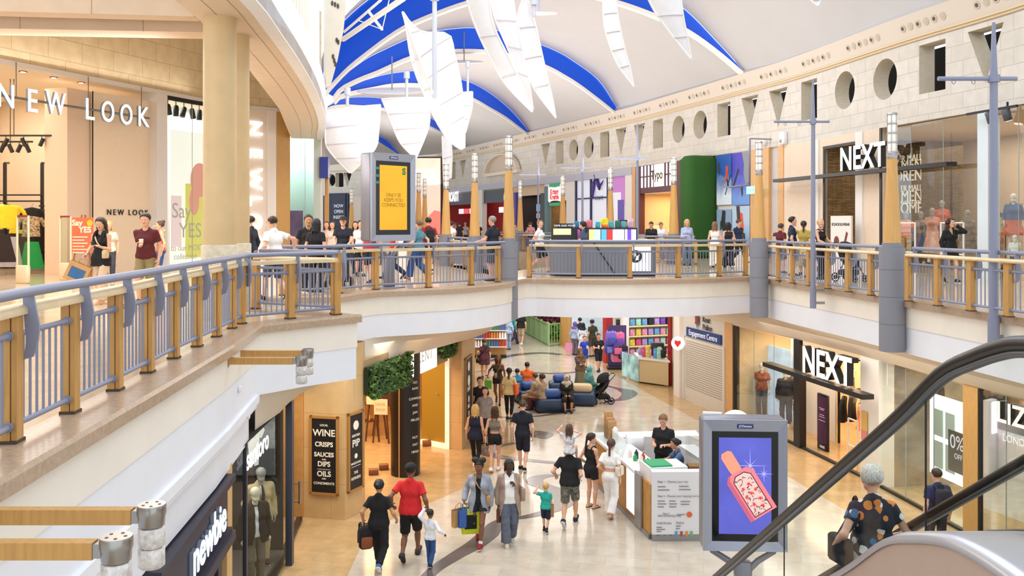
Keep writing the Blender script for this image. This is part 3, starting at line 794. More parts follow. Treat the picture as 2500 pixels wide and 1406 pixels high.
# hanging white sails and disc reflectors
CLOTH=mat('white_sailcloth','e9e9ee',0.85,noise=0.03,nscale=4)
CLOTHRIB=mat('sail_seam','cfcbd0',0.8)
def sail(pxL,pxR,Y,label,dy=0.0,belly=0.35,ribs=5,pole=None,dyr=None):
 """a fabric sail between a left edge and a right edge (pixel outlines from head to foot), bellied out in depth"""
 n=22;dyr=dy if dyr is None else dyr
 def line(px,d):
  P=[pt(x,y,Y+d*(i/max(1,len(px)-1))) for i,(x,y) in enumerate(px)]
  return re3(P,n)
 A,B=line(pxL,dy),line(pxR,dyr)
 rows=[];k=10
 for i in range(n):
  r=[]
  for j in range(k+1):
   s=j/k;q=A[i].lerp(B[i],s)
   wdt=(B[i]-A[i]).length
   q=q+Vector((0,-min(belly,wdt*0.1)*4*s*(1-s),0));r.append(q)
  rows.append(r)
 c=sum((q for r in rows for q in r),Vector())/(n*(k+1))
 top=max(q.z for r in rows for q in r)
 e=empty('hanging_sail',(c.x,c.y,min(q.z for r in rows for q in r)),label,'sail','white fabric sails hung under the vault')
 m=MB();m.grid([[tuple(q) for q in r] for r in rows],0,True);m.grid([[tuple(q+Vector((0,0.012,0))) for q in r] for r in rows],0,True,True)
 m.build('cloth',CLOTH,e,world=True)
 for q in range(1,ribs+1):
  i=int(q*(n-1)/(ribs+1));m=MB();m.tube([tuple(v-Vector((0,0.012,0))) for v in rows[i]],0.018,5);m.build('batten',CLOTHRIB,e,world=True)
 m=MB();m.tube([tuple(r[0]) for r in rows],0.03,6);m.tube([tuple(r[-1]) for r in rows],0.03,6);m.tube([tuple(v) for v in rows[0]],0.03,6)
 m.build('edge_spar',mat('sail_spar','f0eff0',0.5),e,world=True)
 if pole:
  x0,y0,x1,y1,r=pole
  a,b=pt(x0,y0,Y-0.1),pt(x1,y1,Y-0.1)
  m=MB();m.tube([tuple(a),tuple(b)],r,8);m.lathe([(r*2,-0.25),(r*2,0)],tuple(a),10);m.build('hanger_pole',mat('pale_steel','c4c8d4',0.4),e,world=True)
 return e
def Z(l):return[(780+x/3.125,y/3.125) for x,y in l]
sail(Z([(632,92),(660,200),(690,400),(740,580),(800,720),(900,940),(1000,1080),(1085,1140)]),Z([(640,95),(700,180),(790,245),(985,262),(1030,420),(1080,640),(1105,900),(1105,1130)]),27,'large twisted white sail pierced by a pole, centre of the hall',1.0,0.5,5,(1061,-20,1061,240,0.07))
sail(Z([(665,205),(720,430),(800,700),(930,950),(1085,1135)]),Z([(675,215),(790,520),(880,740),(960,920),(1095,1138)]),26.4,'narrow folded sail along the left edge of the twisted sail',1.0,0.15,3)
sail(Z([(475,755),(545,930),(615,1090),(730,1210)]),Z([(815,745),(838,850),(830,980),(735,1215)]),36,'shield shaped white sail with a pointed foot',0,0.5,3,(993,176,993,243,0.06))
sail(Z([(45,850),(45,980),(60,1130),(230,1320)]),Z([(465,800),(450,1000),(420,1140),(240,1322)]),33,'broad white sail left of the shield shaped one, above the yellow poster',0,0.6,3,(848,215,848,258,0.06))
sail(Z([(1092,705),(1095,820),(1108,930),(1112,1010)]),Z([(1168,700),(1165,810),(1140,915),(1114,1012)]),38,'small white sail half hidden behind the twisted sail',0,0.3,2,(1142,150,1142,224,0.05))
sail(Z([(935,1040),(940,1180),(945,1350),(948,1400)]),Z([(1000,1030),(1010,1180),(1005,1350),(1000,1360)]),40,'straight hanging white banner under the twisted sail',0,0.2,1,(1090,240,1090,331,0.05))
sail(Z([(1110,-60),(1170,150),(1280,400),(1420,640),(1620,850)]),Z([(1280,-60),(1330,200),(1440,430),(1540,640),(1625,852)]),24,'grey white sail at the left of the three long sails',1.2,0.35,2)
sail(Z([(1290,-60),(1345,150),(1450,400),(1530,620),(1600,780)]),Z([(1470,-60),(1510,200),(1560,430),(1600,640),(1630,835)]),25,'long white sail in the middle of the three long sails',1.2,0.3,3)
sail(Z([(1560,-20),(1515,120),(1540,300),(1580,520),(1650,690),(1802,895)]),Z([(1590,-20),(1650,200),(1690,380),(1740,600),(1775,740),(1803,900)]),24.5,'curved white sail at the right of the three long sails',0.8,0.35,3,(1304,-10,1304,40,0.05))
sail(Z([(2165,-40),(2170,160),(2210,330),(2280,500),(2395,655)]),Z([(2250,-40),(2290,200),(2330,380),(2370,520),(2398,660)]),26,'slender white sail hanging alone right of the three',0.6,0.25,4)
sail([(1575,-20),(1600,30),(1640,85),(1686,143)],[(1660,-20),(1668,40),(1678,90),(1688,143)],23.5,'white sail at the top edge beside the long blue crescent',0.6,0.25,2)
sail([(1972,-12),(1985,5),(1996,14)],[(2002,-12),(2001,2),(1998,14)],22,'tip of a white sail at the upper edge of the picture',0,0.05,1)
for(px,py,wx,Y,lab) in((957,226,1.55,40,'long flat disc reflector under the vault, left'),(1133,154,1.0,46,'flat disc reflector behind the twisted sail'),(1316,38,0.62,30,'flat disc reflector near the three long sails')):
 c=pt(px,py,Y)
 e=empty('ceiling_reflector',tuple(c),lab,'lamp','disc reflectors under the vault')
 m=MB();m.lathe([(0.05,0),(wx*0.9,0.03),(wx,0.07),(wx*0.9,0.1),(0.05,0.12)],seg=32,T=Matrix.Rotation(math.radians(14),4,'X'));m.build('disc',mat('reflector_white','eeecf2',0.5),e)
 m=MB();m.tube([(0,0,0.1),(0,0,1.6)],0.03,6);m.build('stem',STEEL,e)
e=empty('roof_truss',tuple(pt(838,95,36)),'white tubular roof truss crossing the blue glazing, upper left','truss')
m=MB();T0,T1=pt(838,96,36),pt(985,-4,30)
m.tube([tuple(T0),tuple(T1)],0.1,8);m.build('chord',RIM,e,world=True)
m=MB();m.tube([tuple(pt(840,78,36)),tuple(pt(930,0,33))],0.05,6);m.tube([tuple(pt(899,27,33.5)),tuple(pt(933,72,33))],0.055,6)
m.tube([tuple(pt(933,72,33)),tuple(pt(950,0,32))],0.018,5);m.tube([tuple(pt(933,72,33)),tuple(pt(875,50,34))],0.018,5);m.build('brace',RIM,e,world=True)
# people: smooth implicit bodies turned into one continuous mesh
def smin(a,b,k):
 h=np.clip(0.5+0.5*(b-a)/k,0,1)
 return b+(a-b)*h-k*h*(1-h)
class Cap:
 __slots__=('a','b','ra','rb','k','cuts','grp')
 def __init__(s,a,b,ra,rb=None,k=0.02,cuts=(),grp=0):
  s.a=np.array(a,float);s.b=np.array(b,float);s.ra=ra;s.rb=ra if rb is None else rb;s.k=k;s.cuts=cuts;s.grp=grp
 def d(s,X,Y,Z):
  ab=s.b-s.a;L2=float(ab@ab)
  px,py,pz=X-s.a[0],Y-s.a[1],Z-s.a[2]
  if L2<1e-9:
   r=np.sqrt(px*px+py*py+pz*pz)-s.ra
  else:
   t=np.clip((px*ab[0]+py*ab[1]+pz*ab[2])/L2,0,1)
   px=px-t*ab[0];py=py-t*ab[1];pz=pz-t*ab[2]
   r=np.sqrt(px*px+py*py+pz*pz)-(s.ra+t*(s.rb-s.ra))
  for c,n in s.cuts:
   r=np.maximum(r,(X-c[0])*n[0]+(Y-c[1])*n[1]+(Z-c[2])*n[2])
  return r
_CE=[(0,1),(2,3),(4,5),(6,7),(0,2),(1,3),(4,6),(5,7),(0,4),(1,5),(2,6),(3,7)]
_CO=np.array([(0,0,0),(1,0,0),(0,1,0),(1,1,0),(0,0,1),(1,0,1),(0,1,1),(1,1,1)])
def surface(fn,lo,hi,h):
 """surface nets: quads around the zero set of fn on a grid of pitch h"""
 lo=np.array(lo,float);n=np.maximum(3,np.ceil((np.array(hi)-lo)/h).astype(int)+1)
 ax=[(lo[i]+h*np.arange(n[i])).astype(np.float32) for i in range(3)]
 X,Y,Z=np.meshgrid(*ax,indexing='ij',sparse=True)
 V=fn(X,Y,Z);V=np.broadcast_to(V,tuple(n)).astype(np.float32)
 S=V<0
 c=[V[d[0]:n[0]-1+d[0],d[1]:n[1]-1+d[1],d[2]:n[2]-1+d[2]] for d in _CO]
 sc=sum((q<0).astype(np.int8) for q in c)
 act=(sc>0)&(sc<8);I=np.argwhere(act)
 if len(I)==0:return[],[]
 idx=-np.ones(act.shape,np.int64);idx[act]=np.arange(len(I))
 C=np.stack([q[act] for q in c],1);P=np.zeros((len(I),3));W=np.zeros(len(I))
 for a,b in _CE:
  va,vb=C[:,a],C[:,b];m=(va<0)!=(vb<0)
  t=np.where(m,va/np.where(m,va-vb,1),0)
  q=_CO[a]+(_CO[b]-_CO[a])*t[:,None];P+=q*m[:,None];W+=m
 P=lo+h*(I+P/W[:,None])
 F_=[]
 for k in range(3):
  o=[1 if i==k else 0 for i in range(3)]
  A=S[:n[0]-o[0],:n[1]-o[1],:n[2]-o[2]];B=S[o[0]:,o[1]:,o[2]:]
  E=np.argwhere(A!=B);u,v=[(1,2),(2,0),(0,1)][k]
  ok=(E[:,u]>0)&(E[:,v]>0)&(E[:,u]<n[u]-1)&(E[:,v]<n[v]-1);E=E[ok]
  q=[]
  for du,dv in((0,0),(1,0),(1,1),(0,1)):
   e=E.copy();e[:,u]-=du;e[:,v]-=dv;q.append(idx[e[:,0],e[:,1],e[:,2]])
  Q=np.stack(q,1);fl=A[E[:,0],E[:,1],E[:,2]]
  Q[~fl]=Q[~fl][:,::-1];F_.append(Q)
 return P,np.concatenate(F_)
def capfield(caps,extra=None,k0=None):
 def f(X,Y,Z):
  grp={}
  for c in caps:
   d=c.d(X,Y,Z)
   grp[c.grp]=d if c.grp not in grp else smin(grp[c.grp],d,c.k if k0 is None else k0)
  r=None
  for g in sorted(grp):r=grp[g] if r is None else smin(r,grp[g],0.012)
  return extra(r,X,Y,Z) if extra else r
 return f
def bounds(caps,pad):
 P=np.array([c.a-max(c.ra,c.rb) for c in caps]+[c.b-max(c.ra,c.rb) for c in caps])
 Q=np.array([c.a+max(c.ra,c.rb) for c in caps]+[c.b+max(c.ra,c.rb) for c in caps])
 return P.min(0)-pad,Q.max(0)+pad
def meshobj(name,parts,mats,parent=None,smooth=True,extra_mb=None):
 """parts: list of (verts, faces, material index or per-face array)"""
 V=[];Fc=[];mi=[];k=0
 for v,f,m in parts:
  if len(v)==0:continue
  V.append(np.asarray(v));f=np.asarray(f);Fc+=(f+k).tolist()
  mi+=[m]*len(f) if np.isscalar(m) else list(m);k+=len(v)
 V=np.concatenate(V).tolist()
 if extra_mb is not None:
  V+=[tuple(q) for q in extra_mb.v];Fc+=[tuple(i+k for i in f) for f in extra_mb.f];mi+=extra_mb.m
 me=bpy.data.meshes.new(name);me.from_pydata(V,[],Fc)
 for m in mats:me.materials.append(m)
 me.polygons.foreach_set('material_index',[int(q) for q in mi]);me.polygons.foreach_set('use_smooth',[smooth]*len(Fc))
 me.update();o=bpy.data.objects.new(name,me);COL.objects.link(o)
 if parent is not None:o.parent=parent
 return o
def rotv(v,axis,deg):
 return np.array(Matrix.Rotation(math.radians(deg),3,axis)@Vector(v))
def ik(A,B,l1,l2,pole):
 A,B=np.array(A,float),np.array(B,float);d=B-A;L=np.linalg.norm(d)
 if L>(l1+l2)*0.995:
  B=A+d/L*(l1+l2)*0.995;d=B-A;L=np.linalg.norm(d)
 u=d/L;x=(l1*l1-l2*l2+L*L)/(2*L);hh=math.sqrt(max(0,l1*l1-x*x))
 p=np.array(pole,float);p=p-u*(p@u);p/=(np.linalg.norm(p)+1e-9)
 return A+u*x+p*hh,B
SKINS={'fair':'dba88c','tan':'c08a66','brown':'7d5238','dark':'4a2f22','pale':'e6b9a0'}
HAIRS={'black':'14100f','dbrown':'2c1d15','brown':'4e3524','lbrown':'7a5a3c','blond':'c9a566','grey':'8d8883','silver':'c9c3ba','ginger':'8a4a26'}
def hairmat(c):return mat('hair_'+c,HAIRS.get(c,c),0.55,noise=0.35,nscale=22,stretch=(3,3,0.5))
def cloth(c,n=0.06):return mat('cloth_'+c+('_%d'%int(n*100) if n!=0.06 else ''),c,0.85,noise=n,nscale=9)
def person(label,x,y,z,face,H=1.72,sex='m',skin='fair',hair=('short','brown'),wear=(),shoes=('shoe','2a2a2c'),arms=None,legs='stand',lean=0.0,headrot=(0,0),fat=0.94,child=False,lod=0,group=None,name='person',category='person',pelvis=None,mann=None,twist=0.0,shoe_m=None):
 """face: heading in degrees, 0 looks away from the camera (+Y), 180 looks at it, 90 looks to -X (left)"""
 s=H/1.75;HS=1.0
 if child:HS=1.12+(1.2-H)*0.35 if H<1.3 else 1.08
 sw=0.182 if sex=='m' else 0.16
 hw=0.088 if sex=='m' else 0.092
 if child:sw*=0.92
 # joints in a 1.75 m frame, facing +Y
 LU,LL=0.43,0.415;AU,AL=0.285,0.25
 pose=legs if isinstance(legs,dict) else{'stand':dict(L=(-0.09,0.0,0.075),R=(0.09,0.02,0.075)),'relaxed':dict(L=(-0.1,-0.03,0.075),R=(0.12,0.1,0.075)),'walk':dict(L=(-0.07,0.27,0.085,12),R=(0.07,-0.3,0.19,-42)),'walk2':dict(L=(-0.07,-0.3,0.19,-42),R=(0.07,0.27,0.085,12)),'step':dict(L=(-0.07,0.14,0.076,0),R=(0.07,-0.2,0.12,-22)),'step2':dict(L=(-0.07,-0.2,0.12,-22),R=(0.07,0.14,0.076,0)),'run':dict(L=(-0.06,0.35,0.12,8),R=(0.06,-0.5,0.42,-65)),'sit':dict(L=(-0.11,0.46,0.075,0),R=(0.11,0.48,0.075,0)),}[legs]
 hz0=0.90
 if pelvis is None:
  m=9
  for sd,q in(('L',pose['L']),('R',pose['R'])):
   hx=-hw if sd=='L' else hw
   dd=math.hypot(q[0]-hx,q[1]);m=min(m,q[2]+math.sqrt(max(0.01,(0.992*(LU+LL))**2-dd*dd)))
  hz=min(hz0+0.02,m)
 else:hz=pelvis
 pel=np.array([0,0,hz+0.03])
 tm=Matrix.Rotation(math.radians(twist),3,'Z')@Matrix.Rotation(-math.radians(lean),3,'X')
 T=lambda p:pel+np.array(tm@Vector((p[0],p[1],p[2]-0.95)))
 neck0,neck1=T((0,-0.01,1.44)),T((0,0.008,1.535))
 hr=Matrix.Rotation(math.radians(headrot[0]),3,'Z')@Matrix.Rotation(-math.radians(headrot[1]+lean*0.25),3,'X')
 hc=neck1+np.array(tm@Vector((0,0.012,0.095*HS)))
 shL,shR=T((-sw,-0.01,1.385)),T((sw,-0.01,1.385))
 arms=arms or{}
 J={}
 for sd,sh,sg in(('L',shL,-1),('R',shR,1)):
  tgt=arms.get(sd,'hang')
  if isinstance(tgt,str):
   o={'hang':(0.07,0.02,-0.505),'fwd':(0.05,0.24,-0.43),'back':(0.07,-0.22,-0.45),'fwd2':(0.03,0.33,-0.3),'hip':(0.0,0.06,-0.38),'phone':(-0.06,0.27,-0.2),'hold':(-0.06,0.26,-0.24),'pram':(0.0,0.36,-0.33),'lap':(-0.07,0.27,-0.32),'ear':(0.02,0.08,0.16),'up':(0.1,0.1,0.45),'out':(0.4,0.1,-0.25),'strap':(-0.07,0.13,-0.12),'cross':(-0.2,0.2,-0.22),'reach':(0.02,0.48,-0.12),'handup':(0.14,0.05,0.2),'face':(-0.08,0.18,0.1)}[tgt]
   tg=sh+np.array(tm@Vector((o[0]*sg,o[1],o[2])))
  else:tg=np.array(tgt,float)
  pole=arms.get('pole'+sd,(sg*0.5,-1.0,-0.35))
  el,wr=ik(sh,tg,AU,AL,pole);J['el'+sd],J['wr'+sd]=el,wr
 for sd,sg in(('L',-1),('R',1)):
  q=pose[sd];hp=np.array([sg*hw,0,hz]);an=np.array(q[:3],float)
  kn,an=ik(hp,an,LU,LL,(sg*0.12,1.0,0.1));J['hp'+sd],J['kn'+sd],J['an'+sd]=hp,kn,an
  J['fp'+sd]=q[3] if len(q)>3 else 0.0
  # bare body
 w=fat;fem=sex=='f'
 waist=0.075 if fem and not child else 0.085
 def torso(inf=0.0,k=0.05):
  c=[Cap(T((-0.07,-0.005,0.945)),T((0.07,-0.005,0.945)),0.105*w+inf,k=k),Cap(T((-0.055*w,0.008,1.08)),T((0.055*w,0.008,1.08)),(waist+0.017)*w+inf,k=k),Cap(T((-0.075,0.0,1.26)),T((0.075,0.0,1.26)),0.103*(0.6+0.4*w)+inf,k=k),Cap(T((-sw+0.05,-0.012,1.365)),T((sw-0.05,-0.012,1.365)),0.058+inf,k=k),Cap(T((-sw*0.8,-0.018,1.392)),T((-0.03,-0.018,1.452)),0.03+inf*0.6,0.036+inf*0.6,k=0.03),Cap(T((sw*0.8,-0.018,1.392)),T((0.03,-0.018,1.452)),0.03+inf*0.6,0.036+inf*0.6,k=0.03)]
  if fem and not child:c+=[Cap(T((q,0.075,1.262)),T((q,0.075,1.262)),0.062+inf*0.8,k=0.04) for q in(-0.072,0.072)]
  if w>1.12:c.append(Cap(T((0,0.05,1.06)),T((0,0.05,1.1)),0.1*w+inf,k=k))
  c+=[Cap(T((q,-0.055,0.915)),T((q,-0.055,0.915)),0.078*w+inf,k=0.05) for q in(-0.06,0.06)]
  return c
 wl=0.5+0.5*w
 def leg(sd,i1=0.0,i2=0.0,i3=0.0,g=0,cuts=(),kcut=None,upper=True,lower=True):
  hp,kn,an=J['hp'+sd],J['kn'+sd],J['an'+sd];c=[]
  calf=kn+(an-kn)*0.28;fw=np.array([0,-0.012,0])
  if upper:c.append(Cap(hp+[0,0,-0.01],kn,0.083*wl+i1,0.054*wl+i2,k=0.03,cuts=cuts,grp=g))
  if lower:
   c.append(Cap(kn,an,0.05*wl+i2,0.034+i3,k=0.03,cuts=cuts,grp=g))
   c.append(Cap(calf+fw,kn+(an-kn)*0.5+fw,0.05*wl+i2*0.6,0.042*wl+(i2+i3)*0.3,k=0.03,cuts=cuts,grp=g))
  return c
 def arm(sd,i1=0.0,i2=0.0,i3=0.0,cuts=(),fore=True,g=0):
  sh=shL if sd=='L' else shR;el,wr=J['el'+sd],J['wr'+sd];sc=0.9 if fem else 1.0
  if child:sc*=1.05
  c=[Cap(sh,sh+(el-sh)*0.15,0.046*sc+i1*0.7,0.046*sc+i1*0.7,k=0.03,cuts=cuts,grp=g),Cap(sh,el,0.047*sc+i1,0.038*sc+i2,k=0.03,cuts=cuts,grp=g)]
  if fore:
   c.append(Cap(el,el+(wr-el)*0.4,0.039*sc+i2,0.037*sc+i2,k=0.02,cuts=cuts,grp=g));c.append(Cap(el,wr,0.037*sc+i2,0.025*sc+i3,k=0.02,cuts=cuts,grp=g))
  return c
 hb=(0.0105,0.0125,0.016)[lod]/s**0.3
 caps=torso()+leg('L',g=0)+leg('R',g=1)+arm('L')+arm('R')
 caps.append(Cap(neck0-[0,0,0.04],neck1,0.052 if sex=='m' else 0.045,0.05 if sex=='m' else 0.042,k=0.03))
 for sd in 'LR':
  an=J['an'+sd];f=rotv((0,1,0),'X',J['fp'+sd]);dn=rotv((0,0,-1),'X',J['fp'+sd])
  heel=an-f*0.03+dn*0.04;toe=an+f*0.15+dn*0.048
  caps+=[Cap(an,heel,0.034,0.034,k=0.02,grp=0 if sd=='L' else 1),Cap(heel,toe,0.033,0.026,k=0.02,grp=0 if sd=='L' else 1)]
  J['f'+sd],J['d'+sd],J['heel'+sd],J['toe'+sd]=f,dn,heel,toe
 parts=[]
 lo,hi=bounds(caps,0.03)
 v,f=surface(capfield(caps),lo,hi,hb);parts.append((v,f,0))
 # head (finer)
 Hm=np.array(hr);hp_=lambda p:hc+Hm@(np.array(p,float)*HS)
 def hcap(a,b,ra,rb=None,k=0.02):return Cap(hp_(a),hp_(b),ra*HS,None if rb is None else rb*HS,k=k*HS)
 jaw=1.0 if sex=='m' and not child else 0.9
 hcaps=[hcap((0,-0.022,0.035),(0,0.012,0.04),0.084),hcap((0,0.025,0.0),(0,0.03,-0.05),0.062,0.052*jaw,k=0.04),hcap((-0.012,0.06,-0.092),(0.012,0.06,-0.092),0.024*jaw,k=0.04),hcap((-0.04,0.0,-0.055),(-0.02,0.045,-0.085),0.03,0.025,k=0.03),hcap((0.04,0.0,-0.055),(0.02,0.045,-0.085),0.03,0.025,k=0.03)]
 if mann!='plain':
  hcaps+=[hcap((0,0.09,0.008),(0,0.108,-0.022),0.008,0.0135,k=0.012),hcap((-0.011,0.098,-0.026),(0.011,0.098,-0.026),0.009,k=0.01),hcap((-0.034,0.078,0.028),(0.034,0.078,0.028),0.011,k=0.015),hcap((-0.016,0.09,-0.055),(0.016,0.09,-0.055),0.0085,k=0.01),hcap((-0.045,0.055,-0.018),(-0.045,0.05,-0.028),0.024,k=0.03),hcap((0.045,0.055,-0.018),(0.045,0.05,-0.028),0.024,k=0.03),hcap((-0.083,-0.012,0.012),(-0.08,-0.004,-0.022),0.013,0.009,k=0.008),hcap((0.083,-0.012,0.012),(0.08,-0.004,-0.022),0.013,0.009,k=0.008)]
 hcaps.append(Cap(neck0,neck1-[0,0,0.0],0.05 if sex=='m' else 0.043,0.048 if sex=='m' else 0.041,k=0.03))
 sock=[hp_((q,0.102,0.008)) for q in(-0.032,0.032)]
 def hext(r,X,Y,Z):
  if mann=='plain':return r
  for c in sock:
   d=np.sqrt((X-c[0])**2+(Y-c[1])**2+(Z-c[2])**2)-0.019*HS
   r=-smin(-r,d,0.012)
  return r
 lo,hi=bounds(hcaps,0.02)
 v,f=surface(capfield(hcaps,hext),lo,hi,(0.0062,0.008,0.011)[lod])
 lipc=hp_((0,0.098,-0.055));fc=v[f].mean(1);dl=(fc-lipc)@Hm
 lipm=((np.abs(dl[:,0])<0.021*HS)&(np.abs(dl[:,2])<0.0075*HS)&(dl[:,1]>-0.014)).astype(int) if mann is None else 0
 parts.append((v,f,lipm))
 # hands with five fingers
 hs=(0.0052,0.0062,0.008)[lod]
 for sd,sg in(('L',-1),('R',1)):
  el,wr=J['el'+sd],J['wr'+sd];d=wr-el;d/=np.linalg.norm(d)
  curl=arms.get('curl'+sd,22 if arms.get(sd,'hang') in('hang','fwd','back') else 42)
  pn=np.array(arms.get('palm'+sd,(-sg,0.0,0.0) if abs(d[2])>0.6 else(0,0,-1.0)),float);pn=pn-d*(pn@d);pn/=np.linalg.norm(pn)+1e-9
  sdv=np.cross(d,pn)
  th=sdv if(sdv@np.array([0,1,0.3]))>0 else-sdv
  if abs(d[2])<=0.6:th=-np.cross(d,pn)*sg if abs(pn[2])>0.5 else np.array([0,0,1.0])-d*d[2]
  th=th/(np.linalg.norm(th)+1e-9);bone=0.93 if fem else 1.0
  hcp=[Cap(wr-d*0.03,wr+d*0.01,0.024*bone,0.024*bone,k=0.012)]
  for o_ in(-0.026,-0.008,0.01,0.026):hcp.append(Cap(wr+d*0.012+th*o_*0.7,wr+d*0.085*bone+th*o_,0.0155,0.012,k=0.01))
  for o_,ln in((0.03,0.072),(0.01,0.08),(-0.01,0.075),(-0.029,0.058)):
   p=wr+d*0.088*bone+th*o_;q=d.copy();c_=curl*(1.0 if ln>0.06 else 1.15)
   for fr,rr in((0.45,0.0092),(0.32,0.0083),(0.23,0.0074)):
    a=math.radians(c_);q=q*math.cos(a)+pn*math.sin(a);q/=np.linalg.norm(q)
    hcp.append(Cap(p,p+q*ln*fr*bone,rr,rr*0.93,k=0.004));p=p+q*ln*fr*bone
  p=wr+d*0.03+th*0.024;q=d*0.62+th*0.72+pn*0.3;q/=np.linalg.norm(q)
  hcp.append(Cap(p,p+q*0.045,0.014,0.011,k=0.01));p=p+q*0.045;q=q*0.8+d*0.4+pn*0.3;q/=np.linalg.norm(q)
  hcp.append(Cap(p,p+q*0.03,0.0105,0.009,k=0.005))
  lo,hi=bounds(hcp,0.012);v,f=surface(capfield(hcp),lo,hi,hs);parts.append((v,f,0))
  J['hand'+sd]=wr+d*0.09+pn*0.03;J['hd'+sd]=d
 R=Matrix.Rotation(math.radians(face),3,'Z')
 sk=SKINS.get(skin,skin)
 skm=mat('skin_'+skin,sk,0.55,noise=0.05,nscale=6) if mann is None else mat('mannequin_'+skin,sk,0.4)
 lip=mat('lips_'+skin,tuple(min(1,a*b) for a,b in zip([int(sk[i:i+2],16)/255 for i in(0,2,4)],(0.9,0.68,0.66))),0.45)
 body=meshobj(name,parts,[skm,lip])
 body.location=(x,y,z);body.rotation_euler=(0,0,math.radians(face));body.scale=(s,s,s)
 tag(body,label,category,group)
 # face details
 if mann is None and lod<2 and 62<((face+headrot[0])%360)<298:
  Tm=Matrix.Translation(Vector(hc))@hr.to_4x4()@Matrix.Scale(HS,4)
  hk=hair[1] if hair else 'brown'
  for q in(-1,1):
   mb=MB();mb.ball((q*0.032,0.0795,0.008),0.0112,10,0,Tm);mb.ball((q*0.032,0.0862,0.0075),(0.0066,0.0052,0.0062),8,1,Tm)
   mb.build('eye',[mat('eye_white','d8d0c8',0.3),mat('eye_iris','2a1c14',0.25)],body)
   mb=MB();mb.tube([tuple(Tm@Vector((q*a,b,c))) for a,b,c in((0.015,0.0905,0.029),(0.032,0.091,0.033),(0.05,0.078,0.029))],[0.0035,0.004,0.002],5)
   mb.build('eyebrow',hairmat(hk if hk!='silver' else 'grey'),body)
   # hair and headwear
 def headshape(name_,fn,m,lo=(-0.2,-0.24,-0.62),hi=(0.2,0.16,0.2),h=0.0085,mats2=None):
  g=lambda X,Y,Z:fn(X,Y,Z)
  v,f=surface(g,lo,hi,h*(1,1.15,1.5)[lod])
  if len(v)==0:return None
  v=hc+(v*HS)@Hm.T
  return meshobj(name_,[(v,f,0)],[m],body)
 def B_(X,Y,Z,c,r):return np.sqrt(((X-c[0])/r[0])**2+((Y-c[1])/r[1])**2+((Z-c[2])/r[2])**2)*min(r)-min(r)
 def strands(X,Y,Z,a=0.0035,f=95):return a*np.sin(f*np.arctan2(X,-(Y+0.3))*3+9*np.sin(Z*18))
 if hair:
  kind,hc_=hair[0],hair[1];hm=hairmat(hc_)
  front=lambda X,Y,Z,a=0.052,b=0.04:(Y-a)*0.8-(Z-b)*0.62
  if kind in('short','crop','cropped','curlytop'):
   th_={'short':0.012,'crop':0.004,'cropped':0.006,'curlytop':0.02}[kind]
   def fn(X,Y,Z):
    r=B_(X,Y,Z,(0,-0.01,0.042),(0.088+th_,0.107+th_,0.088+th_))+strands(X,Y,Z,0.0025 if kind!='curlytop' else 0.007,120 if kind!='curlytop' else 60)
    r=np.maximum(r,front(X,Y,Z,0.05,0.045));r=np.maximum(r,-(Z+0.045+(Y+0.03)*0.5));return r
   headshape('hair',fn,hm,lo=(-0.14,-0.16,-0.1),hi=(0.14,0.13,0.18))
  elif kind in('long','longwavy','verylong','bob','pony','highpony','bun','braids','puffs','updo','curly'):
   L={'long':-0.24,'longwavy':-0.3,'verylong':-0.42,'bob':-0.1,'curly':-0.3}.get(kind)
   wv={'longwavy':0.011,'curly':0.016}.get(kind,0.004)
   def fn(X,Y,Z):
    r=B_(X,Y,Z,(0,-0.012,0.04),(0.098,0.118,0.1))
    if L is not None:
     wd=0.075 if kind!='curly' else 0.1
     back=Cap((-wd*0.55,-0.062,0.0),(-wd*0.5,-0.085,L),0.058,0.034);b2=Cap((wd*0.55,-0.062,0.0),(wd*0.5,-0.085,L),0.058,0.034);b3=Cap((0,-0.07,0.0),(0,-0.1,L-0.03),0.055,0.036)
     for q in(back,b2,b3):r=smin(r,q.d(X,Y,Z),0.03)
     for q in(-1,1):
      r=smin(r,Cap((q*0.085,-0.005,0.0),(q*0.088,-0.01 if L<-0.15 else 0.0,max(L,-0.2)),0.026,0.02).d(X,Y,Z),0.02)
    r=r+wv*np.sin(70*np.arctan2(X,-(Y+0.35))+5*np.sin(Z*25))+wv*0.4*np.sin(Z*60+X*40)
    r=np.maximum(r,np.minimum(front(X,Y,Z,0.055,0.05),np.maximum(0.062-np.abs(X),Y-0.06)) if L is not None else front(X,Y,Z,0.055,0.05))
    if L is None:r=np.maximum(r,-(Z+0.055+(Y+0.03)*0.4))
    add=[]
    if kind=='pony':add=[Cap((0,-0.11,0.03),(0,-0.13,-0.22),0.03,0.022)]
    if kind=='highpony':add=[Cap((0,-0.1,0.1),(0,-0.155,0.07),0.026,0.03),Cap((0,-0.155,0.07),(0,-0.15,-0.2),0.03,0.018)]
    if kind=='bun':add=[Cap((0,-0.1,0.115),(0,-0.1,0.115),0.048)]
    if kind=='updo':add=[Cap((0,-0.125,0.04),(0,-0.125,0.02),0.045)]
    if kind=='puffs':add=[Cap((-0.06,-0.02,0.13),(-0.085,-0.02,0.14),0.062),Cap((0.06,-0.02,0.13),(0.085,-0.02,0.14),0.062)]
    if kind=='braids':add=[Cap((-0.05,-0.1,0.0),(-0.055,-0.12,-0.26),0.022,0.014),Cap((0.05,-0.1,0.0),(0.055,-0.12,-0.26),0.022,0.014)]
    for q in add:r=smin(r,q.d(X,Y,Z)+0.003*np.sin(X*200)*np.sin(Y*200+Z*150),0.02)
    return r
   headshape('hair',fn,hm)
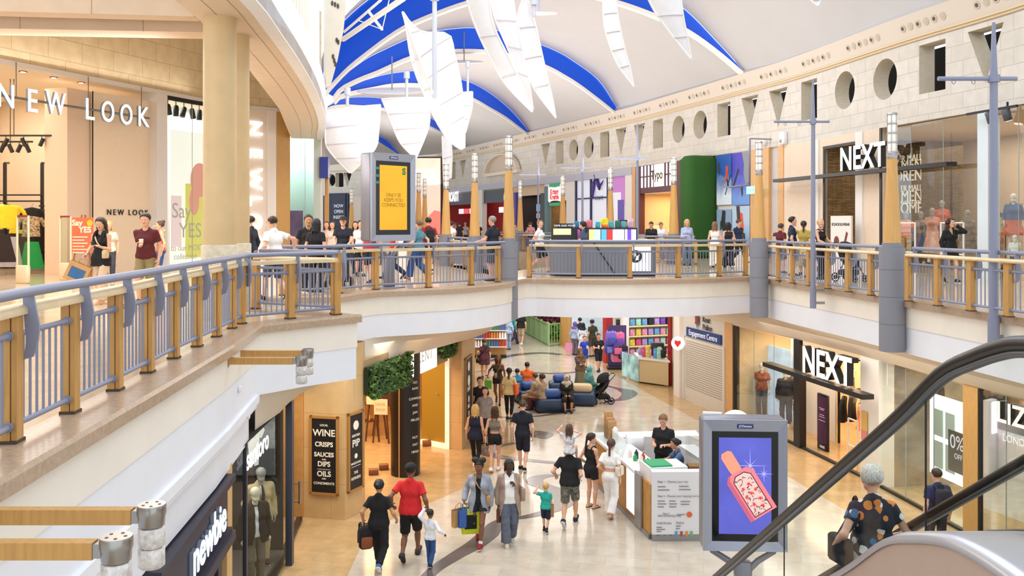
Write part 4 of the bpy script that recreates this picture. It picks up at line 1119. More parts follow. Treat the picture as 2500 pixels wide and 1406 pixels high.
  if 'cap' in hair[2:]:
   cm=cloth(hair[hair.index('cap')+1])
   def fn(X,Y,Z):
    r=np.maximum(B_(X,Y,Z,(0,-0.008,0.05),(0.104,0.124,0.098)),0.045-Z)
    pk=np.maximum(np.maximum(B_(X,Y,Z,(0,0.12,0.052),(0.085,0.09,0.1)),np.abs(Z-0.052+(Y-0.1)*0.18)-0.007),0.02-Y);return np.minimum(r,pk)
   headshape('cap',fn,cm,lo=(-0.13,-0.15,0.0),hi=(0.13,0.24,0.18))
  if 'scarf' in hair[2:]:
   cm=cloth(hair[hair.index('scarf')+1])
   def fn(X,Y,Z):
    r=B_(X,Y,Z,(0,-0.008,0.025),(0.11,0.13,0.13));r=smin(r,Cap((0,0.0,-0.09),(0,0.0,-0.15),0.09,0.12).d(X,Y,Z),0.04)
    r=smin(r,Cap((-0.1,-0.02,-0.2),(0.1,-0.02,-0.2),0.095).d(X,Y,Z),0.05);r=smin(r,Cap((0.0,0.06,-0.2),(0.02,0.09,-0.34),0.07,0.05).d(X,Y,Z),0.05)
    r=r+0.005*np.sin(60*Z+14*X+20*Y)
    face_=np.maximum(B_(X,Y,Z,(0,0.11,-0.02),(0.062,0.1,0.09)),-Y);return np.maximum(r,-face_)
   headshape('headscarf',fn,cm,lo=(-0.25,-0.2,-0.45),hi=(0.25,0.22,0.2),h=0.01)
  if 'glasses' in hair[2:]:
   mb=MB();Tm=Matrix.Translation(Vector(hc))@hr.to_4x4()@Matrix.Scale(HS,4)
   for q in(-1,1):
    mb.tube([tuple(Tm@Vector((q*0.033+0.024*math.cos(a),0.104,0.006+0.019*math.sin(a)))) for a in np.linspace(0,2*math.pi,13)],0.0025,5)
    mb.tube([tuple(Tm@Vector((q*0.057,0.1,0.01))),tuple(Tm@Vector((q*0.09,0.0,0.014)))],0.0025,5)
   mb.build('glasses',BLACK,body)
   # clothes: shells that follow the body
 up=np.array(tm@Vector((0,0,1)))
 hc0=(0.0115,0.0135,0.017)[lod]
 wst=1.04
 for g in wear:
  if g[0] in('tee','tank','long','jacket'):wst=max(0.93,min(wst,(g[2] if len(g)>2 else{}).get('hem',0.88)+0.055))
 for g in wear:
  kind,colr=g[0],g[1];o=dict(g[2]) if len(g)>2 else{}
  m=colr if not isinstance(colr,str) else cloth(colr,o.get('n',0.06))
  tk=o.get('t',0.0);c=[];ext=None;nm=o.get('name',{'tee':'t_shirt','tank':'vest_top','long':'sweater','jacket':'jacket','trousers':'trousers','leggings':'leggings','shorts':'shorts','skirt':'skirt','dress':'dress','socks':'socks'}.get(kind,kind))
  if kind in('tee','tank','long','jacket','dress'):
   inf={'tee':0.014,'tank':0.009,'long':0.017,'jacket':0.03,'dress':0.015}[kind]+tk
   c=torso(inf)
   c[0].ra=c[0].rb=c[0].ra+0.016
   if kind in('tee','long','jacket'):c.append(Cap(T((0,-0.026,1.4)),T((0,-0.026,1.46)),0.05+inf*0.8,k=0.03))
   if kind!='tank':c[1].ra=c[1].rb=c[1].ra+0.008
   hem=o.get('hem',{'tee':0.88,'tank':0.9,'long':0.88,'jacket':0.8,'dress':0.9}[kind])
   if hem<0.88 and kind!='dress':
    fl=o.get('flare',0.02)
    for q in(-0.075,0.075):c.append(Cap(T((q,0.0,0.95)),T((q,0.0,hem)),0.11*w+inf,0.11*w+inf+fl,k=0.05))
   if kind=='dress':
    hem=o.get('hem',0.5);fl=o.get('flare',0.08)
    for q in(-0.07,0.07):c.append(Cap(pel+[q,0.0,0.0],np.array([q*1.5,0.02,hem]),0.115*w+tk,0.115*w+fl,k=0.06))
    for sd in 'LR':c.append(Cap(J['hp'+sd],J['kn'+sd],0.1,0.09+fl*0.3,k=0.05))
   sl=o.get('sleeve',{'tee':0.62,'tank':0,'long':2,'jacket':2,'dress':0}[kind])
   for sd in 'LR':
    sh=shL if sd=='L' else shR;el,wr=J['el'+sd],J['wr'+sd]
    if sl==0:continue
    if sl<=1:
     dv=(el-sh);e=sh+dv*sl;c+=arm(sd,inf*0.8,inf+0.014,cuts=((e,dv/np.linalg.norm(dv)),),fore=False)
    else:
     dv=(wr-el);e=el+dv*(0.94 if sl==2 else sl-1);c+=arm(sd,inf,inf+0.002,inf+0.008,cuts=())
   hp0=T((0,0,hem));ntop=T((0,0.0,o.get('top',1.475 if kind!='tank' else 1.4)))
   vneck=o.get('v',0);opn=o.get('open',0);nr=o.get('neck',0.062)
   upv=up
   tmI=np.array(tm.inverted())
   def ext(r,X,Y,Z,hp0=hp0,ntop=ntop,vneck=vneck,opn=opn,nr=nr,sl=sl,kind=kind,hem=hem):
    dn=(X-hp0[0])*upv[0]+(Y-hp0[1])*upv[1]+(Z-hp0[2])*upv[2]
    if kind=='dress':dn=Z-hem+0*X+0*Y
    r=np.maximum(r,-dn+0.004*np.sin(X*55)*np.cos(Y*45));r=np.maximum(r,(X-ntop[0])*upv[0]+(Y-ntop[1])*upv[1]+(Z-ntop[2])*upv[2] if kind=='tank' or(kind=='dress' and sl==0) else-9)
    lx=tmI[0,0]*(X-pel[0])+tmI[0,1]*(Y-pel[1])+tmI[0,2]*(Z-pel[2]);ly=tmI[1,0]*(X-pel[0])+tmI[1,1]*(Y-pel[1])+tmI[1,2]*(Z-pel[2]);lz=tmI[2,0]*(X-pel[0])+tmI[2,1]*(Y-pel[1])+tmI[2,2]*(Z-pel[2])+0.95
    nk=np.sqrt(lx**2+(ly-0.035)**2+((lz-1.5)*0.9)**2)-nr;r=np.maximum(r,-nk)
    if vneck:r=np.maximum(r,-np.maximum(np.maximum(np.abs(lx)-(lz-(1.46-vneck))*0.42,-ly),1.2-lz*1.0 if False else-ly))
    if opn:r=np.maximum(r,-np.maximum(np.abs(lx)-opn-np.maximum(0,(1.0-lz))*0.25,-ly+0.0))
    return r+0.0022*np.sin(lz*48+lx*22)*np.sin(lx*31+ly*18)
  elif kind in('trousers','leggings','shorts'):
   a,b,e={'trousers':(0.017,0.024,0.034),'leggings':(0.006,0.006,0.006),'shorts':(0.022,0.032,0.03)}[kind]
   a+=tk;b+=tk;e+=o.get('ankle',tk);ln=o.get('len',{'trousers':1.96,'leggings':1.93,'shorts':0.95}[kind])
   c=torso(0.012 if kind!='leggings' else 0.005)
   c=[c[0]]+c[-2:]+([Cap(T((-0.05*w,0.008,1.03)),T((0.05*w,0.008,1.03)),(waist+0.02)*w,k=0.05)])
   for sd,gg in(('L',0),('R',1)):
    hp,kn,an=J['hp'+sd],J['kn'+sd],J['an'+sd]
    if ln<=1:
     dv=kn-hp;q=hp+dv*ln;c+=leg(sd,a,b,e,gg,((q,dv/np.linalg.norm(dv)),),lower=False)
    else:
     dv=an-kn;q=kn+dv*(ln-1);nn=dv/np.linalg.norm(dv)
     c+=leg(sd,a,b,e,gg,lower=False);c+=leg(sd,a,b,e,gg,((q,nn),),upper=False)
   wz=T((0,0,o.get('waist',wst)))
   def ext(r,X,Y,Z,wz=wz,kind=kind):
    r=np.maximum(r,(X-wz[0])*up[0]+(Y-wz[1])*up[1]+(Z-wz[2])*up[2])
    return r+(0.003*np.sin(Z*42+X*25)*np.cos(Y*33) if kind!='leggings' else 0)
  elif kind=='skirt':
   hem=o.get('hem',0.45);fl=o.get('flare',0.07);c=torso(0.012)[0:2]
   for q in(-0.06,0.06):c.append(Cap(pel+[q,0,0],np.array([q*1.6,0.02,hem]),0.115*w,0.115*w+fl,k=0.06))
   for sd in 'LR':c.append(Cap(J['hp'+sd],J['kn'+sd],0.1,0.1,k=0.05))
   wz=T((0,0,1.04))
   def ext(r,X,Y,Z,hem=hem,wz=wz):
    r=np.maximum(r,hem-Z);r=np.maximum(r,(X-wz[0])*up[0]+(Y-wz[1])*up[1]+(Z-wz[2])*up[2]);return r+0.005*np.sin(np.arctan2(Y,X)*16)*np.clip((pel[2]-Z)*2.5,0,1)
  elif kind=='socks':
   for sd in 'LR':
    an,kn=J['an'+sd],J['kn'+sd];q=an+(kn-an)*o.get('len',0.22);dv=(an-kn)/np.linalg.norm(an-kn)
    c.append(Cap(an,q,0.04,0.043,cuts=((q,-dv),)))
  elif kind=='straps':
   mb=MB()
   for q in(-0.085,0.085):
    P=[T((q,0.11,1.3)),T((q,0.09,1.4)),T((q*0.95,0.03,1.462)),T((q*0.95,-0.06,1.44)),T((q,-0.115,1.32))]
    mb.tube([tuple(p) for p in smooth_line([Vector(p) for p in P],4)],o.get('r',0.012),6,sx=1.4)
   mb.build('strap',m,body);continue
  if not c:continue
  lo,hi=bounds(c,0.035);v,f=surface(capfield(c,ext),lo,hi,hc0)
  if len(v):meshobj(nm,[(v,f,0)],[m],body)
  # shoes
 if shoes:
  sk_,scol=shoes[0],shoes[1];sole=shoes[2] if len(shoes)>2 else 'e8e6e2'
  for sd in 'LR':
   an,f_,dn,heel,toe=J['an'+sd],J['f'+sd],J['d'+sd],J['heel'+sd],J['toe'+sd]
   bt=an+dn*0.076;mb=None
   if sk_ in('shoe','boot'):
    topc=an-dn*(0.012 if sk_=='shoe' else 0.1)
    c=[Cap(heel,toe+f_*0.012,0.046,0.038,k=0.03),Cap(an+f_*0.02,toe,0.046,0.034,k=0.03),Cap(an-dn*0.1,heel,0.047,0.045,k=0.03,cuts=((topc,-dn),))]
    def ext(r,X,Y,Z,bt=bt,dn=dn):return np.maximum(r,(X-bt[0])*dn[0]+(Y-bt[1])*dn[1]+(Z-bt[2])*dn[2])
    lo,hi=bounds(c,0.02);v,f=surface(capfield(c,ext),lo,hi,(0.0085,0.01,0.014)[lod])
    dd=((v[f].mean(1)-bt)@dn);meshobj('shoe',[(v,f,(dd>-0.022).astype(int))],[cloth(scol) if shoe_m is None else shoe_m,cloth(sole)],body)
   else:
    mb=MB();P=Matrix(((1,0,0,0),(0,1,0,0),(0,0,1,0),(0,0,0,1)))
    c=[Cap(heel+dn*0.03,toe+dn*0.024+f_*0.01,0.042,0.04,cuts=((bt,dn),(bt-dn*0.016,-dn)))]
    lo,hi=bounds(c,0.02);v,f=surface(capfield(c),lo,hi,0.009);parts_=[(v,f,0)]
    st=MB();q=toe-f_*0.05-dn*0.03;st.tube([tuple(q+np.array([a,0,0])-dn*h_) for a,h_ in((-0.035,-0.03),(-0.025,0.006),(0,0.012),(0.025,0.006),(0.035,-0.03))],0.007,5)
    meshobj('sandal',parts_,[cloth(scol)],body,extra_mb=st)
 Mx=Matrix.Translation((x,y,z))@Matrix.Rotation(math.radians(face),4,'Z')@Matrix.Scale(s,4)
 W=lambda p:Mx@Vector([float(q) for q in p])
 body_info[body.name]=dict(W=W,J=J,T=T,hc=hc,s=s,face=face)
 return body
body_info={}
def hand_of(b,sd):i=body_info[b.name];return i['W'](i['J']['hand'+sd])
def spot_of(b,p):i=body_info[b.name];return i['W'](i['T'](p))
# things people carry
def paper_bag(label,loc,ang,w=0.3,d=0.12,h=0.36,col='b98a58',tilt=0.0,group=None,patch=None):
 e=empty('shopping_bag',loc,label,'bag',group,rz=math.radians(ang));e.rotation_euler[1]=math.radians(tilt)
 mb=MB();x,y=w/2,d/2;z0=-h-0.12;z1=-0.12
 mb.add([(-x,-y,z0),(x,-y,z0),(x,y,z0),(-x,y,z0),(-x*1.04,-y,z1),(x*1.04,-y,z1),(x*1.04,y,z1),(-x*1.04,y,z1),(-x*0.85,0,(z0+z1)/2),(x*0.85,0,(z0+z1)/2)],[(3,2,1,0),(0,1,5,4),(2,3,7,6),(0,4,8),(0,8,3),(3,8,7),(4,7,8),(1,9,5),(1,2,9),(2,6,9),(5,9,6)])
 mb.build('bag_body',cloth(col),e)
 for q in(-1,1):
  mb=MB();mb.tube([(-x*0.45,y*q*0.95,z1),(-x*0.4,y*q*0.4,-0.04),(0,0.0,0.0),(x*0.4,y*q*0.4,-0.04),(x*0.45,y*q*0.95,z1)],0.006,5);mb.build('handle',cloth(col),e)
 if patch:
  mb=MB();mb.box(-x*0.7,-y-0.006,z0+h*0.2,x*0.7,-y-0.002,z1-h*0.25);mb.build('print',cloth(patch),e)
 return e
def backpack(label,loc,ang,col='1b1b20',w=0.28,h=0.42,d=0.16,acc=None,group=None,name='backpack'):
 """origin at its top; wearer's back on the +Y side"""
 e=empty(name,loc,label,'bag',group,rz=math.radians(ang))
 mb=MB();mb.rbox((0,-d/2,-h/2),(w,d,h),0.06);mb.build('main_pouch',cloth(col,0.12),e)
 mb=MB();mb.rbox((0,-d-0.02,-h*0.66),(w*0.78,0.07,h*0.48),0.03);mb.build('front_pocket',cloth(acc or col,0.12),e)
 for q in(-1,1):
  mb=MB();mb.tube([(q*w*0.28,-0.02,-0.03),(q*w*0.3,0.05,0.04),(q*w*0.32,0.13,-0.02),(q*w*0.36,0.15,-0.16),(q*w*0.45,0.02,-h*0.8)],0.014,6,sx=1.6);mb.build('strap',cloth(col,0.12),e)
 mb=MB();mb.tube([(-0.03,-0.03,0),(-0.02,-0.03,0.035),(0.02,-0.03,0.035),(0.03,-0.03,0)],0.008,6);mb.build('grab_handle',cloth(col,0.12),e)
 return e
def small_bag(label,b,side,col,strap=True,w=0.22,h=0.16,at=None,tote=False):
 """shoulder bag hanging at the wearer's hip, with its strap over the other shoulder"""
 i=body_info[b.name];T,W=i['T'],i['W'];sg=-1 if side=='L' else 1
 p=at or(sg*0.2,0.06,1.0 if not tote else 1.02)
 c=W(T(p));s=i['s']
 e=empty('shoulder_bag',tuple(c),label,'bag',rz=math.radians(i['face']+75*sg))
 mb=MB();mb.rbox((0,0,0),(w*s,0.09*s,h*s),0.03);mb.build('bag_body',cloth(col),e)
 if strap:
  q=-sg*0.1 if not tote else sg*0.15
  P=[W(T((p[0],p[1]+0.02,p[2]+h/2))),W(T((p[0]*0.4+q*0.5,0.15,1.24))),W(T((q,0.075,1.44))),W(T((q,-0.0,1.482))),W(T((q,-0.09,1.43))),W(T((p[0]*0.4+q*0.5,-0.14,1.22))),W(T((p[0],p[1]-0.05,p[2]+h/2)))]
  if tote:P=[W(T((p[0],p[1]+0.06,p[2]+h/2))),W(T((q+sg*0.02,0.09,1.3))),W(T((q,0.02,1.47))),W(T((q+sg*0.02,-0.1,1.3))),W(T((p[0],p[1]-0.06,p[2]+h/2)))]
  mb=MB();mb.tube([tuple(v) for v in smooth_line(P,4)],0.011*s,6,sx=1.6);mb.build('strap',cloth(col),e,world=True)
 return e
def phone(label,loc,ang,tilt=50):
 e=empty('mobile_phone',loc,label,'phone',rz=math.radians(ang));e.rotation_euler[0]=math.radians(tilt)
 mb=MB();mb.rbox((0,0,0),(0.075,0.15,0.009),0.012);mb.build('case',BLACK,e);return e
def cup(label,loc,col='efe6da',lid='f4f1ec'):
 e=empty('drinks_cup',loc,label,'cup')
 mb=MB();mb.lathe([(0.028,0),(0.04,0.1)],seg=14);mb.build('cup_body',cloth(col),e)
 mb=MB();mb.lathe([(0.043,0.1),(0.043,0.108),(0.03,0.115)],seg=14);mb.build('lid',cloth(lid),e);return e
def pushchair(label,x,y,z,ang,col='1c1f26',acc='1c1f26',seat=None):
 e=empty('pushchair',(x,y,z),label,'pushchair',rz=math.radians(ang))
 for px_,py_,r in((-0.22,0.32,0.1),(0.22,0.32,0.1),(-0.26,-0.25,0.13),(0.26,-0.25,0.13)):
  mb=MB();mb.tube([(px_,py_+(r-0.02)*math.cos(a),r+(r-0.02)*math.sin(a)) for a in np.linspace(0,2*math.pi,19)[:-1]],0.02,6,closed=True);mb.tube([(px_-0.02,py_,r),(px_+0.02,py_,r)],r*0.45,8);mb.build('wheel',mat('tyre','1a1a1c',0.7),e)
 mb=MB()
 for q in(-1,1):
  mb.tube([(q*0.24,0.32,0.12),(q*0.23,0.1,0.5),(q*0.22,-0.4,1.02)],0.014,6);mb.tube([(q*0.25,-0.25,0.14),(q*0.22,0.05,0.6)],0.014,6)
 mb.tube([(-0.25,-0.25,0.14),(0.25,-0.25,0.14)],0.012,6);mb.build('chassis',mat('pram_frame','3a3b40',0.35,metal=0.6),e)
 mb=MB();mb.tube([(-0.22,-0.4,1.02),(0,-0.46,1.06),(0.22,-0.4,1.02)],0.018,8);mb.build('handlebar',BLACK,e)
 mb=MB()
 prof=[(0.34,0.42),(0.2,0.4),(0.05,0.46),(-0.1,0.62),(-0.2,0.86)]
 mb.grid([[(q,a,b) for q in(-0.2,-0.07,0.07,0.2)] for a,b in prof]);mb.grid([[(q,a-0.03,b-0.03) for q in(-0.2,-0.07,0.07,0.2)] for a,b in prof],flip=True)
 for q in(-0.2,0.2):mb.grid([[(q,a,b),(q,a*0.8+0.02,b+0.16)] for a,b in prof[1:]])
 mb.build('seat',cloth(seat or col),e)
 mb=MB();rows=[]
 for i in range(6):
  t=math.radians(-15+i*24);rows.append([(0.22*math.cos(a),-0.14+(0.1+0.24*math.sin(a))*math.sin(t),0.8+(0.06+0.24*math.sin(a))*math.cos(t)) for a in np.linspace(0,math.pi,9)])
 mb.grid(rows);mb.build('hood',cloth(acc),e)
 mb=MB();mb.rbox((0,-0.02,0.26),(0.38,0.4,0.16),0.04);mb.build('basket',cloth(col),e)
 return e
 # shop fronts: helpers
def seg_line(line,px0,px1,d=0.0,n=None):
 """points of a plan line between two image columns, shifted inward (+) or outward (-) from the hall"""
 P0,t0=hitline(px0,line);P1,t1=hitline(px1,line)
 L=(P1-P0).length;n=n or max(2,int(L/1.2)+1)
 out=[]
 for i in range(n):
  s=i/(n-1);px=None
  q=P0.lerp(P1,s)
  out.append(q)
 if n>2:
  for i in range(1,n-1):
   best=min(((q-out[i]).length,k) for k,q in enumerate(line_pts(line)))
   a=line_pts(line)[best[1]]
   nr=(P1-P0).normalized();nr=Vector((-nr.y,nr.x))
   out[i]=out[i]+nr*(a-out[i]).dot(nr)
 t=(P1-P0).normalized()
 nr=Vector((-t.y,t.x))
 if nr.dot(Vector((1.5,30))-P0)<0:nr=-nr
 return[q+nr*d for q in out],nr
_lp={}
def line_pts(line):
 k=id(line)
 if k not in _lp:_lp[k]=resample(line,0.15)
 return _lp[k]
def zat(py,Y):return CZ-(py-HY)/F*Y
def inpt(line,px,d):
 P,t=hitline(px,line);n=Vector((-t.y,t.x))
 if n.dot(Vector((1.5,30))-P)<0:n=-n
 q=hit(px,P+n*d,P+n*d+t)
 return q if q.y>0 and(q-P).length<4+abs(d)*4 else P+n*d
def wallT(line,px,z,d=0.0):
 """transform whose X runs to the viewer's right along the wall and whose -Y looks into the hall"""
 P,t=hitline(px,line)
 n=Vector((-t.y,t.x))
 if n.dot(Vector((1.5,30))-P)<0:n=-n
 X=Vector((-n.x,-n.y,0)).cross(Vector((0,0,1)))
 q=inpt(line,px,d) if abs(d)>0.15 else P+n*d
 return frame(Vector((q.x,q.y,z)),math.atan2(X.y,X.x))
def bay(line,px0,px1,z0,z1,m,d=0.0,th=0.12,name='wall_right',uv=True):
 L,nr=seg_line(line,px0,px1,d)
 t=(L[-1]-L[0]).normalized();left=Vector((-t.y,t.x))
 mb=MB();mb.uv=[] if uv else None
 wallstrip(L,z0,z1,-th if left.dot(nr)>0 else th,mb,0,uv)
 return struct(mb.build(name,m))
def room(line,px0,px1,depth,z0,z1,wall,ceil_m,side=None,d0=-0.15,floor_m=None,lights=0,lcol=WARM,lsize=None):
 """interior behind a shop opening"""
 A,nr=seg_line(line,px0,px1,d0,2)
 B=[q-nr*depth for q in A]
 mb=MB();mb.uv=[]
 wallstrip([B[0],B[1]],z0,z1,0,mb);struct(mb.build('wall_back',wall))
 mb=MB();mb.uv=[];wallstrip([A[0],B[0]],z0,z1,0,mb);wallstrip([A[1],B[1]],z0,z1,0,mb);struct(mb.build('wall_side',side or wall))
 mb=MB();mb.add([(q.x,q.y,z1) for q in(A[0],A[1],B[1],B[0])],[(0,1,2,3)]);struct(mb.build('ceiling',ceil_m))
 if floor_m:
  mb=MB();mb.add([(q.x,q.y,z0+0.006) for q in(A[0],A[1],B[1],B[0])],[(0,1,2,3)]);struct(mb.build('floor',floor_m))
 if lights:
  c=(A[0]+A[1]+B[0]+B[1])/4;W=(A[1]-A[0]).length
  ang=math.degrees(math.atan2((A[1]-A[0]).y,(A[1]-A[0]).x))
  area((c.x,c.y,z1-0.08),(0,0,ang),W*0.8,depth*0.7,lights,lcol)
 return A,B,nr
def glass_bay(line,px0,px1,z0,z1,n,d=0.0,m=None,nameidx=20,frame_m=None):
 """shop window with its upright joints"""
 L,nr=seg_line(line,px0,px1,d,n+1)
 e=struct(bpy.data.objects.new('window_%d'%nameidx,None));COL.objects.link(e)
 mb=MB()
 for a,b in zip(L[:-1],L[1:]):
  mb.add([(a.x,a.y,z0),(b.x,b.y,z0),(b.x,b.y,z1),(a.x,a.y,z1)],[(0,1,2,3)])
 struct(mb.build('pane',m or GLASS,e))
 mb=MB()
 for a in L[1:-1]:mb.box(a.x-0.008,a.y-0.008,z0,a.x+0.008,a.y+0.008,z1)
 if n>1:struct(mb.build('glass_joint',frame_m or mat('joint_grey','9aa3a3',0.3),e))
 return L
def letters(name,T,body,size,label,cat,mface,mside=None,depth=0.06,group=None,sx=1.0,sp=1.0,bold=0.0,extra=None):
 """lit sign: lettering standing off its carrier"""
 e=empty(name,T.to_translation(),label,cat,group,rz=T.to_euler().z)
 mb=MB();mb.text(body,size,Matrix.Translation((0,-depth/2-0.002,0)),0,0.004,sx=sx,sp=sp,bold=bold);mb.build('lettering',mface,e)
 if mside:
  mb=MB();mb.text(body,size,Matrix.Identity(4),0,depth,sx=sx,sp=sp,bold=bold+0.002);mb.build('letter_sides',mside,e)
 return e
LEDW=mat('lit_white_letters','ffffff',0.5,emit=1.25,ecol='fffaf2')
LEDC=mat('lit_cool_letters','ffffff',0.5,emit=1.25,ecol='eef4ff')
BLKM=mat('black_metal','17161a',0.45)
CREAMW=mat('cream_shop_wall','e2cdb8',0.75,noise=0.03)
LIGHTW=mat('pale_shop_wall','e8e2dc',0.7)
WARMCEIL=mat('shop_ceiling','dcc6ab',0.8)
DGREY=mat('dark_grey_panel','2c2b33',0.5)
SLATE=tilemat('stacked_slate','8f744a','6f5836','4a3a24',0.37,0.06,0.9,0.012,vertical=True,noise=0.35)
LILACBAND=mat('lilac_metal_fascia','b4b2c0',0.5)
# upper right shops, from the near end to the far end
zU=U
room(WR,2640,2012,5.6,zU,ZL-0.02,CREAMW,WARMCEIL,SLATE,lights=300,lcol=SOFT)
def slate(px0,px1,d):
 a,b=inpt(WR,px0,d),inpt(WR,px1,d);mb=MB();mb.uv=[];wallstrip([a,b],zU,ZL-0.5,0.1,mb);struct(mb.build('wall_back',SLATE));return[b,a]
slate(2000,2120,-1.9)
glass_bay(WR,2620,2412,zU+0.05,ZL-0.05,3,-0.1,nameidx=11)
bay(WR,2412,2386,zU,ZL,mat('pale_blue_pillar','d5dfe6',0.4),0.0,0.4)
glass_bay(WR,2386,2150,zU+0.05,ZL-0.05,3,-0.1,nameidx=12)
bay(WR,2153,2148,zU,ZL,BLKM,0.02,0.04)
bay(WR,2147,2108,zU,ZL,CREAMW,0.0,0.4)
bay(WR,2108,2091,zU,ZL,LIGHTW,0.05,0.4)
bay(WR,2091,2010,ZL-0.4,ZL-0.3,BLKM,0.02,0.04)
bay(WR,2014,2010,zU,ZL-0.3,BLKM,0.02,0.04)
bay(WR,2091,2009,ZL-0.3,ZL,CREAMW,0.0,0.4)
bay(WR,2009,1914,zU,ZL,CREAMW,0.0,0.4)
bay(WR,2001,1993,zU,ZL,LIGHTW,0.06,0.2)
bay(WR,1914,1901,zU,ZL,mat('peach_wood_panel','d6a670',0.5,noise=0.06),0.04,0.3)
bay(WR,1901,1879,zU,ZL,mat('grey_shop_panel','c4c1bf',0.6),-0.1,0.3)
bay(WR,1879,1834,zU,ZL,mat('peach_wood_panel','d6a670',0.5),0.05,0.4)
bay(WR,1836,1752,zU,ZL,LIGHTW,-0.05,0.2)
bay(WR,1752,1676,zU,ZL,LIGHTW,-0.2,0.2)
bay(WR,1676,1667,zU,ZL,mat('peach_wood_panel','d6a670',0.5),0.08,0.3)
MAROON=mat('maroon_paint','5a2a2c',0.5)
zs=lambda py,px:zat(py,hitline(px,WR)[0].y)
room(WR,1665,1562,4.0,zU,zs(470,1610),mat('warm_back_wall','e6c795',0.8),WARMCEIL,lights=150,lcol=WARM)
bay(WR,1667,1654,zU,ZL,MAROON,0.05,0.3);bay(WR,1564,1554,zU,ZL,MAROON,0.05,0.3)
z1,z2=zs(400,1610),zs(455,1610)
bay(WR,1654,1564,z1,ZL,MAROON,0.03,0.3);bay(WR,1654,1564,z2-0.3,z2,MAROON,0.03,0.3)
bay(WR,1654,1564,z2,z1,mat('lit_sign_panes','e8eeff',0.5,emit=0.55,ecol='e6ecff'),-0.02,0.1)
for px in(1572,1580,1588,1597,1624,1632,1642):bay(WR,px+0.8,px-0.8,z2,z1,MAROON,0.04,0.1)
bay(WR,1597,1566,(z1+z2)/2-0.03,(z1+z2)/2+0.03,MAROON,0.04,0.08);bay(WR,1652,1624,(z1+z2)/2-0.03,(z1+z2)/2+0.03,MAROON,0.04,0.08)
bay(WR,1622,1598,z2,z1,mat('lit_logo_pane','fff0d8',0.5,emit=0.8,ecol='fff2dd'),0.03,0.08)
letters('shop_sign',wallT(WR,1610,(z1+z2)/2,0.12),'Typo',0.66,'cream lit sign with black letters over the dark red shopfront','sign',mat('sign_black','33241a',0.6),bold=0.012)
bay(WR,1554,1546,zU,ZL,mat('peach_wood_panel','d6a670',0.5),0.08,0.3)
bay(WR,1546,1530,zU,ZL,LIGHTW,0.1,0.4)
zm1=zs(428,1470)
bay(WR,1530,1400,zm1,ZL,LIGHTW,0.02,0.4);bay(WR,1404,1392,zU,ZL,LIGHTW,0.05,0.4)
bay(WR,1530,1404,zU,zm1,mat('white_poster_vinyl','e3e7f4',0.4,emit=0.12,ecol='eef0ff'),-0.1,0.1)
NAVY=mat('navy_frame','27224f',0.5)
for px in(1404.5,1441,1482):bay(WR,px+1.4,px-1.2,zU,zm1,NAVY,0.0,0.1)
bay(WR,1482,1404,zs(481,1460),zs(484,1460),NAVY,0.0,0.1)
bay(WR,1524,1484,zs(500,1500),zm1,mat('pink_vinyl','c884cf',0.5,emit=0.08,ecol='c884cf'),-0.04,0.04)
bay(WR,1515,1486,zU+0.6,zs(470,1500),mat('white_poster_vinyl','e3e7f4',0.4),-0.02,0.04)
bay(WR,1521,1508,zs(560,1512),zs(488,1512),mat('violet_vinyl','6a55b5',0.5),0.0,0.04)
T=wallT(WR,1461,zs(452,1461),0.02)
e=empty('shop_logo',T.to_translation(),'purple wave logo on the white hoarding beside the dark red shop','logo',rz=T.to_euler().z)
mb=MB();s=1.0
mb.tube([(-0.75,0,-0.75),(-0.62,0,0.1),(-0.35,0,0.62),(0.0,0,0.05),(0.15,0,-0.25),(0.4,0,0.05),(0.7,0,0.28)],[0.05,0.14,0.13,0.12,0.07,0.06,0.02],8);mb.build('wave',mat('logo_purple','45307f',0.5),e)
mb=MB();mb.text('MONAT',0.34,Matrix.Translation((0.05,-0.02,-0.78)),0,0.01);mb.build('lettering',mat('logo_purple','45307f',0.5),e)
bay(WR,1392,1384,zU,ZL-0.4,LIGHTW,0.05,0.3)
room(WR,1386,1336,3.0,zU,zs(490,1360),mat('bronze_back_wall','6b5230',0.6,noise=0.2,nscale=2),WARMCEIL,lights=60,lcol=WARM)
bay(WR,1386,1330,zs(490,1360),ZL-0.4,LIGHTW,0.02,0.3)
bay(WR,1338,1330,zU,zs(455,1334),mat('teal_pillar','5b7780',0.5),0.04,0.3)
T=wallT(WR,1357,zs(473,1357),0.1)
e=empty('doughnut_sign',T.to_translation(),'white bow tie shaped sign with red script and green edges','sign',rz=T.to_euler().z)
mb=MB()
bow=[(-0.95,0.62),(-0.3,0.4),(0.3,0.4),(0.95,0.62),(0.95,-0.55),(0.3,-0.42),(-0.3,-0.42),(-0.95,-0.55)]
mb.add([(x,0.0,z) for x,z in bow]+[(x,0.08,z) for x,z in bow],[tuple(range(8)),tuple(range(15,7,-1))]+[(i,8+i,8+(i+1)%8,(i+1)%8) for i in range(8)]);mb.build('panel',mat('sign_white','ffffff',0.4,emit=0.5),e)
mb=MB();mb.text('Krispy',0.5,Matrix.Translation((0,-0.02,0.13)),0,0.01,bold=0.015);mb.text('Kreme',0.5,Matrix.Translation((0,-0.02,-0.22)),0,0.01,bold=0.015);mb.build('lettering',mat('sign_red','d42a2a',0.5,emit=0.3),e)
mb=MB()
for zz in(0.56,-0.7):mb=MB();mb.box(-0.85,-0.01,zz-0.1,0.85,0.05,zz+0.12);mb.build('green_edge',mat('sign_green','2b9a62',0.5,emit=0.2),e)
bay(WR,1546,1100,ZL-0.42,ZL+0.02,LILACBAND,0.12,0.3)
bay(WR,1336,1090,zs(477,1290),ZL-0.4,mat('warm_far_wall','dcc0a0',0.7),-0.1,0.3)
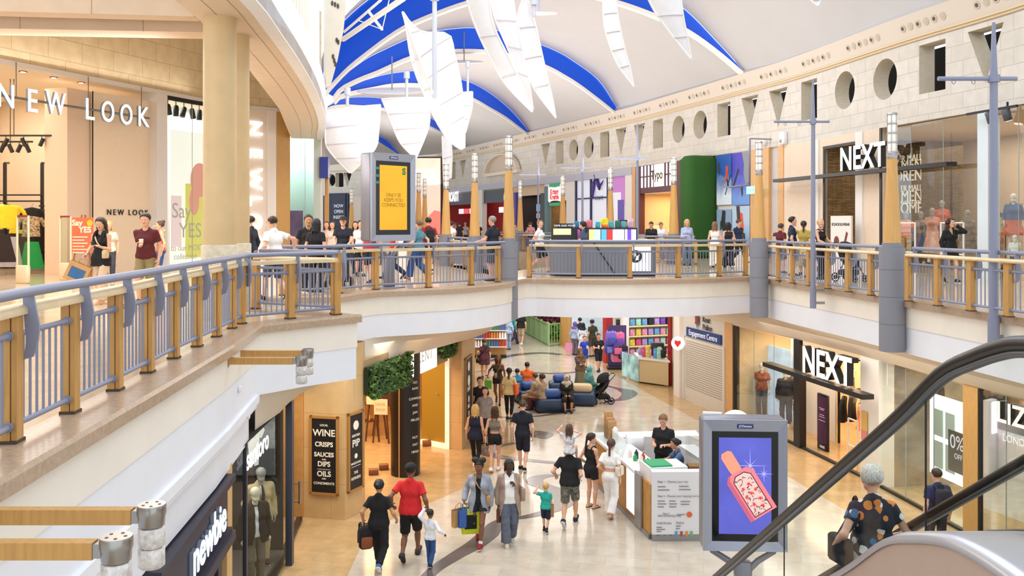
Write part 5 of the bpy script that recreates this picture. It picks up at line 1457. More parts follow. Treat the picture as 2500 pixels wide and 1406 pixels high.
room(WR,1328,1258,3.0,zU,zs(472,1290),mat('dark_shop_back','2b2326',0.6),DGREY,lights=40,lcol=SOFT)
bay(WR,1330,1320,zU,zs(472,1320),DGREY,0.05,0.3)
for px0,px1,py0,py1,c in((1308,1296,500,525,'ff9a70'),(1308,1296,530,552,'e8402a'),(1294,1278,497,515,'5f8db0'),(1294,1278,520,532,'8c7f80'),(1294,1280,540,548,'dfe9f0')):
 bay(WR,px0,px1,zs(py1,1300),zs(py0,1300),mat('screen_'+c,c,0.5,emit=0.7),-1.0,0.1)
bay(WR,1262,1254,zU,zs(470,1258),mat('violet_pillar','4b3a86',0.5,emit=0.1),0.1,0.3)
REDW=mat('red_back_wall','8a1a20',0.6,emit=0.05)
room(WR,1250,1092,3.5,zU,zs(468,1170),REDW,DGREY,lights=90,lcol=SOFT)
bay(WR,1250,1092,zs(497,1170),zs(468,1170),mat('navy_grey_fascia','3b3d4c',0.5),0.05,0.2)
bay(WR,1183,1168,zU,ZL-0.4,LIGHTW,0.2,0.4)
for i,(px,c) in enumerate(((1206,'e9e9ee'),(1110,'f2d9df'),(1122,'d84a50'),(1136,'e9e6e6'),(1150,'cfd4e8'))):
 bay(WR,px+5.5,px-5.5,zs(520,1170),zs(507,1170),mat('menu_screen_%d'%i,c,0.5,emit=0.6),-0.6,0.1)
letters('counter_sign',wallT(WR,1108,zs(482,1108),0.2),'ROASTI',1.1,'white block letters on the dark band over the red food counter','sign',LEDW,sx=0.62,bold=0.04)
T=wallT(WR,1243,zs(483,1243),0.3);e=empty('round_sign',T.to_translation(),'white round lit sign beside the tallest lamp column','sign',rz=T.to_euler().z)
mb=MB();mb.lathe([(0.72,0),(0.72,0.15)],seg=28,T=Matrix.Rotation(math.radians(90),4,'X'));mb.build('disc',mat('sign_white','ffffff',0.4,emit=0.5),e)
bay(WR,1092,1078,zU,ZL,mat('grey_white_pillar','cbc9cd',0.6),0.4,0.6)
T=wallT(WR,1230,zs(419,1230),0.05)
mb=MB();n=20;W=3.2;H=1.25
arc=[(W*math.cos(a),H*math.sin(a)) for a in np.linspace(0,math.pi,n)]
mb.add([tuple(T@Vector((x,0.0,z))) for x,z in arc],[tuple(range(n))],1)
mb.grid([[tuple(T@Vector((x*k,-d,z*k+0.0))) for x,z in arc] for k,d in((1.0,0.0),(1.0,0.35),(1.06,0.35),(1.06,0.0))],0,False)
mb.box(-W*1.1,-0.3,-0.25,W*1.1,0.05,0.0,0,T)
struct(mb.build('trim',[STONE if False else mat('arch_stone','dfd2c2',0.7),mat('niche_back','cbb9a6',0.75)]))
bay(WR,1078,800,zU,ZL,mat('far_pale_wall','ddd0c6',0.7),-0.2,0.3)
bay(WR,852,790,zU,zs(472,820),mat('navy_shop','20243a',0.5),0.1,0.3)
T=wallT(WR,827,zs(510,827),0.2)
e=empty('shop_banner',T.to_translation(),'distant dark blue shopfront panel with white lettering','sign',rz=T.to_euler().z)
mb=MB();mb.box(-0.95,0,-1.9,0.95,0.06,1.6);mb.build('panel',mat('navy_banner','252a45',0.5),e)
mb=MB()
for z,t in((0.3,'NOW'),(-0.3,'OPEN'),(-0.9,'INSIDE')):mb.text(t,0.5,Matrix.Translation((0,-0.02,z)),0,0.01)
mb.build('lettering',mat('sign_white_soft','dfe3f0',0.5,emit=0.3),e)
def next_sign(line,px0,py0,px1,py1,pxl,size,label,d=0.55,h=0.12,w=0.35):
 P0,_=hitline(px0,line);P1,_=hitline(px1,line)
 z=(zat(py0,P0.y)+zat(py1,P1.y))/2
 T=wallT(line,pxl,z,d);e=empty('shop_name_sign',T.to_translation(),label,'sign',rz=T.to_euler().z)
 L,nr=seg_line(line,px0,px1,d,2)
 mb=MB();mb.bar((L[0].x,L[0].y,z),(L[1].x,L[1].y,z),w,h);mb.build('carrier_bar',BLKM,e,world=True)
 mb=MB();mb.text('NEXT',size,Matrix.Translation((0,-0.08,h/2+size*0.36)),0,0.012,sx=0.92,bold=0.014,sp=1.02);mb.build('lettering',LEDW,e)
 mb=MB();mb.text('NEXT',size,Matrix.Translation((0,0.02,h/2+size*0.36)),0,0.18,sx=0.92,bold=0.016,sp=1.02);mb.build('letter_sides',BLKM,e)
 return e
next_sign(WR,2365,403,1928,440,2108,1.12,'white lit NEXT letters on a long black bar, upper floor')
LN=slate(2138,2345,-3.3)
Tn=wallT(WR,2268,U,0)
ang=Tn.to_euler().z;tX=Vector((math.cos(ang),math.sin(ang)))
NEXTBACK=LN
c0=hit(2222,LN[0],LN[1])
e=empty('wall_directory',(c0.x-0.25*math.sin(0),c0.y,zat(460,c0.y)),'cream wall lettering listing the upper and lower mall on the slate wall','sign',rz=ang)
mb=MB();pxm=c0.y/F
for py,t,s in((387,'UPPER MALL',20),(405,'WOMEN',33),(430,'CHILDREN',33),(460,'LOWER MALL',18),(480,'MEN',33),(494,'AND OTHER COLLECTIONS',9),(509,'HOME',33)):
 mb.text(t,s*pxm*1.15,Matrix.Translation((0.75,-0.06,(460-py)*pxm)),0,0.02,align='RIGHT')
mb.build('lettering',mat('cream_letters','f2e8d2',0.5,emit=0.25),e)
mb=MB();mb.tube([(1.3,-0.03,-0.38),(1.75,-0.03,-0.75),(1.75,-0.03,-0.45)],0.05,6);mb.build('arrow',M['cream_letters'],e)
T=wallT(WR,1720,U,0.0)
TURF=mat('artificial_turf','2c5a20',0.95,noise=0.45,nscale=60,bump=0.6)
e=empty('turf_portal',T.to_translation(),'tall dark green turf covered entrance block beside the ski mural','hedge',rz=T.to_euler().z)
hz=ZL-U
mb=MB();mb.rbox((0.42,-0.55,hz/2),(1.15,1.5,hz-0.01),0.28);mb.build('rounded_pillar',TURF,e)
mb=MB();mb.box(-1.3,-0.5,2.55,-0.1,0.1,hz-0.02);mb.box(-1.3,-0.4,0,-0.85,0.1,2.56);mb.build('lintel_block',TURF,e)
mb=MB();mb.box(-0.85,-0.05,0,-0.1,0.0,2.5);mb.build('door',mat('pale_door','d9dde4',0.4),e)
def mural(px0,px1,py0,py1,top,bot,label,shapes,d=0.08):
 L,nr=seg_line(WR,px0,px1,d,2);Y=(L[0].y+L[1].y)/2
 zt,zb=zat(py0,Y),zat(py1,Y);pxc=(px0+px1)/2
 T=wallT(WR,pxc,(zt+zb)/2,d);W=(L[1]-L[0]).length;H=zt-zb
 name='mural_%s_%s'%(top,bot)
 if name not in M:
  m=mat(name,top,0.5);nt=m.node_tree;b=nt.nodes['Principled BSDF']
  tc=nt.nodes.new('ShaderNodeTexCoord');sp=nt.nodes.new('ShaderNodeSeparateXYZ');n=nt.nodes.new('ShaderNodeTexNoise');n.inputs['Scale'].default_value=1.6;n.inputs['Detail'].default_value=6
  ma=nt.nodes.new('ShaderNodeMath');ma.operation='MULTIPLY_ADD';ma.inputs[1].default_value=0.55;r=nt.nodes.new('ShaderNodeValToRGB')
  nt.links.new(tc.outputs['Generated'],sp.inputs[0]);nt.links.new(tc.outputs['Object'],n.inputs[0]);nt.links.new(n.outputs[0],ma.inputs[0]);nt.links.new(sp.outputs[2],ma.inputs[2])
  r.color_ramp.elements[0].color=(*lin(bot),1);r.color_ramp.elements[1].color=(*lin(top),1);r.color_ramp.elements[0].position=0.45;r.color_ramp.elements[1].position=0.85
  nt.links.new(ma.outputs[0],r.inputs[0]);nt.links.new(r.outputs[0],b.inputs['Base Color'])
 e=empty('wall_mural',T.to_translation(),label,'poster','printed ski panels beside the turf portal',rz=T.to_euler().z)
 mb=MB();mb.box(-W/2,0,-H/2,W/2,0.03,H/2);mb.build('print',M[name],e)
 for c,poly in shapes:
  mb=MB();k=len(poly)
  mb.add([(x*W/2,-0.006,z*H/2) for x,z in poly],[tuple(range(k))]);mb.build('picture_shape',mat('print_'+c,c,0.6),e)
 return e
mural(1789,1753,377,500,'1d55a8','d8e6f2','blue and white print of a skier in a red jacket, upper left of the mural',[('d2482e',[(0.3,0.55),(0.62,0.5),(0.5,0.05),(0.1,-0.2),(0.25,0.2)]),('1c2338',[(0.35,0.05),(0.55,0.0),(0.75,-0.35),(0.5,-0.3)]),('2b2b33',[(0.15,-0.6),(0.25,-0.62),(0.95,0.15),(0.88,0.2)]),('3b3a40',[(-0.9,0.6),(-0.65,0.75),(-0.45,0.4),(-0.6,0.15)])])
mural(1833,1791,372,500,'4238b5','6f9ae0','violet print of crossed skis against rock, upper right of the mural',[('8d8f98',[(0.15,1.0),(0.95,1.0),(0.95,-0.15),(0.6,-0.25),(0.35,0.2),(0.4,0.55)]),('1f1e2e',[(-0.95,-0.3),(-0.8,-0.35),(-0.15,0.35),(-0.3,0.4)]),('2e3048',[(0.0,-0.3),(0.25,-0.2),(0.3,-0.6),(0.15,-0.7)])])
mural(1789,1753,511,596,'8ea6c6','ccd9e4','pale print of a snowboarder in dark clothes, lower left of the mural',[('2a2e36',[(-0.2,0.95),(0.25,0.9),(0.2,0.3),(0.45,-0.3),(0.0,-0.4),(-0.4,0.1)]),('3c5a48',[(-0.5,0.3),(-0.2,0.4),(-0.3,-0.2),(-0.55,-0.2)])])
mural(1833,1791,503,598,'b5cbe2','7aa3cc','print of a skier with orange jacket seen from below, lower right of the mural',[('e2552f',[(-0.1,0.7),(0.25,0.6),(0.4,-0.3),(0.0,-0.2)]),('2a2a36',[(0.1,-0.3),(0.5,-0.4),(0.6,-0.9),(0.2,-0.9)]),('40343c',[(-0.5,1.0),(-0.1,1.0),(0.0,0.2),(-0.4,0.3)])])
mural(1690,1677,388,506,'cfd6dc','8a7a66','narrow print with a climber, left of the turf portal',[('4a3a32',[(0.1,0.8),(0.6,0.6),(0.5,-0.2),(0.0,0.1)])],d=0.1)
T=wallT(WR,1850,zs(455,1850),0.0)
e=empty('hanging_sign_frame',T.to_translation(),'thin grey frame projecting from the wood panel right of the mural','frame',rz=T.to_euler().z)
mb=MB();mb.tube([(1.0,-1.0,1.9),(1.0,-1.0,0),(-1.1,-1.0,0)],0.045,6);mb.tube([(1.0,-1.0,1.9),(1.0,0,1.9)],0.03,6);mb.tube([(-1.1,-1.0,0),(-1.1,0,0)],0.03,6);mb.build('tube_frame',STEEL,e)
T=wallT(WR,1834,zs(466,1834),0.5)
e=empty('exit_sign',T.to_translation(),'small pale green lit exit sign right of the ski mural','sign',rz=T.to_euler().z)
mb=MB();mb.box(-0.38,0,-0.16,0.38,0.08,0.16);mb.build('case',mat('exit_green','9fe6c4',0.4,emit=0.5),e)
for px,py,w_,lab in((1918,338,0.22,'white wall box on the stone above the NEXT shop'),(1871,349,0.1,'small grey camera on the stone left of the white wall box')):
 T=wallT(WR,px,zs(py,px),0.03);e=empty('wall_unit',T.to_translation(),lab,'wall unit',rz=T.to_euler().z)
 mb=MB();mb.rbox((0,-0.08,0),(w_*1.5,0.22,w_*2.2),0.05);mb.build('case',WHITE,e)
 mb=MB();mb.ball((0,-0.16,-w_*0.5),w_*0.4,10);mb.build('dome',mat('grey_dome','9d9a98',0.3),e)
for px,py in((2418,292),(2458,285)):
 T=wallT(WR,px,zs(py,px),0.35);e=empty('track_spot',T.to_translation(),'dark spot lamp on the track, %s of the grey mast'%('left' if px<2426 else 'right'),'lamp',rz=T.to_euler().z)
 mb=MB();mb.lathe([(0.09,-0.16),(0.11,-0.15),(0.11,0.14),(0.07,0.16)],seg=14,T=Matrix.Rotation(math.radians(20),4,'X'));mb.build('housing',mat('slate_lamp','4a4c56',0.4),e)
 mb=MB();mb.box(-0.02,0,0.14,0.02,0.04,0.34);mb.build('bracket',BLKM,e)
 mb=MB();mb.lathe([(0.085,-0.165),(0.085,-0.155)],seg=14,T=Matrix.Rotation(math.radians(20),4,'X'));mb.build('lens',mat('lamp_lens','fff2dd',0.4,emit=3),e)
L,nr=seg_line(WR,2510,2386,0.33,2)
mb=MB();mb.bar((L[0].x,L[0].y,ZL-0.08),(L[1].x,L[1].y,ZL-0.08),0.06,0.06);tag(mb.build('lamp_track',BLKM),'black lamp track above the mannequin window','track')
# upper left: the clothes shop
zl=lambda py,px,line=WL:zat(py,hitline(px,line)[0].y)
SHOPW=mat('clothes_shop_wall','e8d6bf',0.75,noise=0.02)
PINKW=mat('pinkish_panel','dcc4ae',0.7)
A0,B0,n0=room(WLX,-330,400,7.0,U,ZLL-0.03,SHOPW,mat('clothes_shop_ceiling','eadbc6',0.8),SHOPW,lights=400,lcol=(1,0.89,0.76))
bay(WL,186,240,U,CZ+4.15,PINKW,-0.35,0.9);bay(WL,243,380,U,CZ+4.15,SHOPW,-0.25,0.6)
bay(WL,240.5,242.5,U,CZ+4.15,BLKM,-0.24,0.02)
bay(WL,380,406,U,ZLL,mat('white_pier','dedcdc',0.6),0.05,0.6)
room(WL,406,606,2.2,U,ZLL-0.05,mat('bright_window_back','f0ece8',0.8),WARMCEIL,lights=120,lcol=(1,0.95,0.9))
glass_bay(WL,406,606,U+0.05,ZLL-0.08,3,-0.05,nameidx=13)
bay(WL,406,606,ZLL-0.2,ZLL-0.06,BLKM,0.0,0.1)
bay(WL,606,652,U,ZLL,mat('cream_sign_panel','e4d5c8',0.6),0.0,0.4);bay(WL,652,673,U,ZLL,LIGHTW,0.05,0.4)
bay(WL,673,706,U,ZLL,mat('oak_panel','c89a5c',0.5,noise=0.08,stretch=(4,4,0.5)),0.05,0.4)
room(WL,706,783,3.0,U,ZLL-0.05,mat('mint_back_wall','d6e4db',0.8),LIGHTW,mat('pale_mint','dde8e0',0.8),lights=80,lcol=COOL)
glass_bay(WL,706,783,U+0.02,ZLL-0.65,2,0.0,GLASS,14)
BLUEP=mat('royal_blue_panel','22338f',0.4)
bay(WL,706,783,ZLL-0.62,ZLL,BLUEP,0.06,0.2)
bay(WL,707,742,U,zl(514,724),mat('purple_poster','7c5c86',0.5,noise=0.5,nscale=1.6),-0.15,0.05)
RET=[(-7.7,36.4),(-8.6,40.5),(-10.5,50)]
mb=MB();mb.uv=[];wallstrip(RET,U,ZLL+1.5,0.3,mb);struct(mb.build('wall_left',LIGHTW))
mb=MB();mb.bar((-7.62,36.5,ZLL-3.3),(-7.62,36.5,ZLL-0.2),0.12,0.12);struct(mb.build('trim',CHROME))
mb=MB();mb.box(-7.75,36.25,ZLL-2.6,-7.4,36.6,ZLL-1.75);struct(mb.build('trim',BLUEP))
mb=MB();mb.box(-7.6,36.5,U,-7.45,36.7,ZLL-2.2);struct(mb.build('trim',WOOD))
e=empty('shop_name_sign',tuple(wallT(WL,200,CZ+3.49,0.2).to_translation()),'suspended lit NEW LOOK letters above the clothes shop entrance','sign')
for px,ch in((12,'N'),(76,'E'),(134,'W'),(216,'L'),(261,'O'),(306,'O'),(347,'K')):
 T=wallT(WL,px,zl({12:240,76:252,134:258,216:272,261:278,306:285,347:290}[px],px),0.2)
 mb=MB();kx=0.72 if ch in 'WO' else 0.84;mb.text(ch,0.92,T@Matrix.Translation((0,-0.05,0)),0,0.012,bold=0.004,sx=kx);mb.text(ch,0.92,T@Matrix.Translation((0,0.0,0)),1,0.08,bold=0.006,sx=kx)
 mb.build('letter',[LEDC,mat('letter_return','8d97a8',0.5)],e,world=True)
L,nr=seg_line(WL,-20,352,0.2,6)
mb=MB();mb.tube([(q.x,q.y,CZ+3.5) for q in L],0.035,6);mb.build('carrier_rail',mat('rail_grey','777a80',0.4,metal=0.5),e,world=True)
for px in(26,203,333):
 p,_=hitline(px,WL);mb=MB();q=p+nr*0.2;mb.tube([(q.x,q.y,CZ+3.5),(q.x,q.y,ZLL+0.02)],0.014,6);mb.build('hanger_rod',mat('rail_grey','777a80',0.4,metal=0.5),e,world=True)
T=wallT(WL,313,zl(519,313),-0.22)
e=empty('wall_name',T.to_translation(),'small black NEW LOOK lettering on the cream shop wall','sign',rz=T.to_euler().z)
mb=MB();mb.text('NEW LOOK',0.26,Matrix.Identity(4),0,0.02,sp=1.45);mb.build('lettering',BLACK,e)
T=wallT(WL,620,U,0.03)
e=empty('upright_name_sign',T.to_translation(),'lit NEW LOOK letters running down the cream panel right of the columns','sign',rz=T.to_euler().z)
for py,ch in((313,'N'),(374,'E'),(437,'W'),(490,'L'),(542,'O'),(592,'O'),(634,'K')):
 mb=MB();mb.text(ch,0.78,Matrix.Translation((0,-0.06,zl(py,616)-U))@Matrix.Rotation(math.radians(90),4,'Y'),0,0.05,bold=0.012);mb.build('letter',LEDW,e)
for px,py in((20,183),(98,198),(172,212),(238,224)):
 p,_=hitline(px,WL);q=p-nr*0.65
 e=empty('recessed_spot',(q.x,q.y,ZLL-0.05),'recessed ceiling spot %s the lit shop name'%{20:'above the first letter of',98:'above the second letter of',172:'above the gap between the words of',238:'above the end of'}[px],'lamp','recessed spots over the entrance')
 mb=MB();mb.lathe([(0.11,0),(0.11,0.02)],seg=16);mb.build('trim_ring',BLKM,e)
 mb=MB();mb.lathe([(0.075,-0.006),(0.075,0.01)],seg=14);mb.build('lens',mat('lamp_lens','fff2dd',0.4,emit=3),e)
 l=bpy.data.lights.new('spot_light','SPOT');l.energy=160;l.spot_size=math.radians(55);l.spot_blend=0.6;l.color=WARM
 o=bpy.data.objects.new('spot_light',l);o.location=(q.x,q.y,ZLL-0.1);COL.objects.link(o);o.rotation_euler=(math.radians(-22),0,math.radians(-20))
for(x0,x1,py,n_,lab) in((-60,128,331,4,'upper black lighting track in the clothes shop'),(-30,80,346,5,'lower black lighting track with five lamps in the clothes shop')):
 Yt=27.5;a,b=pt(x0,py,Yt),pt(x1,py,Yt)
 e=empty('lighting_track',tuple((a+b)/2),lab,'lamp','black lighting tracks')
 mb=MB();mb.bar(a,b,0.05,0.05);mb.build('track',BLKM,e,world=True)
 mb=MB();c=(a+b)/2;mb.tube([tuple(c),(c.x,c.y,ZLL-0.03)],0.012,5);mb.build('hanger_rod',BLKM,e,world=True)
 for i in range(n_):
  q=a.lerp(b,(i+0.7)/(n_+0.3))+Vector((0,0,-0.2))
  mb=MB();mb.lathe([(0.06,-0.13),(0.06,0.13)],seg=12,T=Matrix.Translation(q)@Matrix.Rotation(math.radians(25*(1 if i%2 else-1)),4,'Y'));mb.tube([tuple(q),tuple(q+Vector((0,0,0.2)))],0.012,5);mb.build('lamp_head',BLKM,e,world=True)
def garment(kind,label,loc,ang,c,w=0.42,h=0.6,group=None,pat=None,hook=True):
 e=empty({'top':'hanging_blouse','jacket':'hanging_jacket','skirt':'hanging_skirt','dress':'hanging_dress'}[kind],loc,label,'clothing',group,rz=math.radians(ang))
 m=cloth(c) if pat is None else mat('print_cloth_'+c+pat,c,0.85,noise=0.9,nscale=16)
 mb=MB();rows=[];n=20
 prof={'top':[(0.3,0),(0.9,-0.06),(1.0,-0.12),(0.86,-0.3),(0.86,-0.8),(0.92,-1.0)],'jacket':[(0.3,0),(0.95,-0.05),(1.05,-0.14),(0.95,-0.4),(0.98,-1.0)],'skirt':[(0.62,0),(0.66,-0.05),(0.85,-0.4),(1.2,-1.0)],'dress':[(0.3,0),(0.85,-0.05),(0.8,-0.3),(0.7,-0.4),(0.9,-0.7),(1.15,-1.0)]}[kind]
 for k,z in prof:
  rows.append([(w/2*k*math.cos(a)*(1+0.05*math.sin(a*7)*-z),0.075*(0.6-z*0.5)*math.sin(a)*(1+0.4*math.sin(a*9+z*3)*-z),z*h) for a in np.linspace(0,2*math.pi,n)])
 mb.grid(rows,0,True);mb.build('cloth',m,e)
 if kind in('top','jacket'):
  for q in(-1,1):
   mb=MB();mb.tube([(q*w*0.42,0,-0.1*h),(q*w*0.58,0.02,-0.3*h),(q*w*(0.66 if kind=='top' else 0.6),0.03,-(0.5 if kind=='top' else 0.9)*h)],[0.07,0.065,0.055],8,sx=0.8);mb.build('sleeve',m,e)
 if hook:
  mb=MB();mb.tube([(-w*0.35,0,-0.05),(0,0,0.02),(w*0.35,0,-0.05)],0.008,5);mb.tube([(0,0,0.02),(0,0,0.1),(0.03,0,0.13),(0.05,0,0.1)],0.005,5);mb.build('hanger',BLKM,e)
 return e
def gat(px,py,Y):return tuple(pt(px,py,Y))
gs=[('top','yellow short sleeved blouse hanging at the front of the rack',18,500,29,'e2d02c',0.8,0.75,None),('top','yellow blouse hanging behind the front one, by the wall',44,512,30.5,'dcc62a',0.6,0.8,None),('jacket','black jacket on a hanger beside the yellow blouses',78,507,29.5,'1d1c20',0.55,0.8,None),('top','leopard print blouse in front of the black jacket',76,528,28.8,'b09a7c',0.6,0.65,'a'),('skirt','bright green skirt hanging low on the rack',78,590,28.6,'1d9a4e',0.62,0.85,None),('dress','dark green patterned dress hanging at the rail end',133,553,29,'1d5a38',0.5,1.05,'b'),('skirt','pale grey denim skirt below the yellow blouse',26,578,28.4,'b4b3bd',0.6,0.95,None),('skirt','dark brown skirt hanging at the left picture edge',4,572,27.5,'2a2120',0.7,0.85,None),('top','yellow cardigan hanging high beside the wall post',157,502,31,'dcc433',0.5,0.8,None),('jacket','black top hanging right of the yellow cardigan',177,500,31,'1b1a1d',0.45,0.8,None),('top','white blouse at the far left behind the yellow one',0,498,31,'e4dcd6',0.6,0.8,None),('jacket','grey brown cardigan behind the security gate',150,555,29.2,'6f635a',0.5,0.9,None)]
for k,lab,px,py,Y,c,w_,h_,pat in gs:garment(k,lab,gat(px,py,Y),15,c,w_,h_,'clothes in the clothes shop',pat)
for i in range(9):
 garment('jacket','black jacket in the packed row on the rail, %s from its right end'%['last','second','third','fourth','fifth','sixth','seventh','eighth','ninth'][i],gat(123-4.6*i,548-0.4*i,30.3),75,['1c1a1c','231f1f','2b2422'][i%3],0.5,1.0,'row of black jackets')
e=empty('clothes_rack',gat(100,655,31.5),'black wall rack with tall posts and shelves in the clothes shop','rack')
for px,y0 in((12,398),(103,398),(168,392)):
 mb=MB();a,b,c=pt(px,y0,31.5),pt(px,655,31.5),pt(px+9,y0,32.2);mb.bar(b,a,0.09,0.09);mb.bar(a,c,0.07,0.07);mb.build('post',BLKM,e,world=True)
for x0,x1,py in((-40,103,476),(-40,103,491),(100,184,503),(100,184,530)):
 mb=MB();a,b=pt(x0,py,31.4),pt(x1,py,31.4);mb.bar(a,b,0.3 if py in(503,530) else 0.06,0.05);mb.build('shelf' if py in(503,530) else 'rail',BLKM,e,world=True)
mb=MB();a,b=pt(95,541,30.3),pt(150,541,30.3);mb.bar(a,b,0.05,0.05);mb.build('rail',BLKM,e,world=True)
mb=MB();a=pt(-60,560,31.8);b=pt(186,655,31.8);mb.box(a.x,31.8,b.z,b.x,31.9,a.z);mb.build('back_panel',mat('dark_brown_panel','3a2c24',0.7),e,world=True)
for i,px in enumerate((112,122,136)):
 p=pt(px,524,31.3);mb=MB();mb.rbox((0,0,0.05),(0.12,0.32,0.1),0.05);mb.rbox((0,-0.08,0.13),(0.1,0.12,0.12),0.04)
 e=mb.build('boot',mat('dark_leather','241c1a',0.4),loc=tuple(p));tag(e,'dark ankle boot on the black shelf, %s of three'%['left','middle','right'][i],'shoe','boots on the shelf')
for px,py,lab in((56,692,'pale security gate nearer the railing, at the shop entrance'),(160,684,'pale security gate beside the orange board')):
 p=gp(px,py,U)
 e=empty('security_gate',(p.x,p.y,U),lab,'security gate','security gates',rz=math.radians(-12))
 GATE=mat('pale_gate','d9c6a8',0.5)
 mb=MB();mb.rbox((0,0,0.24),(0.38,0.14,0.48),0.05);mb.build('base',GATE,e)
 mb=MB();mb.tube([(-0.17,0,0.45),(-0.17,0,1.78),(0.17,0,1.78),(0.17,0,0.45)],0.03,6);mb.build('loop_frame',GATE,e)
 mb=MB();mb.cbox((0,0,1.77),(0.3,0.06,0.05));mb.build('top_strip',mat('dark_red_strip','8a2a2c',0.5),e)
 mb=MB();mb.box(-0.14,-0.008,0.5,0.14,0.008,1.74);mb.build('clear_panel',GLASS,e)
p=gp(203,678,U);e=empty('easel_sign',(p.x,p.y,U),'orange Say YES board on a wooden easel by the shop entrance','sign',rz=math.radians(-6))
ORANGE=mat('orange_board','e8714f',0.6)
zt,zb=zat(531,p.y)-U,zat(617,p.y)-U
mb=MB();mb.box(-0.36,-0.1,zb,0.36,-0.07,zt);mb.build('board',ORANGE,e)
for a,b in(((-0.33,-0.1,0),(-0.05,0.02,zt+0.08)),((0.33,-0.1,0),(0.05,0.02,zt+0.08)),((0,0.5,0),(0,0.05,zt))):
 mb=MB();mb.bar(a,b,0.035,0.035);mb.build('leg',mat('easel_wood','9a5f36',0.6),e)
mb=MB();mb.text('Say',0.24,Matrix.Translation((-0.12,-0.104,zt-0.16)),0,0.004,bold=0.008);mb.text('YES',0.24,Matrix.Translation((0.12,-0.104,zt-0.36)),0,0.004,bold=0.008)
for i in range(6):mb.box(-0.26,-0.104,zt-0.58-i*0.09,0.2-0.1*(i%2),-0.102,zt-0.55-i*0.09)
mb.build('lettering',mat('sign_cream','f6ead8',0.6),e)
mb=MB();mb.lathe([(0.09,0),(0.09,0.006)],(0.27,0,0),16,T=Matrix.Translation((0,-0.102,zt-0.16))@Matrix.Rotation(math.radians(90),4,'X'));mb.build('yellow_spot',mat('yellow_spot','f2c12e',0.6),e)
T=wallT(WL,452,zl(540,452),-0.35)
e=empty('window_poster',T.to_translation(),'bright window poster in yellow, pink and white beside the columns','poster',rz=T.to_euler().z)
mb=MB();mb.box(-0.75,0,-1.5,1.0,0.02,3.2);mb.build('white_sheet',mat('poster_white','f6f2ee',0.6,emit=0.5),e)  # poster parts get their own glow to look brightly lit behind the glass
mb=MB();mb.box(0.0,-0.012,-1.3,0.95,-0.004,1.35);mb.build('yellow_panel',mat('poster_yellow','eee27a',0.6,emit=0.25),e)
mb=MB();mb.box(-0.72,-0.012,-0.9,-0.2,-0.004,0.9);mb.build('pink_panel',mat('poster_pink','f3d6da',0.6,emit=0.35),e)
mb=MB();mb.add([(0.75+0.5*math.cos(a),-0.014,1.5+0.62*math.sin(a)) for a in np.linspace(0,2*math.pi,25)[:-1]],[tuple(range(24))]);mb.add([(0.45+0.26*math.cos(a),-0.016,0.72+0.5*math.sin(a)) for a in np.linspace(0,2*math.pi,25)[:-1]],[tuple(range(24))]);mb.build('coral_shape',mat('poster_coral','f2a898',0.6,emit=0.25),e)
mb=MB();mb.text('Say',0.75,Matrix.Translation((-0.2,-0.02,0.35)),0,0.004);mb.text('YES',0.75,Matrix.Translation((0.25,-0.02,-0.35)),0,0.004);mb.text('to our MOST',0.3,Matrix.Translation((0.1,-0.02,-0.95)),0,0.004);mb.text('collection',0.3,Matrix.Translation((0.0,-0.02,-1.25)),0,0.004)
mb.build('lettering',mat('poster_letter','cfc6bd',0.6,emit=0.1),e)
T=wallT(WL,452,zl(262,452),-0.3)
for i in range(5):
 e=empty('window_spot',T@Vector((-0.75+i*0.4,0.1,0.0)),'black spot lamp under the window head, %s from the white pier'%['first','second','third','fourth','fifth'][i],'lamp','window spots',rz=T.to_euler().z)
 mb=MB();mb.lathe([(0.09,-0.3),(0.1,-0.28),(0.1,0.05),(0.05,0.1)],seg=12,T=Matrix.Rotation(math.radians(18*(i%3-1)),4,'Y'));mb.build('housing',BLKM,e)
 mb=MB();mb.tube([(0,0,0.05),(0,0,0.32)],0.02,6);mb.build('stem',BLKM,e)
 # lower left: newbie, santoro, the stone pier and the local food shop
def sl_at(Y):
 for a,b in zip(SL[:-1],SL[1:]):
  if a[1]<=Y<=b[1]:
   s=(Y-a[1])/(b[1]-a[1]);t=(Vector(b)-Vector(a)).normalized();return Vector((a[0]+s*(b[0]-a[0]),Y)),t
def slT(Y,z,d=0.0):
 p,t=sl_at(Y);n=Vector((t.y,-t.x));X=Vector((-n.x,-n.y,0)).cross(Vector((0,0,1)))
 return frame(Vector((p.x+n.x*d,Y,z)),math.atan2(X.y,X.x))
def slbay(y0,y1,z0,z1,m,d=0.0,th=0.12,name='wall_left'):
 a,t=sl_at(y0);b,_=sl_at(y1);n=Vector((t.y,-t.x));mb=MB();mb.uv=[]
 wallstrip([a+n*d,b+n*d],z0,z1,th,mb);return struct(mb.build(name,m))
PIERM=tilemat('tan_pier_stone','cfae7e','c9a674','b7935f',1.3,0.75,0.55,0.006,vertical=True,noise=0.1)
NB=mat('ink_blue_fascia','262437',0.45)
T=slT(10.7,2.55,0.06)
e=empty('shop_fascia',T.to_translation(),'dark blue fascia board with white lit newbie lettering','sign',rz=T.to_euler().z)
mb=MB();mb.box(-2.1,0,-0.36,1.32,0.2,0.36);mb.build('board',NB,e)
for z0,z1,d in((0.33,0.42,-0.1),(-0.45,-0.33,-0.1),(0.29,0.33,-0.05),(-0.33,-0.29,-0.05)):
 mb=MB();mb.box(-2.1,d,z0,1.36,0.2,z1);mb.build('moulding',NB,e)
mb=MB();mb.text('newbie',0.58,Matrix.Translation((0.16,-0.05,-0.01)),0,0.01,bold=0.006,sp=1.02);mb.build('lettering',LEDC,e)
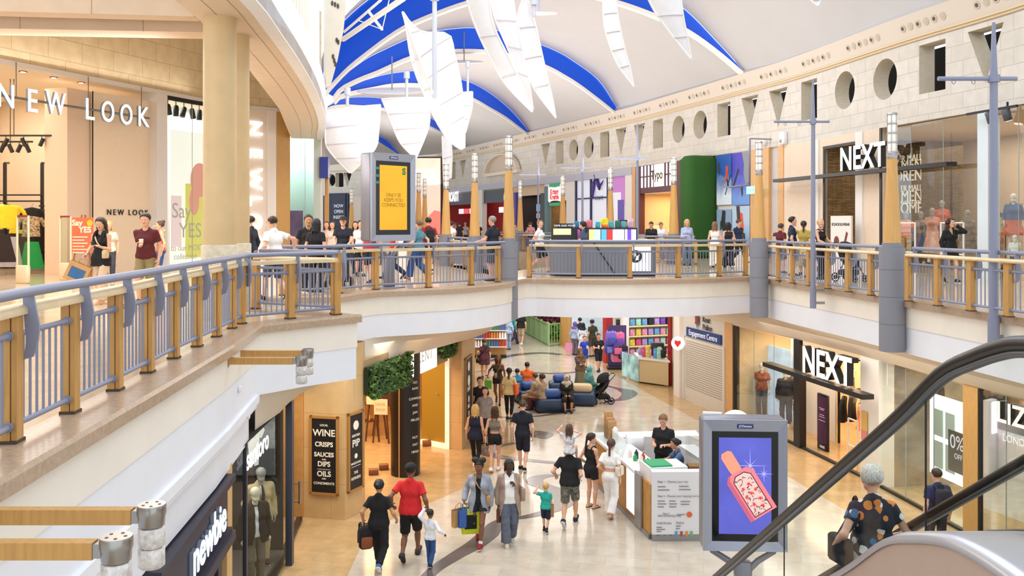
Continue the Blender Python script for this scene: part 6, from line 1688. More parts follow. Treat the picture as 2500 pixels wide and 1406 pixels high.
mb=MB();mb.text('newbie',0.58,Matrix.Translation((0.16,-0.02,-0.01)),0,0.05,bold=0.009,sp=1.02);mb.build('letter_sides',mat('letter_return','8d97a8',0.5),e)
slbay(9.0,11.9,0,2.2,mat('dark_shop_recess','1d1a1e',0.6),-0.5,0.1);slbay(11.55,11.75,0,2.2,NB,0.04,0.12)
slbay(12.02,12.35,0,ZH,mat('light_oak_post','d3ad74',0.5),0.05,0.3)
SANTB=mat('santoro_backdrop','3d3f42',0.7)
aW,tW=sl_at(12.4);bW,_=sl_at(16.65);nW=Vector((tW.y,-tW.x))
mb=MB()
for y0,y1 in((12.4,13.4),(13.4,16.6),(16.8,17.9),(17.95,19.2)):
 a,_=sl_at(y0);b,_=sl_at(y1);mb.add([(a.x,y0,0.08),(b.x,y1,0.08),(b.x,y1,ZH),(a.x,y1*0+y0,ZH)],[(0,1,2,3)])
ew=struct(bpy.data.objects.new('window_15',None));COL.objects.link(ew);struct(mb.build('pane',GLASS,ew))
mb=MB();a,_=sl_at(16.7);mb.box(a.x-0.06,16.62,0,a.x+0.06,16.78,ZH);a,_=sl_at(13.4);mb.box(a.x-0.03,13.37,0,a.x+0.03,13.43,ZH);struct(mb.build('window_frame',mat('slate_frame','3b3d49',0.4),ew))
slbay(12.4,19.2,0,0.08,BLKM,0.02,0.12)
mb=MB();mb.uv=[];wallstrip([(-6.6,12.4),(-6.8,16.7)],0,ZH,0,mb);struct(mb.build('wall_back',SANTB))
mb=MB();mb.uv=[];wallstrip([(-6.8,17.1),(-4.35,17.1)],0,ZH,0.05,mb);struct(mb.build('wall_side',SANTB))
mb=MB();mb.uv=[];wallstrip([(-6.6,12.3),(-4.0,12.3)],0,ZH,0.05,mb);struct(mb.build('wall_side',SANTB))
mb=MB();mb.box(-6.8,12.4,0,-4.3,17.0,0.16);struct(mb.build('floor',mat('window_plinth','5a5350',0.5)))
mb=MB();mb.add([(-6.8,12.3,ZH),(-3.9,12.3,ZH),(-4.2,19.3,ZH),(-7.5,19.3,ZH)],[(0,1,2,3)]);struct(mb.build('ceiling',mat('dark_ceiling','4a4644',0.8)))
area((-5.3,14.8,ZH-0.05),(0,0,0),1.6,3.4,70,(1,0.93,0.85))
mb=MB();mb.uv=[];wallstrip([(-7.5,17.2),(-7.5,19.4),(-4.5,19.4)],0,ZH,0.1,mb);struct(mb.build('wall_back',mat('warm_timber_wall','c08a4c',0.55,noise=0.1)))
area((-5.6,18.3,ZH-0.06),(0,0,0),1.5,1.6,45,WARM)
mb=MB();p,_=sl_at(17.92);mb.tube([(p.x+0.12,17.75,0.8),(p.x+0.12,17.75,1.25)],0.03,8);mb.tube([(p.x,17.75,0.85),(p.x+0.12,17.75,0.85)],0.014,6);mb.tube([(p.x,17.75,1.2),(p.x+0.12,17.75,1.2)],0.014,6)
struct(mb.build('door_handle',CHROME,ew))
T=slT(13.9,2.83,0.05);letters('shop_name_sign',T,'santoro',0.46,'white lit santoro lettering at the top of the suit shop window','sign',LEDW,depth=0.05,bold=0.006)
e=empty('window_picture',(-4.85,16.9,2.35),'black and white street picture of a figure in a white suit','poster',rz=0)
mb=MB();mb.box(-0.42,0,-0.75,0.4,0.03,0.68);mb.build('print',mat('street_print','8d8d8f',0.6,noise=0.35,nscale=4),e)
mb=MB();mb.box(-0.42,-0.006,-0.75,0.4,-0.002,-0.25);mb.build('pavement',mat('street_dark','4a4b4f',0.6),e)
mb=MB()
for poly in([(-0.1,0.3),(0.1,0.34),(0.22,0.1),(0.16,-0.05),(-0.13,-0.02)],[(-0.1,-0.04),(0.12,-0.04),(0.1,-0.55),(0.02,-0.58),(0.0,-0.2),(-0.02,-0.6),(-0.08,-0.6)]):mb.add([(x,-0.009,z) for x,z in poly],[tuple(range(len(poly)))])
mb.build('white_suit',mat('print_white','eceae6',0.6),e)
mb=MB();mb.ball((0.03,-0.004,0.4),(0.055,0.006,0.075),10);mb.build('head',mat('print_head','6b4a3c',0.6),e)
PR=[(-4.5,19.42),(-3.56,19.2),(-3.28,19.8),(-3.28,20.1)]
mb=MB();mb.uv=[];wallstrip(PR,0,ZF,0.0,mb);struct(mb.build('wall_left',PIERM))
PR2=[(-1.95,26.3),(-1.78,25.35),(-1.4,25.2),(-1.12,27.2),(-1.5,30)]
mb=MB();mb.uv=[];wallstrip(PR2,0,ZF,0.0,mb);struct(mb.build('wall_left',PIERM))
def board(label,a,b,pxc,w_,z0,z1,lines,name='wall_board',d=0.03):
 p=hit(pxc,a,b);t=(Vector(b)-Vector(a)).normalized();n=Vector((t.y,-t.x))
 if n.dot(Vector((0,0))-p)<0:n=-n
 X=Vector((-n.x,-n.y,0)).cross(Vector((0,0,1)))
 T=frame(Vector((p.x+n.x*d,p.y+n.y*d,(z0+z1)/2)),math.atan2(X.y,X.x));H=z1-z0
 e=empty(name,T.to_translation(),label,'sign','framed black boards of the local food shop',rz=T.to_euler().z)
 mb=MB()
 for x0,x1,q0,q1 in((-w_/2,w_/2,H/2-0.05,H/2),(-w_/2,w_/2,-H/2,-H/2+0.05),(-w_/2,-w_/2+0.05,-H/2,H/2),(w_/2-0.05,w_/2,-H/2,H/2)):mb.box(x0,-0.03,q0,x1,0.03,q1)
 mb.build('frame',mat('board_frame_wood','a9793f',0.5),e)
 mb=MB();mb.box(-w_/2+0.05,-0.012,-H/2+0.05,w_/2-0.05,0.02,H/2-0.05);mb.build('panel',mat('chalkboard','17151a',0.5),e)
 mb=MB()
 for s_,sz,f in lines:
  if s_=='o':mb.lathe([(sz,0),(sz,0.004)],seg=20,T=Matrix.Translation((0,-0.014,H/2-f*H))@Matrix.Rotation(math.radians(90),4,'X'))
  elif s_=='-':mb.box(-sz/2,-0.016,H/2-f*H-0.004,sz/2,-0.013,H/2-f*H+0.004)
  else:mb.text(s_,sz,Matrix.Translation((0,-0.015,H/2-f*H)),0,0.003,bold=0.004 if sz>0.1 else 0.001)
 mb.build('lettering',mat('chalk_letter','e6dfcf',0.7,emit=0.1),e)
 return e
board('framed black WINE, CRISPS, SAUCES, DIPS, OILS board on the stone pier',PR[0],PR[1],793,0.66,0.52,2.2,[('LOCAL',0.06,0.115),('WINE',0.2,0.215),('CRISPS',0.14,0.36),('SAUCES',0.13,0.49),('AND',0.045,0.55),('DIPS',0.15,0.61),('-',0.3,0.675),('OILS',0.16,0.735),('AND',0.045,0.795),('CONDIMENTS',0.075,0.855)])
board('narrow framed black PIP and MAIDSTONE board around the pier corner',PR[1],PR[2],865,0.56,0.55,2.25,[('o',0.1,0.17),('KENTISH',0.075,0.3),('PIP',0.22,0.4),('o',0.055,0.56),('MAIDSTONE',0.064,0.65),('-',0.35,0.69),('THE',0.08,0.77),('REFINERS',0.085,0.84)])
board('framed black board with pale emblems on the far pier of the food shop',PR2[2],PR2[3],1141,1.0,0.45,2.5,[('o',0.14,0.14),('o',0.16,0.34),('KENT',0.16,0.46),('o',0.1,0.6),('MILL',0.16,0.7),('o',0.08,0.8),('DAIRY',0.16,0.88)])
HA,HB=Vector((-3.28,19.85)),Vector((-1.78,25.35));hd=(HB-HA).normalized();hn=Vector((hd.y,-hd.x))
def hp2(px,d=0.0):q=hit(px,HA,HB);return q+hn*d
ANG=math.atan2(hd.y,hd.x)
mb=MB();mb.uv=[];wallstrip([HA,HB],2.48,3.3,0.2,mb);struct(mb.build('wall_left',mat('header_plaster','b79a72',0.7)))
LEAF=mat('ivy_leaf_green','3b5a28',0.7,noise=0.5,nscale=18)
LEAF2=mat('ivy_leaf_light','5f7d35',0.7,noise=0.4,nscale=18)
def planting(label,px0,px1,z0,z1,n,seed):
 a,b=hp2(px0,0.08),hp2(px1,0.08);rnd=random.Random(seed);L=(b-a).length
 e=empty('plant_panel',(a.x,a.y,z0),label,'plants','living green panels over the food shop')
 mb=MB();mb.bar((a.x,a.y,(z0+z1)/2),(b.x,b.y,(z0+z1)/2),0.1,z1-z0-0.1);mb.build('backing',mat('dark_foliage','1c2a14',0.9),e,world=True)
 mb=MB()
 for i in range(n):
  s=rnd.random();q=a.lerp(b,s)+hn*(0.05+rnd.random()*0.13);z=z0-0.07+(z1-z0+0.05)*rnd.random()
  r=0.05+0.05*rnd.random();u=Vector((rnd.gauss(0,1),rnd.gauss(0,1),rnd.gauss(-0.6,0.7))).normalized();v=u.cross(Vector((hn.x,hn.y,0.3))).normalized()*r*0.5;u*=r;c=Vector((q.x,q.y,z));k=u.cross(v).normalized()*0.012
  mb.add([tuple(c-u),tuple(c+v+k),tuple(c+u),tuple(c-v+k)],[(0,1,2,3)],rnd.choice((0,0,1)))
 o=mb.build('foliage',[LEAF,LEAF2],e,world=True)
planting('green leaf panel left of the white lit shop sign',886,986,2.5,3.2,1500,3);planting('green leaf panel right of the white lit shop sign',1061,1108,2.75,3.25,900,4)
a,b=hp2(996,0.1),hp2(1058,0.1);c=(a+b)/2;X=Vector((-hn.x,-hn.y,0)).cross(Vector((0,0,1)))
e=empty('lightbox_sign',(c.x,c.y,2.86),'white lit sign box between the two green leaf panels','sign',rz=math.atan2(X.y,X.x));W=(b-a).length
mb=MB();mb.box(-W/2,0,-0.36,W/2,0.12,0.36);mb.build('box',mat('lightbox_white','ffffff',0.5,emit=1.1),e)
mb=MB();mb.text('KENT',0.42,Matrix.Translation((0,-0.01,0.05)),0,0.006,sp=1.1);mb.build('lettering',mat('soft_grey_letter','c9c6be',0.5),e)
mb=MB();mb.uv=[];wallstrip([(-3.3,20.0),(-8.5,21.2),(-8.5,30.0),(-1.9,30.0),(-1.9,26.0)],0,ZF,0.0,mb);struct(mb.build('wall_back',mat('warm_shop_back','b98a55',0.8,noise=0.12,nscale=0.7)))
area((-4.2,24.6,3.5),(0,0,12),3.6,6.5,330,(1,0.62,0.3))
p=gp(986,1166)
e=empty('round_column',(p.x,p.y+0.36,0),'black round column with white lettering inside the food shop entrance','column')
mb=MB();mb.lathe([(0.37,0),(0.37,ZF-0.05)],seg=32);mb.build('shaft',mat('satin_black','17130f',0.35),e)
mb=MB()
for i,(t_,z) in enumerate((('GO',2.35),('RAW',2.2),('COMMON',1.95),('AND',1.78),('JAM',1.6),('MILLED',1.42),('NUT',0.98),('OAT',0.8),('MEAD',0.62))):
 T=Matrix.Rotation(math.radians(46),4,'Z')@Matrix.Translation((0.0,-0.374,z));mb.text(t_,0.085,T,0,0.004)
mb.build('lettering',mat('chalk_letter','e6dfcf',0.7),e)
mb=MB();mb.box(-0.012-0.12,-0.36,0,0.012-0.12,-0.34,ZF-0.06);mb.build('pale_joint',mat('pale_joint','c9a878',0.5),e)
q0,q1=gp(1030,1082),gp(1092,1094)
mb=MB();mb.uv=[];wallstrip([q0,q1],0.12,2.9,0.05,mb);struct(mb.build('wall_back',mat('olive_wall','8f7320',0.6,emit=0.1)))
mb=MB();mb.bar((q0.x,q0.y-0.05,0.06),(q1.x,q1.y-0.05,0.06),0.12,0.14);mb.bar((q1.x,q1.y-0.05,0.0),(q1.x,q1.y-0.05,2.9),0.12,0.12);dr=struct(mb.build('door_1',mat('lit_white_frame','fff0d8',0.5,emit=0.35)))
q=q0.lerp(q1,0.6);mb=MB();mb.ball((q.x,q.y-0.08,1.5),0.03,8);struct(mb.build('door_knob',CHROME,dr))
EAS=mat('dark_easel_wood','5a3a22',0.6)
def easel(label,px,py,w_,h_,zc,bc,sheets=()):
 p=gp(px,py);e=empty('display_easel',(p.x,p.y,0),label,'stand','easels in the food shop',rz=math.radians(-10))
 for a,b in(((-w_*0.6,0,0),(-w_*0.25,0.1,zc+h_/2)),((w_*0.6,0,0),(w_*0.25,0.1,zc+h_/2)),((0,0.55,0),(0,0.1,zc+h_/2))):
  mb=MB();mb.bar(a,b,0.04,0.04);mb.build('leg',EAS,e)
 mb=MB();mb.box(-w_/2,-0.03,zc-h_/2,w_/2,0,zc+h_/2);mb.build('board',cloth(bc),e)
 for t_,sz,dz in sheets:
  mb=MB();mb.text(t_,sz,Matrix.Translation((0,-0.035,zc+dz)),0,0.004);mb.build('lettering',mat('orange_letter','e8824a',0.6,emit=0.15),e)
 return e
easel('dark easel with a small cream card, nearest in the food shop',909,1078,0.34,0.34,1.25,'efe0c0');easel('easel board with an orange notice beside the black column',930,1082,0.4,0.44,1.05,'e6d2b8',[('LOCAL',0.1,0.08),('FOOD',0.1,-0.08)])
easel('dark notice stand marked KENT behind the easels',945,1065,0.75,1.1,1.45,'4a2c24',[('KENT',0.24,0.42)])
e=empty('ladder_shelf',tuple(gp(893,1062)),'wooden ladder shelf stocked with jars at the left of the food shop','shelf',rz=math.radians(15))
for a in(-0.35,0.35):
 mb=MB();mb.bar((a,-0.25,0),(a,0.1,2.2),0.04,0.05);mb.build('upright',EAS,e)
for i in range(4):
 mb=MB();mb.cbox((0,0.02-0.04*(3-i),0.45+0.5*i),(0.74,0.36-0.05*i,0.03));mb.build('shelf',EAS,e)
es=Vector(e.location)
for i in range(4):
 for k in range(4):
  mb=MB();mb.lathe([(0.045,0),(0.05,0.02),(0.05,0.12),(0.035,0.15),(0.035,0.17)],seg=10)
  o=mb.build('jar',mat('jar_%d'%((i+k)%3),['c9872e','8a3a22','d8c07a'][(i+k)%3],0.3));T=Matrix.Rotation(math.radians(15),4,'Z');q=T@Vector((-0.26+0.17*k,0.02-0.04*(3-i),0.467+0.5*i));o.location=es+q
  tag(o,'%s jar, %s from the left on the %s ladder shelf'%(['amber','brown','pale'][(i+k)%3],['first','second','third','fourth'][k],['lowest','second','third','top'][i]),'jar','jars on the ladder shelf')
for px,py,lab in((912,1158,'brown floor block nearest in the food shop entrance'),(937,1146,'brown floor block beside the black column base'),(1042,1088,'brown floor block by the olive door')):
 p=gp(px,py);mb=MB();mb.rbox((0,0,0.07),(0.24,0.2,0.14),0.015);o=mb.build('floor_block',mat('brown_block','7a4a2c',0.6));o.location=p;o.rotation_euler=(0,0,0.2);tag(o,lab,'block','brown floor blocks')
 # ground floor, right side and far end
sr=lambda py,px,line=SR:zat(py,hitline(px,line)[0].y)
PALEP=mat('pale_grey_render','d3cec9',0.65);CREAMLOW=mat('warm_cream_wall','e2cba6',0.7)
for a,b in zip([(13.0,8),(13,33),(8.5,36)],[(13,33),(8.5,36),(6.3,33.3)]):
 mb=MB();mb.uv=[];wallstrip([a,b],0,ZF,0,mb);struct(mb.build('wall_right',CREAMLOW))
bay(SR,1772,1656,0,ZH+0.05,PALEP,0.0,0.3);bay(SR,1666,1652,0,ZH,LIGHTW,0.12,0.3)
bay(SR,1791,1772,0,ZH+0.05,mat('peach_wood_panel','d6a670',0.5),0.05,0.3)
Ls,ns=seg_line(SR,1767,1673,0.03,2);T=wallT(SR,1720,0,0.05);Ws=(Ls[1]-Ls[0]).length
e=empty('roller_shutter',T.to_translation(),'closed perforated white roller shutter under the police sign','shutter',rz=T.to_euler().z)
SH=mat('shutter_white','d8d2c8',0.5);H1=2.25
mb=MB()
for i in range(29):z=i*H1/29;mb.box(-Ws/2,0,z,Ws/2,0.03,z+H1/29-0.006);mb.box(-Ws/2,0.01,z,Ws/2,0.025,z+H1/29)
mb.build('slats',SH,e)
mb=MB()
for i in range(6,28):
 for k in range(34):x=-Ws/2+0.12+(Ws-0.24)*k/33;z=(i+0.45)*H1/29;mb.box(x-0.022,-0.003,z-0.013,x+0.022,0.0,z+0.013)
tag(mb.build('perforation',mat('shutter_hole','6e5a48',0.8),e),kind='stuff')
for x in(-Ws/2-0.06,Ws/2+0.06):
 mb=MB();mb.box(x-0.06,-0.04,0,x+0.06,0.04,H1+0.05);mb.build('guide_rail',PALEP,e)
T=wallT(SR,1721,sr(820,1721),0.06);e=empty('police_sign',T.to_translation(),'blue strip reading Engagement Centre below the Kent Police lettering','sign',rz=T.to_euler().z)
mb=MB();mb.box(-1.35,0,-0.15,1.25,0.05,0.17);mb.build('strip',mat('police_blue','24407e',0.5),e)
mb=MB();mb.text('Engagement Centre',0.27,Matrix.Translation((-0.05,-0.01,0.0)),0,0.006);mb.build('strip_lettering',mat('sign_white_soft','dfe3f0',0.5,emit=0.3),e)
mb=MB();mb.text('Kent',0.28,Matrix.Translation((-0.1,0.02,0.56)),0,0.02,align='LEFT');mb.text('Police',0.28,Matrix.Translation((-0.1,0.02,0.3)),0,0.02,align='LEFT');mb.build('name_lettering',mat('slate_letter','4a4c5c',0.5),e)
mb=MB();mb.add([(-0.5+x*0.8,0.0,0.5+z*0.8) for x,z in((0,0.42),(0.09,0.26),(0.2,0.2),(0.17,0.0),(0.2,-0.18),(0.07,-0.2),(0,-0.42),(-0.07,-0.2),(-0.2,-0.18),(-0.17,0.0),(-0.2,0.2),(-0.09,0.26))],[tuple(range(12))]);mb.build('crest',mat('crest_slate','5d6270',0.4),e)
mb=MB();mb.lathe([(0.1,0),(0.1,0.02)],seg=18,T=Matrix.Translation((-0.5,0,0.5))@Matrix.Rotation(math.radians(90),4,'X'));mb.build('crest_centre',mat('crest_red','a83a3c',0.4),e)
T=wallT(SR,1655,sr(832,1655),0.28);e=empty('heart_sign',T.to_translation(),'small lit round sign with red marks on the white pillar','sign',rz=T.to_euler().z+1.2)
mb=MB();mb.lathe([(0.24,0),(0.24,0.06)],seg=22,T=Matrix.Rotation(math.radians(90),4,'X'));mb.build('disc',mat('sign_white','ffffff',0.4,emit=0.5),e)
mb=MB();mb.add([(-0.02+x*0.8,-0.07,z*0.8) for x,z in((0,-0.18),(0.16,0.02),(0.12,0.14),(0.02,0.1),(-0.1,0.16),(-0.14,0.02))],[tuple(range(6))]);mb.build('red_mark',mat('sign_red','d42a2a',0.5,emit=0.3),e)
room(SR,2105,1795,3.2,0,ZH-0.02,CREAMLOW,WARMCEIL,CREAMLOW,lights=230,lcol=WARM)
glass_bay(SR,1942,1795,0.06,ZH-0.03,3,0.0,nameidx=16);bay(SR,1797,1792,0,ZH,BLKM,0.03,0.1);bay(SR,1957,1942,0,ZH,BLKM,0.06,0.2)
bay(SR,1942,1840,0.0,ZH-0.05,mat('bright_window_back','f0ece8',0.8),-1.3,0.05)
bay(SR,2150,2105,0,ZH,LIGHTW,0.05,0.4);bay(SR,2105,1960,ZH-0.12,ZH+0.02,CREAMLOW,0.0,0.2)
room(SR,2620,2150,3.4,0,ZH-0.02,mat('grey_brown_back','8a7d6c',0.8,noise=0.3,nscale=2),WARMCEIL,lights=190,lcol=SOFT)
glass_bay(SR,2356,2150,0.06,ZH-0.03,3,0.0,nameidx=17);bay(SR,2392,2356,0,ZH,mat('oak_panel','c89a5c',0.5),0.05,0.3)
glass_bay(SR,2600,2392,0.06,ZH-0.03,3,0.0,GREENGLASS,18);bay(SR,2396,2391,0,ZH,BLKM,0.04,0.1)
bay(SR,2350,1795,0,0.06,BLKM,0.02,0.1)
next_sign(SR,2162,973,1908,883,2022,1.0,'white lit NEXT letters on a black bar, ground floor',0.45,0.12,0.3)
letters('shop_name_sign',wallT(SR,2478,sr(1015,2478),0.04),'LIZ',0.55,'steel LIZ lettering on the flower window at the right edge','sign',mat('polished_letter','d8d8dc',0.25,emit=0.25),BLKM,0.1,bold=0.01)
letters('shop_subline_sign',wallT(SR,2498,sr(1080,2498),0.04),'LONDON',0.2,'small LONDON lettering under the steel letters at the right edge','sign',mat('polished_letter','d8d8dc',0.25,emit=0.25))
def standing(label,px,py,line_d,w_,h_,c,name='totem_sign'):
 p=gp(px,py);T=wallT(SR,px,0,0);e=empty(name,(p.x,p.y,0),label,'sign',rz=T.to_euler().z)
 return e
e=standing('dark purple totem sign lettered next at the ground floor entrance',2010,1098,0,0,0,'')
mb=MB();mb.rbox((0,0,0.78),(0.55,0.08,1.56),0.03);mb.build('case',BLKM,e)
mb=MB();mb.box(-0.25,-0.045,0.2,0.25,-0.041,1.5);mb.build('screen',mat('plum_screen','3a1f33',0.3,emit=0.25,ecol='5a2a4c'),e)
mb=MB();mb.text('next',0.14,Matrix.Translation((0.02,-0.045,0.1)),0,0.004,bold=0.003)
for z,w_ in((0.98,0.24),(0.92,0.3),(0.82,0.34),(1.12,0.2),(1.16,0.28)):mb.box(-w_/2,-0.047,z-0.008,w_/2,-0.044,z+0.008)
mb.build('lettering',mat('sign_pink','d9b9c6',0.5,emit=0.3),e)
for(px,py,w_,h_,U_,lab) in((2082,1143,0.42,1.25,0,'white open frame stand beside the ground floor entrance'),(2257,690,0.9,1.6,U,'white frame stand left of the woman in the black dress'),(2372,694,0.95,1.6,U,'white frame stand right of the woman in the black dress')):
 p=gp(px,py,U_) if U_==0 else Vector((*(hitline(px,WR)[0]),U))+Vector((-0.7,-0.3,0));e=empty('frame_stand',p,lab,'stand','white frame stands',rz=wallT(SR,2082,0).to_euler().z)
 for x0,z0,x1,z1 in((-w_/2,0,-w_/2,h_),(w_/2,0,w_/2,h_),(-w_/2,h_,w_/2,h_),(-w_/2,h_*0.45,w_/2,h_*0.45)):
  mb=MB();mb.bar((x0,0,z0),(x1,0,z1),0.035,0.035);mb.build('frame_bar',LIGHTW,e)
T=wallT(SR,2118,sr(1040,2118),0.09);e=empty('notice',T.to_translation(),'small yellow and red notice on the white pillar of the ground floor shop','notice',rz=T.to_euler().z)
mb=MB();mb.box(-0.14,0,-0.1,0.14,0.01,0.36);mb.build('yellow_part',mat('notice_yellow','d8b25a',0.6),e);mb=MB();mb.box(-0.14,-0.004,-0.36,0.14,0.01,-0.1);mb.build('red_part',mat('notice_red','d9837c',0.6),e)
T=wallT(SR,2316,sr(1128,2316),-1.2);e=empty('light_door',T.to_translation(),'tall bright door shaped light panel inside the window behind the man in blue','panel',rz=T.to_euler().z)
mb=MB();mb.box(-0.75,0,-0.95,0.75,0.04,0.95);mb.build('panel',mat('light_panel','e6f6f6',0.5,emit=1.2),e)
for x in(-0.55,-0.1):
 for z in(-0.45,0.3):mb=MB();mb.box(x,-0.02,z-0.3,x+0.35,0,z+0.32);mb.build('moulding',mat('panel_moulding','bcd3d4',0.5),e)
T=wallT(SR,2337,sr(1118,2337),-0.3);e=empty('offer_stand',T.to_translation(),'dark stand reading 0% OFF behind the man in blue','sign',rz=T.to_euler().z)
zb=T.to_translation().z;mb=MB();mb.box(-0.32,0,-0.45,0.32,0.03,0.42);mb.build('board',mat('slate_board','2a2f2e',0.5),e)
mb=MB();mb.bar((0.22,0.02,-zb),(0.22,0.02,-0.4),0.03,0.03);mb.build('post',BLKM,e)
mb=MB();mb.text('0%',0.42,Matrix.Translation((0,-0.01,0.18)),0,0.004);mb.text('OFF',0.16,Matrix.Translation((0.05,-0.01,-0.1)),0,0.004);mb.build('lettering',mat('sign_white_soft','dfe3f0',0.5,emit=0.3),e)
FL=[('d44a7c','pink'),('b52a4c','red'),('e2a0b8','pale pink')]
for i,(px,py) in enumerate(((2412,1040),(2428,1065),(2405,1100),(2440,1048),(2398,1140),(2432,1090))):
 T=wallT(SR,px,sr(py,px),-0.3);c,cn=FL[i%3];e=empty('blossom',T.to_translation(),'%s blossom in the window at the right edge, %s from the top'%(cn,['highest','fourth','fifth','second','lowest','third'][i]),'flower','window blossoms')
 for k in range(5):mb=MB();mb.ball((0.1*math.cos(k*1.257),0,0.1*math.sin(k*1.257)),(0.085,0.04,0.085),8);mb.build('petal',mat('petal_'+c,c,0.6),e)
for i,(px,py,Y,c,k,lab) in enumerate(((2082,900,24.8,'d8c9a0','top','beige striped top hanging high behind the NEXT letters, ground floor'),(2082,965,24.6,'1c1a1c','jacket','black jacket hanging low behind the ground floor letters'),(2100,985,24.3,'d98d7a','dress','coral dress at the rack end, ground floor'),(2060,968,25.0,'221f20','jacket','dark jacket on the rack left of the black jacket, ground floor'),(2082,920,24.7,'6f7275','skirt','grey skirt under the beige striped top'),(2190,935,23.0,'2c2622','jacket','dark coat in the glass window, left of a row of three'),(2240,960,22.0,'39302a','jacket','dark coat in the glass window, middle of a row of three'),(2300,945,21.0,'1f1d20','jacket','dark coat in the glass window, right of a row of three'))):
 garment(k,lab,gat(px,py,Y+0.8),60,c,0.6,0.7,'clothes on the ground floor racks')
e=empty('clothes_rack',gat(2080,1115,25.6),'tall black rack behind the ground floor NEXT letters','rack')
for px in(2048,2110):
 mb=MB();mb.bar(gat(px,1090,26.0),gat(px,850,26.0),0.06,0.06);mb.build('post',BLKM,e,world=True)
for py in(880,950):mb=MB();mb.bar(gat(2048,py,26.0),gat(2110,py,26.0),0.05,0.05);mb.build('rail',BLKM,e,world=True)
T=wallT(SR,1900,sr(950,1900),-1.15);e=empty('lit_poster',T.to_translation(),'blue white lit fashion poster between the ground floor mannequins','poster',rz=T.to_euler().z)
mb=MB();mb.box(-0.7,0,-1.3,0.7,0.03,0.95);mb.build('print',mat('blue_lit_print','bcd3f2',0.5,emit=0.5,noise=0.3,nscale=2),e)
SF=[(6.1,33.2),(6.35,34.9),(4.26,41.0),(2.87,46.7),(2.3,47.4)]
bay(SF,1653,1640,0,ZF,PALEP,-0.02,0.3);REDP=mat('red_frame','b02c2c',0.5)
room(SF,1637,1480,3.6,0,ZF-0.1,mat('white_shop_back','ece8f0',0.7),LIGHTW,lights=110,lcol=COOL)
bay(SF,1640,1633,0,ZF,REDP,0.05,0.3);bay(SF,1482,1474,0,ZF,REDP,0.05,0.3);bay(SF,1506,1482,0,ZF,LIGHTW,-0.3,0.3);bay(SF,1637,1480,ZF-0.5,ZF,LIGHTW,-0.1,0.2)
room(SF,1474,1389,3.5,0,ZF-0.1,mat('ice_blue_back','cfe4f2',0.7,noise=0.15,nscale=2),LIGHTW,lights=50,lcol=COOL)
bay(SF,1389,1370,0,ZF,mat('oak_panel','c89a5c',0.5),0.05,0.3)
mb=MB();mb.uv=[];wallstrip([(2.6,47.5),(5.0,60),(-8,62),(-8,32),(-1.5,30)],0,ZF,0,mb);struct(mb.build('wall_back',mat('deep_brown_wall','5a4636',0.8)))
PAL=[('pink','e59ac0'),('lilac','b79ad8'),('mint','a8dccb'),('yellow','e6d25c'),('violet','7a4fb0'),('sky blue','6fa8dc'),('rose','d65c8c'),('black','2a2a30')]
ORD=['first','second','third','fourth','fifth','sixth','seventh','eighth','ninth','tenth']
def sidewall(px,d0,L,near):
 P,t=hitline(px,SF);n=Vector((-t.y,t.x));n=n if n.dot(Vector((1.5,30))-P)>0 else-n;t=t if t.y<0 else-t
 return[P-n*(d0+L)+t*near,P-n*d0+t*near],t
Lb,nb=sidewall(1482,0.15,3.1,0.5);dirb=(Lb[0]-Lb[1]).normalized();Xang=math.atan2(dirb.y,dirb.x);Wb=(Lb[0]-Lb[1]).length
e=empty('shelf_unit',(Lb[1].x,Lb[1].y,0),'white wall shelves of the brightly lit stationery shop','shelf',rz=Xang)
for k,z in enumerate((0.35,0.8,1.25,1.7,2.2,2.8)):
 mb=MB();mb.box(0,-0.35,z,Wb,0.1,z+0.05);mb.build('shelf',mat('shelf_edge','e6d79a',0.5),e)
mb=MB();mb.box(0,0.1,0,Wb,0.14,3.4);mb.build('back_panel',LIGHTW,e)
rnd=random.Random(5);RN=['lowest','second','third','fourth','fifth','top']
for k,z in enumerate((0.4,0.85,1.3,1.75,2.25,2.85)):
 n=10 if k<4 else 8
 for i in range(n):
  cn,c=PAL[(i*3+k*5+rnd.randrange(3))%8];w_=Wb/n*0.82;h_=0.3 if k<4 else 0.42
  mb=MB();mb.rbox((0,0,h_/2),(w_,0.22,h_),0.05);kind='school_bag' if k>3 else 'pencil_case'
  o=mb.build(kind,cloth(c,0.3));o.location=(*(Lb[1]+dirb*(Wb*(i+0.5)/n)+nb*0.12),z);o.rotation_euler=(0,0,Xang)
  tag(o,'%s %s, %s from the left on the %s shelf of the stationery shop'%(cn,kind.replace('_',' '),ORD[i],RN[k]),'bag' if k>3 else 'case','goods on the stationery shelves')
for i,(px,py,c,acc,h0,lab) in enumerate(((1503,890,'e58fb2','d86a96',0.95,'pink school bag low on the display by the red frame'),(1505,868,'5a3f8c','e0708e',1.25,'purple and pink school bag in the middle of the door display'),(1487,868,'4b56b5','7c88d6',1.3,'blue school bag at the left of the door display'),(1519,880,'262630','7a4fb0',1.1,'black school bag at the right of the door display'),(1510,850,'d86a96','7a4fb0',1.65,'rose school bag at the top of the door display'),(1490,850,'7a66c0','4b56b5',1.7,'violet school bag at the upper left of the door display'))):
 p=gp(1505,900);Y=p.y-0.5-0.1*(i%2);backpack(lab,((px-CX)/F*Y,Y,h0),10,c,0.42,0.55,0.24,acc,'school bags on the door display','school_bag')
p=gp(1505,898);e=empty('display_stand',(p.x,p.y-0.25,0),'black display stand carrying school bags at the stationery shop door','stand')
mb=MB();mb.rbox((0,0,0.06),(0.9,0.5,0.12),0.05);mb.build('base',BLKM,e);mb=MB();mb.box(-0.4,-0.02,0.1,0.4,0.02,1.9);mb.build('panel',mat('violet_panel','4a3a6a',0.6),e)
p0,p1=gp(1560,935),gp(1632,945)
